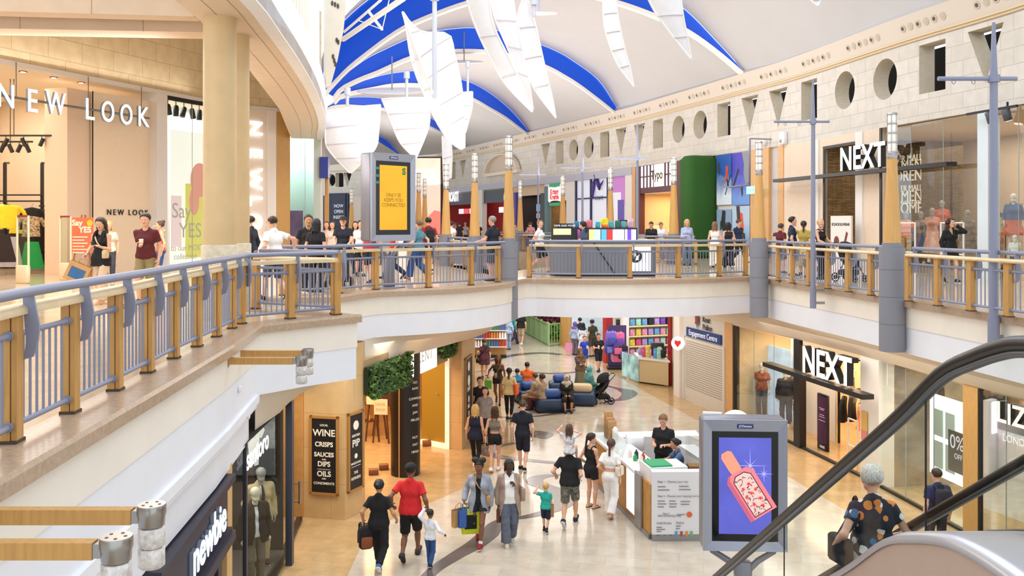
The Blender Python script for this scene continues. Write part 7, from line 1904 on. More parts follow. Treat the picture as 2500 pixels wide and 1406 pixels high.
e=empty('till_counter',(p0.x,p0.y,0),'beige till counter with a colourful front at the stationery shop corner','counter')
mb=MB();mb.prism([(p0.x,p0.y),(p1.x,p1.y),(p1.x,p1.y+1.0),(p0.x+0.1,p0.y+1.4)],0.06,0.95);mb.build('cabinet',mat('beige_cabinet','cbb68c',0.6),e,world=True)
mb=MB();mb.prism([(p0.x-0.05,p0.y-0.05),(p1.x+0.05,p1.y-0.05),(p1.x+0.05,p1.y+1.05),(p0.x,p0.y+1.45)],0.95,1.02);mb.build('top',LIGHTW,e,world=True)
mb=MB();mb.add([(p0.x-0.5,p0.y+1.5,0.05),(p0.x-0.02,p0.y-0.04,0.05),(p0.x-0.02,p0.y-0.04,1.05),(p0.x-0.5,p0.y+1.5,1.05)],[(0,1,2,3)]);mb.build('printed_front',mat('carnival_print','9fd0d8',0.5,noise=0.7,nscale=2.2,emit=0.1),e,world=True)
for i in range(7):
 q=p0.lerp(p1,0.1+0.13*i);cn,c=PAL[(i*5+1)%8];mb=MB();mb.rbox((0,0,0.16),(0.2,0.2,0.32+0.1*(i%3)),0.07);o=mb.build('soft_toy',cloth(c,0.4),loc=(q.x,q.y+0.35,1.06));tag(o,'%s toy, %s from the left on the till counter'%(cn,ORD[i]),'toy','toys on the till counter')
mb=MB();mb.rbox((0,0,0.35),(0.5,0.3,0.5),0.04);o=mb.build('till_screen',DGREY,loc=(p1.x-0.3,p1.y+0.8,1.02));tag(o,'dark till screen on the beige counter','till')
Lc,nc=sidewall(1391,0.2,3.0,0.1);dc=(Lc[0]-Lc[1]).normalized();Wc=(Lc[0]-Lc[1]).length
for i in range(18):
 k,r=i%6,i//6;cn,c=[('yellow','e6c23a'),('grey','8f9aa0'),('white','f2f2f2')][(i*2+r)%3]
 q=Lc[1]+dc*(Wc*(0.45+0.09*k))+nc*0.06;mb=MB();mb.box(-0.17,-0.03,-0.09,0.17,0.03,0.09);o=mb.build('wall_tile',cloth(c),loc=(q.x,q.y,3.3-0.24*r));o.rotation_euler=(0,0,math.atan2(dc.y,dc.x));tag(o,'%s tile, %s from the left in the %s row on the ice blue shop wall'%(cn,ORD[k],['top','middle','bottom'][r]),'tile','tiles on the ice blue wall')
for i,(px,py,r,c,lab) in enumerate(((1290,790,1.3,'2c4a28','dark green shrub behind the man in the black t-shirt'),(1318,785,1.3,'3d5c34','mid green shrub behind the green railing'),(1345,788,1.2,'6a2433','deep red foliage shrub behind the green railing'),(1362,800,1.0,'7a2c40','red leaved shrub beside the oak panel'),(1352,812,0.6,'6c9a3c','small bright green shrub in front of the red ones'))):
 Y=54-i;c0=pt(px,py,Y);rr=random.Random(i);e=empty('shrub',(c0.x,c0.y,0),lab,'plant','shrubs behind the green railing')
 mb=MB();mb.tube([(0,0,0),(0,0,c0.z)],0.08,6);mb.build('stem',EAS,e)
 mb=MB()
 for k in range(420):
  v=Vector((rr.gauss(0,1),rr.gauss(0,1),rr.gauss(0,1))).normalized()*r*(0.4+0.6*rr.random());u=Vector((rr.gauss(0,1),rr.gauss(0,1),rr.gauss(0,1))).normalized();w_=u.cross(v).normalized()*0.09;u*=0.17
  q=Vector((0,0,c0.z))+v;mb.add([tuple(q-u),tuple(q+w_),tuple(q+u),tuple(q-w_)],[(0,1,2,3)])
 mb.build('foliage',mat('shrub_'+c,c,0.8,noise=0.5,nscale=4),e)
GRN=mat('sage_green_paint','8fb07c',0.5);g0,g1,g2=gp(1262,803),gp(1340,846),gp(1367,843)
e=empty('green_railing',(g0.x,g0.y,0),'pale green metal railing in front of the planting','railing')
for a,b in((g0,g1),(g1,g2)):
 for z in(1.15,0.12):mb=MB();mb.bar((a.x,a.y,z),(b.x,b.y,z),0.07,0.06);mb.build('rail',GRN,e,world=True)
 n=max(3,int((b-a).length/0.16))
 for i in range(n+1):
  q=a.lerp(b,i/n);mb=MB();mb.bar((q.x,q.y,0),(q.x,q.y,1.15 if i%8 else 1.25),0.03 if i%8 else 0.09,0.03 if i%8 else 0.09);mb.build('bar' if i%8 else 'post',GRN,e,world=True)
p0,p1=gp(1158,874),gp(1234,871)
e=empty('product_gondola',(p0.x,p0.y,0),'stepped wooden gondola of bottles and tubs far along the ground floor','shelf')
Wg=(p1-p0).length
mb=MB();mb.box(0,0,0,Wg,0.9,0.12);mb.build('plinth',BLKM,e);mb=MB();mb.box(0,0.3,0.12,Wg,0.9,1.9);mb.build('cabinet',mat('oak_panel','c89a5c',0.5),e)
for k in range(4):mb=MB();mb.box(0,0.0+0.05*k,0.5+0.38*k,Wg,0.35,0.53+0.38*k);mb.build('shelf',LIGHTW,e)
for k in range(4):
 for i in range(12):
  cn,c=[('white','eef0f2'),('teal','2f8a7a'),('blue','3f6fb5'),('red','c23a3a'),('orange','e08a3c')][(i//3+k*2)%5];mb=MB();mb.lathe([(0.045,0),(0.045,0.2),(0.03,0.24),(0.03,0.28)],seg=8)
  o=mb.build('bottle',cloth(c),loc=(p0.x+Wg*(i+0.5)/12,p0.y+0.14+0.05*k,0.53+0.38*k));tag(o,'%s bottle, number %s from the left on the %s gondola shelf'%(cn,ORD[i] if i<10 else['eleventh','twelfth'][i-10],RN[k] if k<3 else 'top'),'bottle','bottles on the gondola')
  # advertising displays
FRAMEG=mat('display_frame_grey','80828f',0.35,metal=0.3)
def display(x,y,z0,ang,label,kind):
 e=empty('advertising_display',(x,y,z0),label,'display','double sided advertising displays',rz=math.radians(ang))
 zb=1.15 if z0 else 1.02;H=2.12;W=1.36
 mb=MB();mb.rbox((0,0.06,zb+H/2),(W,0.42,H),0.06);mb.build('housing',FRAMEG,e)
 mb=MB();o=[(-W/2,zb),(W/2,zb),(W/2,zb+H),(-W/2,zb+H)];i_=[(-W/2+0.16,zb+0.16),(W/2-0.16,zb+0.16),(W/2-0.16,zb+H-0.2),(-W/2+0.16,zb+H-0.2)]
 mb.grid([[(a,-0.15,b) for a,b in o+o[:1]],[(a*0.985,-0.2,b) for a,b in o+o[:1]],[(a,-0.165,b) for a,b in i_+i_[:1]]],0,False);mb.build('bezel',mat('bezel_light_grey','a2a6b4',0.3,metal=0.4),e)
 mb=MB();mb.box(-W/2+0.15,-0.168,zb+0.15,W/2-0.15,-0.15,zb+H-0.19);mb.build('screen_border',mat('screen_black','0a0a0c',0.12),e)
 mb=MB();mb.rbox((0,-0.185,zb+H-0.1),(0.26,0.02,0.07),0.008);mb.build('maker_plate',mat('plate_blue','2a3470',0.4),e)
 mb=MB();mb.text('JCDecaux',0.05,Matrix.Translation((0,-0.197,zb+H-0.1)),0,0.003);mb.build('maker_lettering',mat('sign_white_soft','dfe3f0',0.5,emit=0.3),e)
 for q in(-1,1):
  mb=MB();mb.tube([(q*0.52,0,zb+0.02),(q*0.5,0,zb-0.06),(q*0.24,0,zb-0.22),(q*0.1,0,zb-0.36),(q*0.05,0,0.3)],[0.05,0.05,0.055,0.06,0.07],8,sx=1.0);mb.build('leg',FRAMEG,e)
 mb=MB();mb.rbox((0,0,0.4),(0.28,0.16,0.8),0.05);mb.build('stem',FRAMEG,e);mb=MB();mb.rbox((0,0,0.015),(0.7,0.45,0.03),0.05);mb.build('foot_plate',FRAMEG,e)
 s0,s1,t0,t1=-W/2+0.26,W/2-0.26,zb+0.27,zb+H-0.29;cx_,cz_=(s0+s1)/2,(t0+t1)/2;w2,h2=(s1-s0)/2,(t1-t0)/2;yy=-0.172
 if kind=='perfume':
  mb=MB();mb.box(s0,yy,t0,s1,-0.16,t1);mb.build('screen',mat('violet_screen','5257b8',0.3,emit=0.3,ecol='6a6ed6',noise=0.3,nscale=1.3),e)
  R=Matrix.Translation((cx_+0.02,yy-0.004,cz_-0.02))@Matrix.Rotation(math.radians(-32),4,'Y')
  def flat(name,c,polys,d,em=0.35):
   mb=MB()
   for P in polys:mb.add([(x,-d,z) for x,z in P],[tuple(range(len(P)))],0,False,R)
   return mb.build(name,mat('ad_'+c,c,0.4,emit=em),e)
  flat('bottle_picture','c8607a',[[(-0.24,-0.52),(0.25,-0.52),(0.25,0.2),(0.17,0.29),(-0.17,0.29),(-0.24,0.2)]],0.001)
  flat('bottle_face','f0808a',[[(-0.17,-0.52),(0.25,-0.52),(0.25,0.2),(0.17,0.29),(-0.12,0.29),(-0.17,0.22)]],0.002)
  flat('bottle_cap','e89a7c',[[(-0.09,0.29),(0.09,0.29),(0.1,0.36),(0.1,0.62),(0.05,0.66),(-0.06,0.66),(-0.1,0.6),(-0.1,0.36)]],0.002)
  flat('label_outline','5a2030',[[(-0.145,-0.49),(0.185,-0.49),(0.185,0.16),(0.1,0.24),(-0.07,0.24),(-0.145,0.16)]],0.003)
  flat('label_field','f2c4bc',[[(-0.13,-0.475),(0.17,-0.475),(0.17,0.155),(0.09,0.225),(-0.06,0.225),(-0.13,0.155)]],0.004)
  rn=random.Random(8);stems=[];bl=[]
  for i in range(60):
   x,z=rn.uniform(-0.12,0.16),rn.uniform(-0.46,0.18);a=rn.uniform(0,3.1);dx,dz=0.035*math.cos(a),0.035*math.sin(a)
   stems.append([(x-dx,z-dz),(x+dz*0.18,z-dx*0.18),(x+dx,z+dz),(x-dz*0.18,z+dx*0.18)])
  for x,z in((-0.06,0.0),(0.06,0.03),(0.11,-0.1),(-0.08,-0.14),(0.02,-0.12),(0.1,-0.26),(-0.04,-0.3),(0.07,-0.38)):
   bl.append([(x+(0.042 if k%2 else 0.018)*math.cos(k*math.pi/5),z+(0.042 if k%2 else 0.018)*math.sin(k*math.pi/5)) for k in range(10)])
  flat('stem_drawing','3a2a30',stems,0.005,0.2);flat('blossom_drawing','e0403c',bl,0.006)
  mb=MB()
  for x,z,r in((0.08,0.33,0.3),(0.3,0.2,0.16)):
   for a in(0,45,90,135):
    k=r if a%90==0 else r*0.5;u=Vector((math.cos(math.radians(a)),0,math.sin(math.radians(a))))*k;v=Vector((-u.z,0,u.x)).normalized()*0.006;c=Vector((cx_+x,yy-0.003,cz_+z))
    mb.add([tuple(c-u),tuple(c+v),tuple(c+u),tuple(c-v)],[(0,1,2,3)])
  mb.build('sparkle',mat('ad_sparkle','b9b4f4',0.4,emit=0.5),e)
 else:
  mb=MB();mb.box(s0,yy,t0,s1,-0.16,t1)
  m=mat('amber_screen','d9941c',0.3,emit=0.42,ecol='f0a81e',noise=0.18,nscale=1.1);mb.build('screen',m,e)
  mb=MB()
  for t_,z in(('ONLY EE',0.06),('KEEPS YOU',-0.06),('CONNECTED',-0.18)):mb.text(t_,0.125,Matrix.Translation((cx_,yy-0.004,cz_+z)),0,0.003,sp=0.92)
  mb.build('lettering',mat('ad_olive_letter','8a7a1a',0.5,emit=0.1),e)
  mb=MB();mb.text('S',0.22,Matrix.Translation((s1-0.1,yy-0.004,t1-0.14)),0,0.003,bold=0.012);mb.build('green_mark',mat('ad_green','2f7a34',0.5,emit=0.15),e)
  mb=MB()
  for i,z in enumerate((0.08,0.26,0.42)):mb.box(s0-0.12,yy-0.002,t1-z-0.03,s0-0.02,yy,t1-z+0.03)
  mb.build('teal_bar',mat('ad_teal','1f7f86',0.4,emit=0.2),e)
 return e
display(3.78,14.75,0.0,-3,'grey display with a pink perfume bottle advert, on the ground floor','perfume')
display(-3.0,22.0,U,46,'grey display with a yellow poster behind the curved balcony railing','amber')
# lantern arms on the left fascia
def lantern_arm(px0,px1,py,pxl,Y,label):
 a,b=pt(px0,py,Y),pt(px1,py,Y);c=pt(pxl,py,Y);z=a.z
 e=empty('lantern_arm',tuple(a),label,'lamp','timber lantern arms on the walkway edge')
 L=b.x-a.x
 mb=MB();mb.box(0,-0.035,-0.042,L,0.035,0.042);mb.build('timber_arm',WOOD,e)
 mb=MB();mb.lathe([(0.085,-0.02),(0.085,0.0)],seg=20,T=Matrix.Rotation(math.radians(90),4,'Y'));mb.build('wall_plate',GREYPAINT,e)
 mb=MB();mb.box(L,-0.03,-0.035,c.x-a.x,0.03,0.035);mb.build('bracket',CHROME,e)
 x=c.x-a.x;mb=MB();mb.lathe([(0.066,-0.055),(0.07,-0.05),(0.073,0.0),(0.078,0.012),(0.078,0.06),(0.076,0.066)],(x,0,0),28)
 mb.build('metal_cap',CHROME,e)
 for k in range(5):
  mb=MB();an=k*1.257;mb.lathe([(0.009,0.066),(0.009,0.0675)],(x+0.045*math.cos(an),0.045*math.sin(an),0),10);mb.build('cap_hole',BLACK,e)
 for k in range(2):
  mb=MB();mb.lathe([(0.058,-0.06-0.115*k),(0.072,-0.065-0.115*k),(0.0725,-0.16-0.115*k),(0.06,-0.172-0.115*k)][::-1],(x,0,0),24);mb.build('glass_block',mat('clear_lantern_glass','cfc8c2',0.12,noise=0.25,nscale=30,bump=0.5,coat=0.5),e)
lantern_arm(-30,325,1259,370,5.05,'upper near lantern on a timber arm at the left picture edge')
lantern_arm(-60,232,1341,284,4.42,'lower near lantern on a timber arm at the left picture edge')
lantern_arm(557,716,881,736,11.4,'front lantern of the far pair on timber arms under the railing')
lantern_arm(582,737,863,752,12.3,'rear lantern of the far pair on timber arms under the railing')
for px,py,Y in((601,950,12.2),(613,1015,12.9)):
 c=pt(px,py,Y);c.x=np.interp(Y,[p[1] for p in EL],[p[0] for p in EL])+0.03
 mb=MB();mb.lathe([(0.05,0),(0.05,0.012),(0.03,0.02)],seg=14,T=Matrix.Rotation(math.radians(90),4,'Y'));tag(mb.build('wall_disc',WHITE,loc=tuple(c)),'small white round fitting on the bulkhead, %s'%('upper of two' if py<1000 else 'lower of two'),'fitting','round fittings on the bulkhead')
 # escalator
EP=[(2.4,5.8),(3.3,5.8),(3.7,5.8),(3.96,5.778),(4.125,5.743),(4.38,5.66),(4.714,5.524),(5.2,5.21),(5.82,4.84),(7.615,3.78),(9.8,2.49),(11.6,1.43),(12.2,1.12),(12.8,0.97),(13.6,0.95)]
ee=empty('escalator',(2.9,8,0),'escalator with black handrails and glass sides going down at the right','escalator')
RUB=mat('black_rubber','1a1614',0.35);DECK=mat('cream_cladding','b99f90',0.45,noise=0.03);DKT=mat('satin_deck_metal','b9b9c0',0.3,metal=0.5)
EPs=smooth_line([Vector((0,y,z)) for y,z in EP],4)
for X in(2.25,3.42):
 mb=MB();mb.tube([(X,p.y,p.z) for p in EPs],0.036,10,sx=1.25);mb.build('handrail',RUB,ee,world=True)
 mb=MB();mb.tube([(X,p.y,p.z-0.045) for p in EPs],0.02,8,sx=1.4);mb.build('handrail_guide',mat('guide_grey','6b6d70',0.35,metal=0.6),ee,world=True)
 mb=MB();mb.grid([[(X,p.y,p.z-0.05) for p in EPs],[(X,p.y,p.z-1.0) for p in EPs]],0,False);mb.build('glass_side',glassmat('balustrade_glass','f2f6f3',refl=0.35),ee,world=True)
 for yj in(4.9,7.45,9.9):
  z=float(np.interp(yj,[p.y for p in EPs],[p.z for p in EPs]));mb=MB();mb.bar((X,yj,z-0.05),(X,yj,z-0.98),0.008,0.008);mb.build('glass_joint',BLACK,ee,world=True)
dz=[(p.y,p.z-0.88) for p in EPs]
for x0,x1 in((1.95,2.42),(3.28,3.72)):
 mb=MB()
 mb.grid([[(x0,y,z-1.0) for y,z in dz],[(x0,y,z) for y,z in dz]],0,False);mb.grid([[(x1,y,z) for y,z in dz],[(x1,y,z-1.0) for y,z in dz]],0,False);mb.grid([[(x1,y,z-1.0) for y,z in dz],[(x0,y,z-1.0) for y,z in dz]],0,False)
 mb.build('side_cladding',DECK,ee,world=True)
 mb=MB();pr=[(x0-0.01,-0.03),(x0-0.01,0.01),(x0+0.05,0.03),(x1-0.05,0.03),(x1,0.0)]
 mb.grid([[(x,y,z+d) for y,z in dz] for x,d in pr],0,True,True);mb.build('deck_cover',DKT,ee,world=True)
 mb=MB();mb.tube([(x1,y,z+0.02) for y,z in dz],0.02,6);mb.build('skirt_edge',RUB,ee,world=True)
for i in range(21):
 y=4.9+0.36*i;z=float(np.interp(y,[p.y for p in EPs],[p.z for p in EPs]))-1.13
 mb=MB();mb.box(2.44,y-0.18,z-0.2,3.26,y+0.2,z);mb.build('step',mat('step_metal','5a5b5e',0.45,metal=0.6),ee,world=True)
 # seats
SEATB=mat('deep_blue_leather','1c3557',0.38,noise=0.08,nscale=4)
def seat_block(label,px,py,ang,w_,d_,bol='blue'):
 p=gp(px,py);e=empty('seat_block',(p.x,p.y+d_*0.4,0),label,'seat','blue leather seat blocks',rz=math.radians(ang))
 mb=MB();mb.rbox((0,0,0.25),(w_,d_,0.42),0.1);mb.build('seat',SEATB,e);mb=MB();mb.rbox((0,0,0.03),(w_*0.9,d_*0.9,0.06),0.08);mb.build('plinth',BLACK,e)
 mb=MB();mb.rbox((0.03,-d_*0.12,0.6),(w_*0.72,0.36,0.28),0.14,seg=5);mb.build('bolster',mat('bright_blue_leather','2b4f95',0.4) if bol=='blue' else mat('beige_leather','c9b493',0.5),e)
 return e
seat_block('front blue seat block with a blue bolster',1342,1008,8,1.0,0.9);seat_block('blue seat block with a beige bolster',1421,992,-8,1.0,0.85,'beige')
seat_block('blue seat block behind the woman with the orange bag',1288,986,20,0.9,1.0);seat_block('rear blue seat block behind the woman in the white scarf',1370,965,0,0.9,0.8)
# grey kiosk on the bridge
e=empty('vape_kiosk',(3.0,27.6,U),'grey curved kiosk with a lit globe emblem on the bridge','kiosk');KG=mat('kiosk_grey','6f7480',0.4)
fx=lambda px:(px-CX)/F*26.9
kx0,kx1=fx(1345),fx(1602)
fr=[(kx0+0.05,29.0),(kx0,27.5),(kx0+0.12,27.05),(kx0+0.45,26.9),(kx1-0.1,26.9),(kx1,27.0),(kx1,29.0)]
mb=MB();mb.prism(fr,U+0.08,U+1.02);mb.build('counter_body',KG,e,world=True)
mb=MB();mb.prism([(x,y+0.06) for x,y in fr],U,U+0.08);mb.build('plinth',BLACK,e,world=True)
mb=MB();mb.prism([(x*1.0,y-0.03) for x,y in fr],U+1.02,U+1.08);mb.build('counter_top',mat('kiosk_top','cfcac4',0.3),e,world=True)
mb=MB();mb.box(fx(1531),26.84,U+0.16,fx(1588),26.9,U+0.92);mb.build('emblem_panel',mat('emblem_white','dfe6ec',0.4,emit=0.5),e,world=True)
mb=MB();c=(fx(1551),26.82,U+0.6)
mb.lathe([(0.19,-0.01),(0.19,0.0)],seg=24,T=Matrix.Translation(c)@Matrix.Rotation(math.radians(90),4,'X'));mb.build('globe_emblem',mat('emblem_dark','2a3036',0.5),e,world=True)
mb=MB()
for P in([(-0.1,0.08),(0.0,0.12),(0.02,0.02),(-0.06,-0.02)],[(0.02,0.0),(0.12,0.06),(0.08,-0.1),(0.0,-0.12)]):mb.add([(c[0]+x,c[1]-0.005,c[2]+z) for x,z in P],[(0,1,2,3)])
mb.build('globe_land',mat('emblem_white','dfe6ec',0.4,emit=0.5),e,world=True)
mb=MB();mb.text('LABS',0.26,Matrix.Translation((fx(1556),26.82,U+0.3)),0,0.01,bold=0.008);mb.build('lettering',mat('kiosk_letter','f4f8fc',0.4,emit=1.0),e,world=True)
mb=MB();mb.bar((fx(1450),26.88,U+1.0),(fx(1500),26.88,U+0.1),0.02,0.03);mb.build('panel_joint',BLACK,e,world=True)
def lit(x0,x1,py0,py1,Y,c,nm,em=0.9):
 mb=MB();z0,z1=zat(py1,Y),zat(py0,Y);mb.box((x0-CX)/F*Y,Y,z0,(x1-CX)/F*Y,Y+0.12,z1);mb.build(nm,mat('kiosk_'+c,c,0.4,emit=em),e,world=True)
lit(1346,1396,556,592,27.6,'241f22','left_cabinet',0);lit(1351,1394,558,573,27.55,'ecd08a','lit_panel');lit(1396,1410,556,592,27.6,'16161a','dark_cabinet',0)
lit(1408,1556,556,592,27.7,'2a2438','display_cabinet',0)
for x0,x1,c in((1409,1416,'d84aa0'),(1438,1450,'efe48a'),(1450,1466,'b8e8c4'),(1468,1481,'58a8dc'),(1482,1495,'d8342c'),(1496,1524,'f0d6de'),(1526,1540,'e8dcf6'),(1532,1540,'6a46d8'),(1541,1553,'d8c6ee')):lit(x0,x1,560,587,27.66 if c!='6a46d8' else 27.62,c,'lit_panel',0.4)
mb=MB();z=zat(551,27.5);mb.box(fx(1357)+0.05,27.6,z-0.07,fx(1396)+0.1,27.65,z+0.07);mb.build('header_board',BLACK,e,world=True)
mb=MB();mb.text('VAPE AND MORE',0.085,Matrix.Translation((fx(1377)+0.06,27.59,z)),0,0.004);mb.build('header_lettering',mat('sign_white_soft','dfe3f0',0.5,emit=0.3),e,world=True)
for px,py0,py1,w_,c,lab in((1438,537,556,14,'d8707c','pink round topped box on the kiosk, left of the teal boxes'),(1460,541,556,11,'4aa8b4','teal box on the kiosk left of the yellow card'),(1476,533,549,17,'e6d032','yellow price card standing on the kiosk'),(1477,549,556,16,'e0602c','orange box below the yellow price card'),(1493,540,556,12,'4aa8b4','teal box on the kiosk right of the yellow card'),(1508,538,556,12,'3a6a62','dark green box between two teal boxes on the kiosk'),(1523,540,556,11,'4aa8b4','teal box on the kiosk near its right end'),(1540,534,556,15,'c9a8b8','striped pale box at the right end of the kiosk'),(1408,540,556,12,'3f7fae','blue box above the dark cabinet of the kiosk')):
 Y=27.75;mb=MB();h_=(py1-py0)/F*Y;mb.rbox((0,0,h_/2),(w_/F*Y,0.12,h_),0.02);o=mb.build('product_box',cloth(c,0.3),loc=((px-CX)/F*Y,Y+0.06,zat(py1,Y)+0.0));tag(o,lab,'box','boxes on the kiosk top')
p=Vector((*hitline(1561,WR)[0],U));e=empty('card_rack',(p.x-0.9,p.y-0.6,U),'tall brown card rack left of the dark red shop entrance','rack')
mb=MB();mb.rbox((0,0,0.9),(0.55,0.4,1.8),0.05);mb.build('frame',mat('dark_brown_panel','3a2c24',0.7),e)
for k in range(5):
 for i in range(2):mb=MB();mb.box(-0.22+0.24*i,-0.24,0.25+0.3*k,-0.02+0.24*i,-0.2,0.48+0.3*k);mb.build('card',mat('card_buff','b08a6a',0.6),e)
p=Vector((*hitline(1610,WR)[0],U));nrr=(Vector((1.5,30))-p.xy).normalized()
for i,(dx,z,c,lab) in enumerate(((-0.55,1.5,'f0dcc0','cream hanging top in the dark red shop, left'),(0.3,1.5,'f4e8d4','cream hanging top in the dark red shop, right'),(-0.1,0.95,'c8502c','orange hanging top low in the dark red shop'))):
 q=p.xy-nrr*2.2;garment('top',lab,(q.x+dx,q.y,U+z),60,c,0.85,0.75,'tops in the dark red shop')
 # ice cream kiosk on the ground floor
k0=gp(1592,1322);k1=gp(1700,1328);ke=empty('dessert_kiosk',(k0.x,k0.y,0),'white and oak dessert kiosk with a printed menu panel','kiosk')
KW=mat('kiosk_white','e6e6ea',0.3);OAK2=mat('kiosk_oak','b9853f',0.45,noise=0.12,nscale=6);GM=mat('kiosk_metal','9a9a9c',0.35,metal=0.6)
A=Vector((k0.x,k0.y));Bk=Vector((2.02,21.9));fd=(Bk-A).normalized();fn=Vector((-fd.y,fd.x))
W_=2.2;R1=A+Vector((W_,0.05));R2=Bk+Vector((W_+0.5,0.2))
mb=MB();mb.prism([A+Vector((0.0,0.0)),R1,R1+Vector((0,0.22)),A+Vector((0,0.22))],0.14,1.38);mb.build('menu_panel',KW,ke,world=True)
mb=MB();mb.prism([A,R1,R1+Vector((0,0.2)),A+Vector((0,0.2))],0.0,0.14);mb.build('plinth',GM,ke,world=True)
mb=MB();I1,I2=A-fn*0.55,Bk-fn*0.55;q=A+fd*0.1
mb.prism([q,Bk,I2,I1+fd*0.25],0.1,1.1);mb.build('serving_counter',OAK2,ke,world=True)
mb=MB();mb.prism([A+fd*0.12+fn*0.03,Bk+fn*0.03,I2,I1+fd*0.25],0.0,0.1);mb.build('kick_plate',GM,ke,world=True)
mb=MB();mb.prism([A+fd*0.9+fn*0.06,Bk+fn*0.06,I2-fn*0.06,I1+fd*0.9-fn*0.06],1.1,1.16);mb.build('counter_top',KW,ke,world=True)
mb=MB();mb.prism([Bk+fn*0.05,Bk+Vector((2.6,0.2)),Bk+Vector((2.6,0.8)),Bk+Vector((0,0.55))],0.0,1.12);mb.build('rear_counter',KW,ke,world=True)
mb=MB();mb.prism([A+Vector((1.9,0.3)),A+Vector((2.3,0.3)),R2+Vector((-0.3,-0.3)),R2+Vector((-0.7,-0.3))],0.0,0.98);mb.build('side_counter',KW,ke,world=True)
for s0,s1 in((0.95,1.55),(2.3,3.0)):
 mb=MB();mb.prism([A+fd*s0+fn*0.012,A+fd*s1+fn*0.012,A+fd*s1+fn*0.03,A+fd*s0+fn*0.03],0.2,1.08);mb.build('lit_panel' if s0<2 else 'white_panel',mat('kiosk_lit','f4f4f8',0.4,emit=0.5),ke,world=True)
mb=MB();mb.prism([A+fd*0.55+fn*0.012,A+fd*0.95+fn*0.012,A+fd*0.95+fn*0.05,A+fd*0.55+fn*0.05],0.05,1.16);mb.build('metal_panel',GM,ke,world=True)
mb=MB();mb.prism([A+fd*0.25-fn*0.05,A+fd*0.9-fn*0.05,A+fd*0.9-fn*0.85,A+fd*0.25-fn*0.85],1.0,1.38);mb.build('prep_counter',KW,ke,world=True)
mb=MB();mb.prism([A+fd*0.32-fn*0.1,A+fd*0.85-fn*0.1,A+fd*0.85-fn*0.55,A+fd*0.32-fn*0.55],1.38,1.41);mb.build('green_board',mat('board_green','1f9a62',0.5),ke,world=True)
for s0,s1 in((3.2,4.2),(1.9,3.1)):
 a,b=A+fd*s0+fn*0.0,A+fd*s1+fn*0.0;mb=MB();mb.add([(a.x,a.y,1.16),(b.x,b.y,1.16),(b.x-fn.x*0.12,b.y-fn.y*0.12,1.52),(a.x-fn.x*0.12,a.y-fn.y*0.12,1.52)],[(0,1,2,3)]);mb.build('glass_screen',GLASS,ke,world=True)
a,b=A+Vector((1.95,0.6)),R2+Vector((-0.7,-1.2));mb=MB();mb.add([(a.x,a.y,0.98),(b.x,b.y,0.98),(b.x,b.y,1.45),(a.x,a.y,1.45)],[(0,1,2,3)]);mb.build('glass_screen',GLASS,ke,world=True)
mx=lambda px:k0.x+(px-1592)/(1700-1592)*(k1.x-k0.x);mz=lambda py:zat(py,k0.y)
mb=MB()
for t_,px,py,s_ in(('Step 1 : Choose your size',1606,1176,0.058),('Step 2 : Choose your toppings and sauce',1606,1211,0.055),('Step 3',1619,1254,0.05),('Add something fruity',1606,1259,0.055),('Cold Drinks',1603,1277,0.06),('Shakes',1652,1276,0.06)):mb.text(t_,s_,Matrix.Translation((mx(px),k0.y-0.006,mz(py))),0,0.003,align='LEFT')
for px,py,w_ in((1606,1188,20),(1660,1187,24),(1606,1196,30),(1660,1195,30),(1606,1223,18),(1635,1223,16),(1664,1224,24),(1606,1230,22),(1635,1230,20),(1664,1231,22),(1606,1237,16),(1635,1237,18),(1655,1256,20),(1603,1287,14),(1603,1292,22),(1603,1297,12),(1652,1284,12),(1652,1290,10),(1603,1307,8),(1621,1306,5),(1636,1306,6)):mb.box(mx(px),k0.y-0.007,mz(py)-0.006,mx(px+w_),k0.y-0.002,mz(py)+0.006)
mb.build('menu_lettering',mat('menu_ink','6a6a70',0.6),ke,world=True)
mb=MB();mb.lathe([(0.055,0),(0.055,0.006)],seg=18,T=Matrix.Translation((mx(1686),k0.y-0.002,mz(1256)))@Matrix.Rotation(math.radians(90),4,'X'));mb.build('orange_badge',mat('badge_orange','e06a3a',0.5),ke,world=True)
for px,c in((1653,'4f9fd8'),(1666,'c84a44'),(1679,'d8904a'),(1691,'6fb86a')):
 mb=MB();x=mx(px);z=mz(1303);mb.add([(x-0.03,k0.y-0.005,z+0.05),(x+0.03,k0.y-0.005,z+0.05),(x+0.018,k0.y-0.005,z-0.05),(x-0.018,k0.y-0.005,z-0.05)],[(0,1,2,3)]);mb.build('cup_picture',cloth(c),ke,world=True)
def on(s,d,z):q=A+fd*s-fn*d;return(q.x,q.y,z)
gd='goods on the dessert kiosk'
for i,(s,d,h_,c) in enumerate(((2.0,0.2,0.16,'e8e2d6'),(1.85,0.3,0.2,'3a3a3c'),(1.7,0.22,0.14,'3aa860'),(1.55,0.35,0.2,'c23a2c'),(1.4,0.25,0.22,'efe6da'),(1.25,0.4,0.14,'2a2a2c'),(1.1,0.3,0.2,'7a4a2c'))):
 mb=MB();mb.lathe([(0.04,0),(0.045,0.01),(0.045,h_*0.7),(0.018,h_*0.85),(0.018,h_)],seg=12);tag(mb.build('sauce_bottle',cloth(c),loc=on(s,d,1.16)),'sauce bottle on the dessert counter, %s from the glass screen'%ORD[i],'bottle',gd)
for i,(s,h_) in enumerate(((3.95,0.62),(3.8,0.5),(3.65,0.45))):
 mb=MB();mb.rbox((0,0,h_/2),(0.2,0.2,h_),0.02);tag(mb.build('carton_stack',cloth('b08658',0.2),loc=on(s,0.3,1.16)),'brown paper stack at the far end of the dessert counter, %s'%['tallest','middle','shortest'][i],'stack',gd)
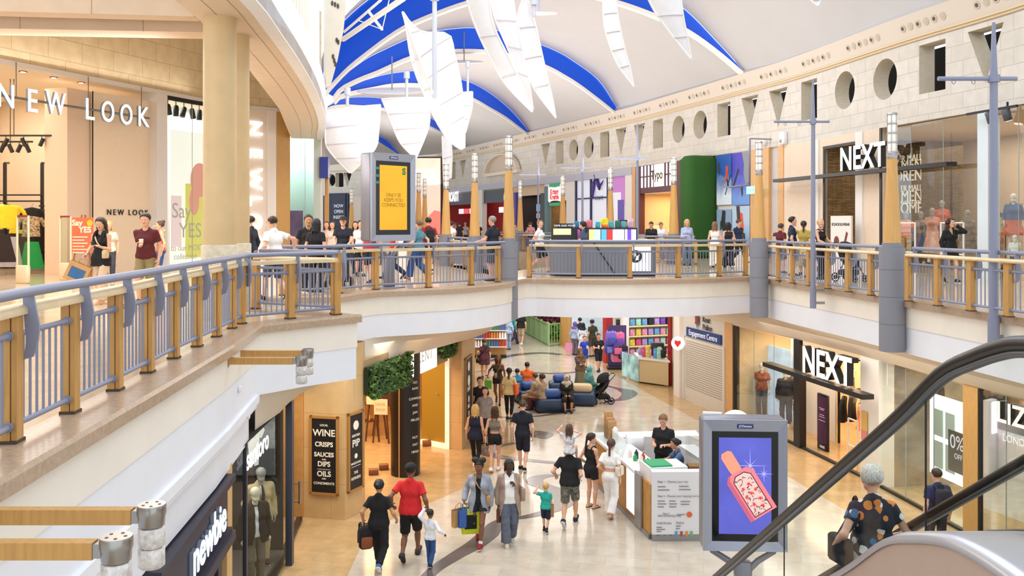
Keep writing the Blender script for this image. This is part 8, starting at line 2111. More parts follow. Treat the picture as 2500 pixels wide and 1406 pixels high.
mb=MB();mb.lathe([(0.07,0),(0.07,0.3),(0.02,0.36)],seg=14);tag(mb.build('cream_dispenser',cloth('eeeae2'),loc=on(3.4,0.3,1.16)),'white dispenser beside the brown paper stacks','bottle',gd)
mb=MB();mb.rbox((0,0,0.16),(0.4,0.4,0.32),0.04);tag(mb.build('ice_machine',KW,loc=on(3.3,0.75,1.0)),'white machine on the dessert counter behind the dispenser','machine',gd)
for i in range(5):
 mb=MB();mb.box(-0.17,-0.14,0,0.17,0.14,0.2);mb.box(-0.1,-0.145,0.06,0.1,-0.139,0.13,1);tag(mb.build('cardboard_box',[cloth('8a6238',0.15),cloth('5a3c22')],loc=(k0.x+1.25,k0.y+1.9,0.205*i)),'brown cardboard box, %s of the stack beside the serving woman'%['bottom','second','middle','fourth','top'][i],'box','cardboard boxes in the kiosk')
mb=MB();mb.box(-0.2,-0.2,0,0.2,0.2,0.06);mb.box(-0.2,0.18,0.06,0.2,0.2,0.3);tag(mb.build('open_carton',cloth('c09a68',0.15),loc=(k0.x+1.7,k0.y+0.75,0.98)),'open tan carton on the side counter of the kiosk','box')
mb=MB();mb.rbox((0,0,0.12),(0.2,0.3,0.24),0.03);tag(mb.build('card_till',BLACK,loc=(k0.x+2.05,k0.y+0.9,0.98)),'black till on the side counter of the kiosk','till')
p=A+Vector((1.95,3.4));e=empty('menu_post',(p.x,p.y,0),'slim white lit post sign at the back of the dessert kiosk','sign',rz=math.radians(-14))
mb=MB();mb.box(-0.22,0,0,0.22,0.14,1.85);mb.build('post',KW,e);mb=MB();mb.box(-0.2,-0.012,1.0,0.05,0,1.8);mb.build('lit_face',mat('lit_face','ffffff',0.4,emit=1.4),e)
p=A+Vector((2.05,1.6));e=empty('round_kiosk_sign',(p.x,p.y,0.98),'round white sign above the red and blue packets of the kiosk','sign')
mb=MB();mb.lathe([(0.36,0),(0.36,0.1)],seg=28,T=Matrix.Translation((0,0,0.95))@Matrix.Rotation(math.radians(90),4,'X'));mb.build('disc',mat('round_white','eef2f4',0.4,emit=0.3),e);mb=MB();mb.tube([(0,0,0),(0,0,0.65)],0.03,8);mb.build('post',KW,e)
for i,c in enumerate(('b8283a','2c4fb0','3f9fd0','d8d8e0')):mb=MB();mb.rbox((0,0,0.2),(0.1,0.16,0.4),0.02);tag(mb.build('crisp_packet',cloth(c,0.2),loc=(k0.x+1.98+0.11*(i%2),k0.y+1.0+0.2*i,0.98)),'%s packet below the round kiosk sign'%['red','royal blue','sky blue','pale'][i],'packet','packets on the kiosk')
# people
BLK='16161a';JEAN='2f4f86';WHT='efeeec'
def up(px,py,label,face,H,**k):
 p=gp(px,py,U);return person(label,p.x,p.y,U,face,H,**k)
def dn(px,py,label,face,H,**k):
 p=gp(px,py);return person(label,p.x,p.y,0,face,H,**k)
L1=dict(lod=1);L2=dict(lod=2)
b=up(247,742,'woman in a sleeveless black top and beige trousers looking at her phone',172,1.7,sex='f',skin='fair',hair=('long','dbrown'),wear=(('tank',BLK,dict(hem=0.78,top=1.44)),('straps',BLK,dict(r=0.03)),('trousers','d8bfa4',dict(ankle=0.01))),shoes=('sandal','c9b08a'),arms=dict(L='phone',R=(0.3,0.05,0.98)),legs='step',headrot=(4,22))
phone('black mobile phone held by the woman in the black top',hand_of(b,'L')+Vector((0,0,0.03)),172);small_bag('cream crossbody bag worn by the woman in the black top',b,'L','cdb894',at=(-0.17,0.12,1.02))
paper_bag('patterned carrier bag hanging from the hand of the woman in the black top',hand_of(b,'R'),10,0.4,0.14,0.38,'c79a66',25,patch='3f6a9c')
b=up(356,743,'man in a maroon t-shirt and khaki shorts carrying a cup by the clothes shop',178,1.78,hair=('short','black'),wear=(('tee','571a20'),('shorts','8f8058')),arms=dict(L='hang',R=(-0.02,0.25,1.18)),legs='step2',headrot=(6,12))
cup('white takeaway cup held by the man in the maroon t-shirt',hand_of(b,'R')+Vector((0,0,-0.04)))
up(266,690,'fair haired woman hidden behind the woman in the black top',200,1.64,sex='f',hair=('long','blond'),wear=(('tee','cfc6b8'),('trousers','3a3f4c')),**L1)
up(392,690,'woman in a coral top partly hidden behind the man in maroon',120,1.64,sex='f',hair=('bun','brown'),wear=(('tank','d86a4c'),('shorts','2f4f86')),arms=dict(R='handup'),**L1)
up(556,690,'person in a blue shirt mostly hidden behind the nearer ivory column',90,1.72,wear=(('long','8fa3c4'),('trousers','2a2c38')),**L1)
up(612,700,'person in dark clothes seen between the second ivory column and the lit letters',80,1.76,hair=('short','black'),wear=(('long','1f222b'),('trousers','1f222b')),**L1)
up(672,736,'cropped man in white t-shirt and dark shorts behind the pointed railing',55,1.76,hair=('crop','dbrown','glasses'),wear=(('tee',WHT),('shorts','3a4560')),shoes=('shoe','18181b'),arms=dict(L=(-0.28,0.16,0.98),R=(0.32,-0.2,1.0)),legs='walk',lean=6)
b=up(752,712,'bearded man in a black t-shirt with a backpack facing the long haired woman',215,1.78,hair=('short','black'),wear=(('tee','1b1c20'),('trousers','20222a')),skin='tan',headrot=(-15,5),legs='relaxed')
q=spot_of(b,(0,-0.13,1.42));backpack('black backpack of the bearded man',q,215)
up(772,716,'woman with very long black hair in black, seen from behind',350,1.68,sex='f',skin='fair',hair=('verylong','black'),wear=(('tee','151518'),('trousers','1c1c20')),legs='stand')
up(838,690,'man in a navy top and cap behind the dark pushchair',185,1.76,hair=('short','black','cap','2c2018'),wear=(('tee','171c2c'),('trousers','20242e')),arms=dict(L='pram',R='pram'),**L1)
p=gp(832,700,U);pushchair('dark pushchair with a denim blue seat in front of the man in navy',p.x,p.y-0.3,U,175,'1c1f26','23252d','4a6a9a')
for px,py,c,h,lab in((798,662,'b7a2b4','brown','distant shopper in lilac left of the pushchair'),(812,668,'d9c0b2','dbrown','distant shopper in pale pink behind the pushchair'),(868,668,'2a2c34','black','distant shopper in dark clothes left of the yellow poster'),(880,664,'c9a7a7','brown','distant shopper in rose close to the yellow poster')):
 up(px,py,lab,180,1.66,sex='f',hair=('long',h),wear=(('tee',c),('trousers','2c3040')),legs='step',**L2)
up(905,692,'person in deep pink shorts behind the yellow poster display',160,1.7,hair=('short','brown'),wear=(('tee','b02c50'),('shorts','22242c')),legs='step',**L1)
up(880,676,'person in white and black far behind the yellow poster display',200,1.68,sex='f',wear=(('tee',WHT),('shorts',BLK)),legs='step',**L1)
up(962,684,'person in jeans and a red top behind the yellow poster display',100,1.72,wear=(('tee','c23a34'),('trousers','23304c')),hair=('short','dbrown'),legs='walk',**L1)
up(1022,683,'woman in a teal t-shirt, glasses and wide blue jeans walking left',75,1.72,sex='f',skin='pale',hair=('updo','lbrown','glasses'),wear=(('tee','4f8494'),('trousers',JEAN,dict(ankle=0.05,t=0.012))),shoes=('sandal','22201f'),arms=dict(L=(-0.22,0.3,0.98),R='back'),legs='walk',fat=1.1)
b=up(1046,668,'man in a red t-shirt with a black backpack behind the woman in teal',20,1.78,hair=('short','black'),wear=(('tee','9c1f26'),('shorts','2a2c34')),legs='step',**L1);backpack('black backpack of the man in red',spot_of(b,(0,-0.12,1.4)),20)
b=up(1098,645,'woman in a white top with a dark strap leaning over, seen from behind',340,1.7,sex='f',hair=('updo','dbrown'),wear=(('tee',WHT,dict(hem=0.8)),('shorts','d9c9b8')),lean=14,arms=dict(L='hip',R='hip'),fat=1.12,**L1);small_bag('dark crossbody bag of the woman in the white top',b,'R','33343a')
up(1203,688,'man in a navy t-shirt with grey hair standing at the curved balcony end',60,1.78,hair=('crop','grey'),wear=(('tee','1b2030'),('shorts','3d4652')),arms=dict(L='fwd2',R='hang'),fat=1.12)
for px,py,c,h,lab in((1122,606,'22242a','black','far shopper in black at the red counter, left'),(1136,604,'a09a9c','grey','far shopper in grey at the red counter'),(1168,606,'1c1c20','black','far shopper in dark clothes beside a lamp column'),(1112,602,'b9a8a0','lbrown','far shopper in beige below the white block letters'),(1292,606,'2c2c34','black','far shopper in black at the dark counter'),(1258,608,'9a9aa4','brown','far shopper in grey left of the dark counter'),(1296,610,'c98a8c','brown','far shopper in rose sitting area by the dark counter')):
 up(px,py,lab,10,1.68,hair=('short',h),wear=(('tee',c),('trousers','30323c')),**L2)
up(1318,664,'blond person in a white t-shirt and dark shorts striding on the bridge',250,1.72,sex='f',hair=('pony','lbrown'),wear=(('tee',WHT),('shorts','22242c')),shoes=('sandal','2a2a2c'),arms=dict(L='back',R='hip'),legs='walk',headrot=(-50,0))
up(1424,672,'dark haired woman in a grey blue top and shorts running past the kiosk',55,1.68,sex='f',hair=('pony','black'),wear=(('tee','4a5068'),('shorts','4a5878',dict(len=0.55))),arms=dict(L='hold',R='hold'),legs='run')
up(1590,640,'young person in a black top looking down beside the card rack',165,1.66,hair=('short','dbrown'),wear=(('long','18181c'),('trousers','6a7486')),arms=dict(L='hold',R='hold'),headrot=(0,25),**L1)
up(1613,638,'young man in a white t-shirt looking down in front of the dark red shop',190,1.64,hair=('short','lbrown'),wear=(('tee','dfe2ea'),('trousers','8d97ab')),arms=dict(L='hold',R='hold'),headrot=(0,25),**L1)
up(1677,650,'blond woman in a pale blue hoodie holding a drink near the turf portal',185,1.74,sex='f',hair=('long','blond'),wear=(('long','a9b4d8'),('trousers','5f6f8c')),arms=dict(L='hang',R='hold'),headrot=(0,10),**L1)
b=up(1745,655,'woman with long light brown hair in a white outfit, back turned, by the mural',350,1.66,sex='f',hair=('verylong','lbrown'),wear=(('tank','eceae6'),('trousers','e2e0da',dict(t=0.02,ankle=0.05))),legs='step',**L1)
up(1778,655,'woman with long black hair in black trousers, back turned, by the mural',5,1.64,sex='f',hair=('verylong','black'),wear=(('tank','24242a'),('trousers','1a1a20',dict(t=0.02,ankle=0.05))),legs='step',**L1)
up(1803,645,'man in a navy t-shirt striding in front of the ski mural',215,1.78,hair=('short','brown'),wear=(('tee','1d2b4c'),('trousers','1e2230')),legs='walk',headrot=(20,10),**L1)
up(1906,668,'boy in a maroon t-shirt behind the man in navy',300,1.58,hair=('short','brown'),wear=(('tee','5e1a24'),('shorts','22242c')),arms=dict(L=(-0.35,0.3,1.42)),legs='stand',**L1)
up(1934,675,'man in a navy polo shirt and shorts turning his head at the railing',265,1.78,hair=('short','black'),wear=(('tee','16203a'),('shorts','1c2032')),headrot=(-15,-8),arms=dict(L='fwd',R='hang'))
up(1962,672,'woman in a mustard top beside the man in navy, dark hair',340,1.66,sex='f',hair=('pony','dbrown'),wear=(('tee','b8a050'),('skirt','c2ad62',dict(hem=0.3))),arms=dict(L='handup'),**L1)
p=gp(1955,676,U);person('small child with light brown hair in front of the woman in mustard',p.x,p.y-0.5,U,200,1.08,child=True,hair=('bob','lbrown'),wear=(('tee','c9bfa0'),('shorts','6a6a50')),lod=1)
b=up(2002,684,'woman in a black vest top pushing a pushchair on the walkway opposite',215,1.7,sex='f',hair=('updo','blond'),wear=(('tank',BLK),('straps',BLK),('leggings',BLK)),arms=dict(L='pram',R='pram'),headrot=(-28,-8))
i=body_info[b.name];q=i['W']((0,0.95,0));pushchair('dark pushchair pushed by the woman in the black vest top',q.x,q.y,U,215,'20222a','20222a')
up(2320,690,'woman in a short black dress touching her hair at the mannequin window',195,1.72,sex='f',hair=('longwavy','dbrown'),wear=(('long','121216',dict(v=0.16,hem=0.9)),('skirt','121216',dict(hem=0.66,flare=0.03))),arms=dict(R='hang',L='ear',poleL=(-0.2,0.5,-1)),legs='step',headrot=(8,0))
def mn(px,line,d,label,wear,face=150,z=U+0.25,H=1.74,skin='8e867e',**k):
 P,t=hitline(px,line);n=Vector((-t.y,t.x));n=n if n.dot(Vector((1.5,30))-P)>0 else-n;q=inpt(line,px,-d)
 return person(label,q.x,q.y,z,face,H,mann='plain',skin=skin,hair=None,wear=wear,shoes=('shoe','cfc8c0'),name='mannequin',category='mannequin',group='shop window mannequins',lod=1,**k)
M1=dict(sex='f')
mn(2160,WR,0.8,'mannequin in orange behind the nearest lamp column, left',(('long','d8734a'),('trousers','b08a4c')),**M1);mn(2212,WR,0.9,'mannequin in a knotted orange shirt right of the nearest lamp column',(('tee','e8824c'),('trousers','b58d48')),**M1)
mn(2248,WR,1.4,'mannequin in a grey top and blue skirt in the slate window',(('tank','8f8478'),('skirt','5a6688',dict(hem=0.2))),**M1);mn(2276,WR,1.2,'mannequin in a dusty pink top and pleated skirt with a bag',(('tee','c98672'),('skirt','d49a86',dict(hem=0.3,flare=0.1))),z=U+0.35,**M1)
mn(2300,WR,1.8,'tall mannequin in a red blouse at the back of the slate window',(('long','c2503c'),('trousers','2c3048')),z=U+0.6,**M1);mn(2362,WR,1.0,'mannequin in a patterned dress behind the right frame stand',(('dress','6f5f4c',dict(n=0.6)),),**M1)
mn(2432,WR,0.9,'headless looking low mannequin in pink by the grey mast',(('tee','d89a8c'),('skirt','e0a898')),z=U+0.05,H=1.4,skin='d9cfc4',**M1);mn(2474,WR,1.2,'white mannequin in a denim jacket and coral skirt in the edge window',(('jacket','4a6a9c',dict(hem=1.0)),('skirt','d9705c',dict(hem=0.55,flare=0.12))),z=U+0.7,skin='e6e0d6',**M1)
mn(2478,WR,0.5,'small white child mannequin in white below the denim jacket',(('tee','f0ede6'),('shorts','2f3c5c')),z=U+0.1,H=1.15,skin='e6e0d6',child=True)
p,_=hitline(2330,WR);e=empty('potted_plant',(p.x+1.6,p.y+0.2,U),'big leaved plant among the mannequins of the slate window','plant')
mb=MB();mb.lathe([(0.18,0),(0.24,0.5)],seg=16);mb.build('pot',cloth('3a332c'),e)
for k in range(7):
 a=k*0.9;mb=MB();r_=[[(math.cos(a)*s*0.9-math.sin(a)*w*0.16*math.sin(math.pi*s),math.sin(a)*s*0.9+math.cos(a)*w*0.16*math.sin(math.pi*s),1.2+0.12*k+0.8*s-0.7*s*s) for w in(-1,0,1)] for s in np.linspace(0,1,7)]
 mb.grid(r_);mb.tube([(0,0,0.5),(0,0,1.2+0.12*k)],0.012,5);mb.build('leaf',mat('big_leaf','4f6a26',0.5,noise=0.3),e)
p,_=hitline(2077,WR);q=gp(2060,684,U);e=empty('poster_stand',(p.x-0.5,p.y-0.4,U),'white SCHOOLWEAR poster stand in front of the NEXT entrance window','sign',rz=wallT(WR,2077,U).to_euler().z+0.2)
mb=MB();mb.box(-0.5,0,0,0.5,0.08,1.85);mb.build('board',LIGHTW,e)
mb=MB();mb.text('SCHOOLWEAR',0.13,Matrix.Translation((0,-0.006,1.55)),0,0.003,bold=0.004);mb.build('lettering',cloth('4a4448'),e)
mb=MB();mb.add([(-0.2+0.13*math.cos(a),-0.006,0.95+0.2*math.sin(a)) for a in np.linspace(0,2*math.pi,17)[:-1]],[tuple(range(16))]);mb.add([(x,-0.006,z) for x,z in((0.1,0.75),(0.2,0.72),(0.36,1.25),(0.28,1.32))],[(0,1,2,3)]);mb.build('picture_shape',cloth('7a4238'),e)
c=pt(1024,470,60);e=empty('advertising_screen',(c.x,c.y,U),'large pink advertising screen reading EXCLUSIVE ACCESS at the far end','display');W2=1.4;z0,z1=zat(560,60)-U,zat(386,60)-U
mb=MB();mb.box(-W2-0.1,0.02,0,W2+0.22,0.4,z1+0.1);mb.build('case',cloth('3a2c30'),e)
mb=MB();mb.box(-W2,0,z0,W2,0.02,z1);mb.build('screen',mat('pink_screen','f4b8a6',0.4,emit=0.65,noise=0.12,nscale=0.8),e)
mb=MB()
for t_,s,z in(('TAP THE APP FOR',0.26,0.85),('EXCLUSIVE',0.5,1.25),('MEMBER ACCESS',0.33,1.68)):mb.text(t_,s,Matrix.Translation((0,-0.01,z1-z)),0,0.01,bold=0.012)
mb.build('lettering',mat('screen_white','ffffff',0.4,emit=0.9),e)
for nm,cc,P in(('phone_picture','4f9fc8',[(-1.4,2.2),(-0.75,2.5),(-0.6,3.0),(-1.2,3.1),(-1.4,3.0)]),('coral_shape','ee7a6c',[(0.5,1.0),(1.4,0.9),(1.4,2.4),(1.0,2.5),(0.6,2.1)]),('white_shape','fbeee8',[(-1.4,0.1),(1.4,0.1),(1.4,0.6),(0.2,0.9),(-1.4,1.3)]),('figure_shape','5a3a7c',[(0.05,1.3),(0.3,1.3),(0.35,1.9),(0.1,2.0)])):
 mb=MB();mb.add([(x,-0.008,z) for x,z in P],[tuple(range(len(P)))]);mb.build(nm,mat('scr_'+cc,cc,0.4,emit=0.5),e)
 # ground floor people
b=dn(925,1390,'person in black t-shirt and joggers walking away, backpack in hand',355,1.67,sex='f',skin='tan',hair=('updo','black'),wear=(('tee','141417'),('trousers','17171b')),shoes=('shoe','3f6aa8'),arms=dict(L=(-0.3,-0.02,0.93),R=(0.33,0.06,0.95)),legs='walk',fat=1.05)
backpack('black backpack with orange details dangling from the hand of the person in black',hand_of(b,'L')+Vector((0,0,-0.02)),20,'1a191b',0.26,0.4,0.16,'8a4a2a')
mb=MB();i=body_info[b.name];q=i['W']((-0.14,0.0,0.42))
dn(1002,1366,'man in red t-shirt, black shorts and cap holding a toddler by the hand',352,1.84,skin='brown',hair=('crop','black','cap','17171a'),wear=(('tee','d8262b'),('shorts','131316')),shoes=('shoe','3a3436','2a2628'),arms=dict(L=(-0.33,-0.02,0.98),R=(0.3,0.06,0.93)),legs='walk2',fat=1.1)
dn(1050,1383,'toddler in white long sleeved top and jeans beside the man in red',345,1.04,child=True,skin='brown',hair=('crop','black'),wear=(('long','e6e8ee'),('trousers','2f5288')),shoes=('shoe','23242a'),arms=dict(L=(-0.2,0.0,1.75),R=(0.42,0.05,1.05)),legs='step')
b=dn(1170,1330,'woman with hair puffs, grey cardigan and shorts carrying shopping bags',172,1.7,sex='f',skin='brown',hair=('puffs','black'),wear=(('tank','18181c'),('jacket','99a0ae',dict(open=0.05,hem=0.72)),('shorts','23262e',dict(len=0.45)),('socks','e8e6e2')),shoes=('shoe','8a2230'),arms=dict(L='hang',R=(0.3,0.02,0.93)),legs='walk',headrot=(0,14))
small_bag('tan crossbody strap bag of the woman in the grey cardigan',b,'L','b08a62')
h=hand_of(b,'R');paper_bag('tan paper bag carried by the woman in the grey cardigan',h+Vector((-0.12,0.02,0)),40,0.3,0.1,0.34,'b98f5c');paper_bag('blue patterned carrier bag of the woman in the grey cardigan',h+Vector((0.0,-0.02,0.02)),30,0.28,0.08,0.36,'3f66b0');paper_bag('lime yellow and black carrier bag of the woman in the grey cardigan',h+Vector((0.1,0.03,0.02)),10,0.34,0.12,0.5,'c6d022',patch='1a1a1c')
b=dn(1243,1328,'woman in a beige cardigan, white top and grey striped trousers walking towards the escalator',186,1.68,sex='f',skin='dark',hair=('bob','black','glasses'),wear=(('tee',WHT,dict(v=0.08)),('jacket','a58e80',dict(open=0.1,hem=0.62)),('trousers','5f6676',dict(n=0.2,t=0.012,ankle=0.04))),shoes=('shoe','c9c2b4'),arms=dict(L='strap',R='hang'),legs='step2',fat=1.15,headrot=(8,6))
small_bag('taupe shoulder bag of the woman in the beige cardigan',b,'L','a58a78',at=(-0.25,-0.02,1.05),tote=True,w=0.3,h=0.26);paper_bag('brown clutch held by the woman in the beige cardigan',hand_of(b,'R')+Vector((0,0,0.1)),70,0.2,0.06,0.26,'6a4030')
b=dn(1332,1300,'boy in a teal t-shirt and navy shorts with one arm raised',350,1.0,child=True,hair=('short','blond'),wear=(('tee','25a99a'),('shorts','1c2140'),('socks','22242c',dict(len=0.3))),shoes=('shoe','1c1d24'),arms=dict(L='handup',R='hold'),legs='step');paper_bag('small brown paper bag held by the boy in teal',hand_of(b,'R'),30,0.2,0.08,0.26,'b5875a')
b=dn(1391,1283,'man in black t-shirt and camouflage shorts carrying a girl on his shoulders',345,1.78,hair=('crop','dbrown'),wear=(('tee','17171a'),('shorts',mat('camouflage','6a6a62',0.85,noise=0.75,nscale=14))),shoes=('shoe','2a3040','e8e6e2'),arms=dict(L=(-0.32,0.1,1.0),R='hip'),legs='walk2',fat=1.1)
q=spot_of(b,(0,-0.06,1.5));person('girl with long brown hair sitting on the shoulders of the man in black',q.x,q.y,q.z-0.32,345,1.14,child=True,sex='f',hair=('verylong','brown'),wear=(('tee','d8d2dc',dict(n=0.5)),('shorts','8a8aa0')),arms=dict(L=(-0.3,0.2,1.35),R=(0.12,0.3,1.2)),legs=dict(L=(-0.2,0.3,0.3,-30),R=(0.2,0.3,0.3,-30)),pelvis=0.62)
b=dn(1443,1240,'dark haired woman in a short black playsuit turning to the kiosk',310,1.66,sex='f',hair=('pony','dbrown'),wear=(('tank',BLK),('straps',BLK),('shorts',BLK,dict(len=0.5))),shoes=('sandal','3a2a22'),arms=dict(L='hip',R='hold'),legs='stand',headrot=(-30,5))
b=dn(1490,1262,'woman in white with a long brown ponytail queueing at the dessert kiosk',335,1.68,sex='f',hair=('pony','brown'),wear=(('tee','f2f0ee',dict(hem=1.12)),('trousers','efecea',dict(t=0.012,ankle=0.03))),shoes=('sandal','c09a80'),arms=dict(L='hip',R='hang'),legs='step',lean=4);small_bag('cream shoulder bag of the woman in white',b,'R','e2d8c8',at=(0.22,-0.02,1.08),tote=True,w=0.26,h=0.2)
p=A+fd*2.6-fn*1.15;person('kiosk man in a black t-shirt with short brown hair looking down',p.x+0.12,p.y+0.4,0,150,1.86,hair=('short','lbrown'),wear=(('tee','15161a'),('trousers','1c1d24')),arms=dict(L='hold',R='hold'),headrot=(10,28),fat=1.1)
p=A+fd*1.75-fn*1.3;person('kiosk woman in a blue shirt and dark apron reaching over the counter',p.x,p.y,0,95,1.6,sex='f',skin='tan',hair=('updo','black'),wear=(('tee','4a6a94'),('dress','22304c',dict(hem=0.35,flare=0.02))),arms=dict(L='reach',R='reach'),lean=12)
dn(1160,1145,'blond woman in a navy top and black trousers walking away',350,1.7,sex='f',hair=('long','blond'),wear=(('tank','1a1d33',dict(hem=0.84,top=1.46)),('leggings','131318')),shoes=('shoe','e6e4e0'),legs='walk')
dn(1208,1150,'girl with long brown hair in a grey crop top and black shorts walking away',352,1.66,sex='f',hair=('longwavy','brown'),wear=(('tank','7a7468',dict(hem=1.1)),('shorts','151519',dict(len=0.42))),shoes=('shoe','efeeec'),legs='step2',fat=0.86)
dn(1276,1150,'man in a navy t-shirt and navy shorts with cropped hair walking away',352,1.82,skin='pale',hair=('crop','brown'),wear=(('tee','151a28'),('shorts','171c2c')),shoes=('shoe','1b1b20','e8e6e2'),legs='step')
dn(1184,1085,'heavy set woman in a grey t-shirt and long black skirt facing the camera',182,1.66,sex='f',hair=('updo','dbrown'),wear=(('tee','8c8580',dict(hem=0.84)),('skirt','141417',dict(hem=0.3))),fat=1.35,arms=dict(R=(0.38,0.1,0.95)),legs='step')
dn(1172,1062,'person in black half hidden behind the woman in grey',185,1.74,hair=('short','dbrown'),wear=(('tee','1a1a1e'),('trousers','1c1c22')),**L1)
b=dn(1243,1026,'woman in a cream t-shirt and black leggings with an orange bag',355,1.7,sex='f',skin='tan',hair=('pony','black'),wear=(('tee','e2cf9c'),('leggings','17171c',dict(len=1.75))),shoes=('shoe','23242a','6ac0b8'),legs='step',fat=1.1,**L1);small_bag('orange tote bag of the woman in the cream t-shirt',b,'R','e0602c',at=(0.24,0.0,1.05),tote=True,w=0.32,h=0.36)
b=dn(1216,985,'woman with big curly brown hair in black shorts carrying a green bag',178,1.74,sex='f',skin='brown',hair=('curly','lbrown'),wear=(('tank','3a2a20'),('shorts','23202a',dict(len=0.4))),shoes=('sandal','2a2422'),legs='walk',arms=dict(R=(0.36,0.05,1.0)),**L1);small_bag('tan belt bag of the curly haired woman',b,'R','9a7a5c',at=(0.08,0.14,1.06));paper_bag('green and white carrier bag of the curly haired woman',hand_of(b,'R'),0,0.24,0.1,0.28,'5fae3c')
b=dn(1183,926,'woman in a maroon tunic and black shorts with a crossbody strap walking away',5,1.68,sex='f',hair=('short','brown'),wear=(('tee','5a3038',dict(hem=0.68)),('shorts','18181c',dict(len=0.6))),legs='walk',arms=dict(L=(-0.34,0.0,1.0)),fat=1.2,**L1);small_bag('black bag of the woman in the maroon tunic',b,'L','17171a',at=(-0.3,0.02,0.82))
dn(1272,843,'man in a black t-shirt and beige shorts walking away by the green railing',350,1.82,hair=('crop','dbrown'),wear=(('tee','141417'),('shorts','b5a48c')),shoes=('shoe','e6e4e0'),legs='step',**L1)
dn(1241,855,'person in pale patterned clothes by the product gondola',20,1.7,sex='f',hair=('long','brown'),wear=(('long','9fb4d4',dict(n=0.5)),('trousers','8a9cc0',dict(n=0.4))),**L1);dn(1254,842,'person in teal and dark jeans walking beside the gondola',300,1.7,sex='f',hair=('long','dbrown'),wear=(('long','2f8a92'),('trousers','2c3450')),legs='walk',**L1)
SIT=dict(legs='sit',pelvis=0.5,lod=1)
def sit(px,py,label,face,H,**k):
 p=gp(px,py);k={**SIT,**k};return person(label,p.x,p.y,0,face,H,arms=k.pop('arms',dict(L='lap',R='lap')),**k)
sit(1263,975,'boy in a blue top sitting on the left seat block',20,1.45,skin='tan',hair=('short','black'),wear=(('tee','3f86b4'),('trousers','2a3040')));sit(1287,972,'man in an orange t-shirt sitting with his back turned',355,1.72,skin='tan',hair=('crop','black'),wear=(('tee','e0682c'),('trousers','2a2c34')),fat=1.1)
sit(1307,1000,'person in a beige hoodie sitting turned left',60,1.62,hair=('short','brown'),wear=(('long','b09c84',dict(t=0.012)),('trousers','a08c74')));sit(1324,1006,'person in a fawn hoodie sitting with dark curly hair',60,1.66,skin='tan',hair=('curlytop','dbrown'),wear=(('long','9c8a74',dict(t=0.012)),('trousers','5a3038')))
sit(1383,1003,'woman in black with a white patterned headscarf sitting between the seat blocks',185,1.6,sex='f',skin='tan',hair=('none','black','scarf','b8b4ac'),wear=(('long','17181c',dict(t=0.03)),('skirt','17181c',dict(hem=0.12,flare=0.12))));sit(1438,978,'woman in a teal headscarf and robe sitting on the right seat block',300,1.6,sex='f',skin='tan',hair=('none','black','scarf','5c9c9c'),wear=(('long','5a9494',dict(t=0.03)),('skirt','4f8a8c',dict(hem=0.12,flare=0.1))))
dn(1417,958,'woman in a brown headscarf and long olive dress standing behind the seats',195,1.64,sex='f',skin='tan',hair=('none','black','scarf','6a5240'),wear=(('long','6a5648',dict(t=0.02)),('skirt','6f6a50',dict(hem=0.08,flare=0.08))),arms=dict(L='cross',R='cross'),**L1)
p=gp(1470,985);pushchair('black pushchair beside the woman in teal',p.x,p.y,0,100,'17181c','101114')
b=dn(1427,898,'boy in a royal blue football kit holding a cup',190,1.4,child=True,hair=('short','brown'),wear=(('tee','1f3fb0',dict(hem=0.8)),('shorts','1f3fb0')),arms=dict(L='hold',R='hang'),legs='step',**L1);cup('white cup held by the boy in royal blue',hand_of(b,'L'))
b=dn(1461,908,'boy in a black football kit looking at his hands',190,1.66,hair=('crop','dbrown'),wear=(('tee','17171b'),('shorts','17171b')),arms=dict(L='hold',R='hold'),legs='step2',headrot=(0,15),**L1);cup('small white cup held by the boy in the black kit',hand_of(b,'R'))
pw=dn(1403,868,'woman in a purple headscarf and lilac top at the ice blue shop',320,1.62,sex='f',skin='tan',hair=('none','black','scarf','6a5aa0'),wear=(('long','9aa4c4'),('trousers','6a6470')),**L2);dn(1423,872,'woman in a black headscarf and pale top at the ice blue shop',330,1.62,sex='f',skin='tan',hair=('none','black','scarf','1c1c22'),wear=(('long','c9ccd8'),('skirt','d4d0d8')),**L2)
dn(1446,872,'man in an olive t-shirt and cap at the ice blue shop',30,1.78,skin='tan',hair=('short','black','cap','1f2a4a'),wear=(('tee','3a3a2c'),('shorts','4a4434')),**L2);dn(1416,862,'person in a dark cap behind the two headscarves',20,1.74,hair=('short','black'),wear=(('tee','23242c'),('trousers','30323c')),**L2);paper_bag('pink carrier bag carried by the woman in the purple headscarf',hand_of(pw,'L'),20,0.6,0.2,0.5,'e59ab8')
zst=float(np.interp(7.7,[p.y for p in EPs],[p.z for p in EPs]))-1.13
b=person('silver haired woman in a blotched navy blouse riding the escalator',3.08,7.7,zst,0,1.64,sex='f',hair=('short','silver'),wear=(('tee',mat('blotched_blouse','1c2230',0.8),dict(sleeve=0.5)),('trousers','15161c')),fat=1.15,arms=dict(L=(-0.34,0.05,1.0),R=(0.3,0.2,1.05)))
m=M['blotched_blouse'];nt=m.node_tree;tc=nt.nodes.new('ShaderNodeTexCoord');vo=nt.nodes.new('ShaderNodeTexVoronoi');vo.inputs['Scale'].default_value=13;r=nt.nodes.new('ShaderNodeValToRGB');r.color_ramp.interpolation='CONSTANT';sx_=nt.nodes.new('ShaderNodeSeparateColor');mxn=nt.nodes.new('ShaderNodeMix');mxn.data_type='RGBA';lt=nt.nodes.new('ShaderNodeMath');lt.operation='LESS_THAN';lt.inputs[1].default_value=0.55
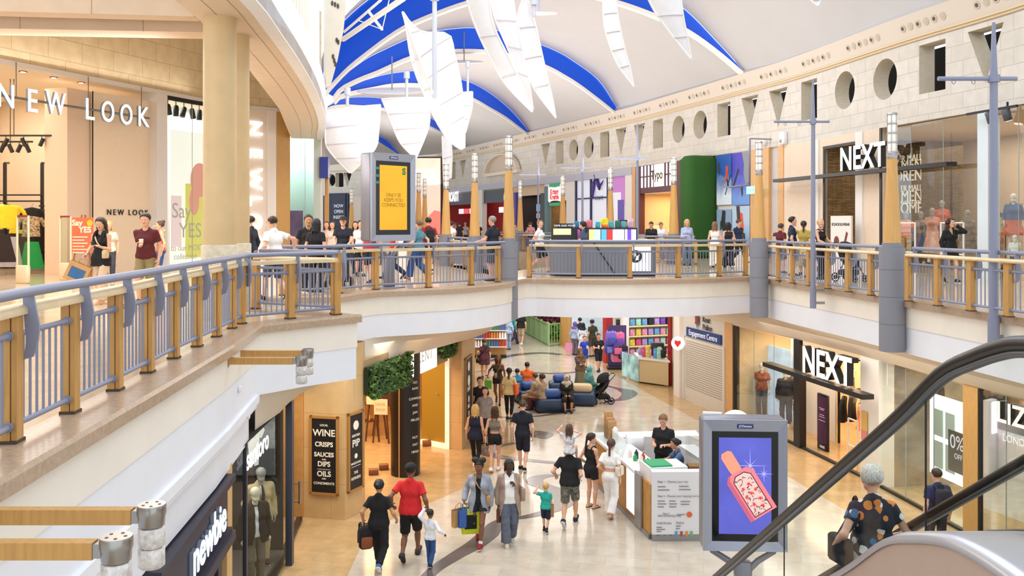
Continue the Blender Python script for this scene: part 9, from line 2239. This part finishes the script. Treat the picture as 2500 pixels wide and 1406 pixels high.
for pos,c in((0.0,'d8843c'),(0.22,'e6e2da'),(0.4,'3f6a94'),(0.6,'1c2230')):
 el=r.color_ramp.elements[0] if pos==0 else r.color_ramp.elements[1] if pos==0.22 else r.color_ramp.elements.new(pos);el.position=pos;el.color=(*lin(c),1)
nt.links.new(tc.outputs['Object'],vo.inputs[0]);nt.links.new(vo.outputs['Color'],sx_.inputs[0]);nt.links.new(sx_.outputs[0],r.inputs[0]);nt.links.new(vo.outputs['Distance'],lt.inputs[0]);nt.links.new(lt.outputs[0],mxn.inputs[0]);mxn.inputs[6].default_value=(*lin('1c2230'),1);nt.links.new(r.outputs[0],mxn.inputs[7]);nt.links.new(mxn.outputs[2],nt.nodes['Principled BSDF'].inputs['Base Color'])
small_bag('dark shoulder bag of the silver haired woman on the escalator',b,'L','1c1b1e',at=(-0.3,-0.02,1.0),tote=True,w=0.3,h=0.24)
b=person('man in a navy t-shirt with a dark backpack walking past the glass window',*gp(2288,1372).xy,0,5,1.76,hair=('crop','dbrown'),wear=(('tee','1a2c58'),('trousers','23262e')),legs='step');backpack('dark navy backpack of the man by the glass window',spot_of(b,(0,-0.13,1.42)),5,'1a1f30')
mn(1860,SR,0.7,'white mannequin in a rust striped jumper in the ground floor window',(('tee','a5604c',dict(n=0.5)),('trousers','5a5f68')),z=0.15,skin='e6e0d6');mn(1918,SR,0.7,'mannequin in a black coat behind the blue lit poster edge',(('jacket','2a2628'),('trousers','22304c')),z=0.15,skin='cfc6b8')
mn(1936,SR,0.9,'mannequin in a beige and navy jacket beside the black shop frame',(('jacket','3a3848',dict(hem=0.9)),('trousers','23305a')),z=0.15,skin='cfc6b8');mn(2492,SR,0.8,'mannequin in a white knitted dress at the right picture edge',(('dress','e6e8e4',dict(hem=0.4,flare=0.03)),),z=0.2,skin='d9c9b4',**M1)
for x,y,s,c,lab in((-4.55,16.3,'a09a94','b7a47c','tall grey headed mannequin in a beige three piece suit'),(-4.38,15.35,'d9d2b8','17181c','cream headed mannequin in a black dinner jacket')):
 b=person(lab,x,y,0.16,215,1.76 if c!='17181c' else 1.68,mann='plain',skin=s,hair=None,wear=(('tee','e6e6ea',dict(neck=0.05)),('jacket',c,dict(open=0.03,hem=0.78)),('trousers',c if c!='17181c' else '6a6258')),shoes=('shoe','3a2418'),name='mannequin',category='mannequin',group='shop window mannequins',lod=1)
 i=body_info[b.name];mb=MB();T_=i['T'];P=[tuple(float(v) for v in T_(q)) for q in((0,0.085,1.44),(0,0.145,1.3),(0,0.14,1.15))] if c!='17181c' else[tuple(float(v) for v in T_(q)) for q in((-0.05,0.09,1.44),(0,0.1,1.435),(0.05,0.09,1.44))]
 mb.tube(P,[0.014,0.026,0.03] if c!='17181c' else[0.02,0.008,0.02],6);mb.build('tie' if c!='17181c' else 'bow_tie',cloth('1a1c2c'),b)
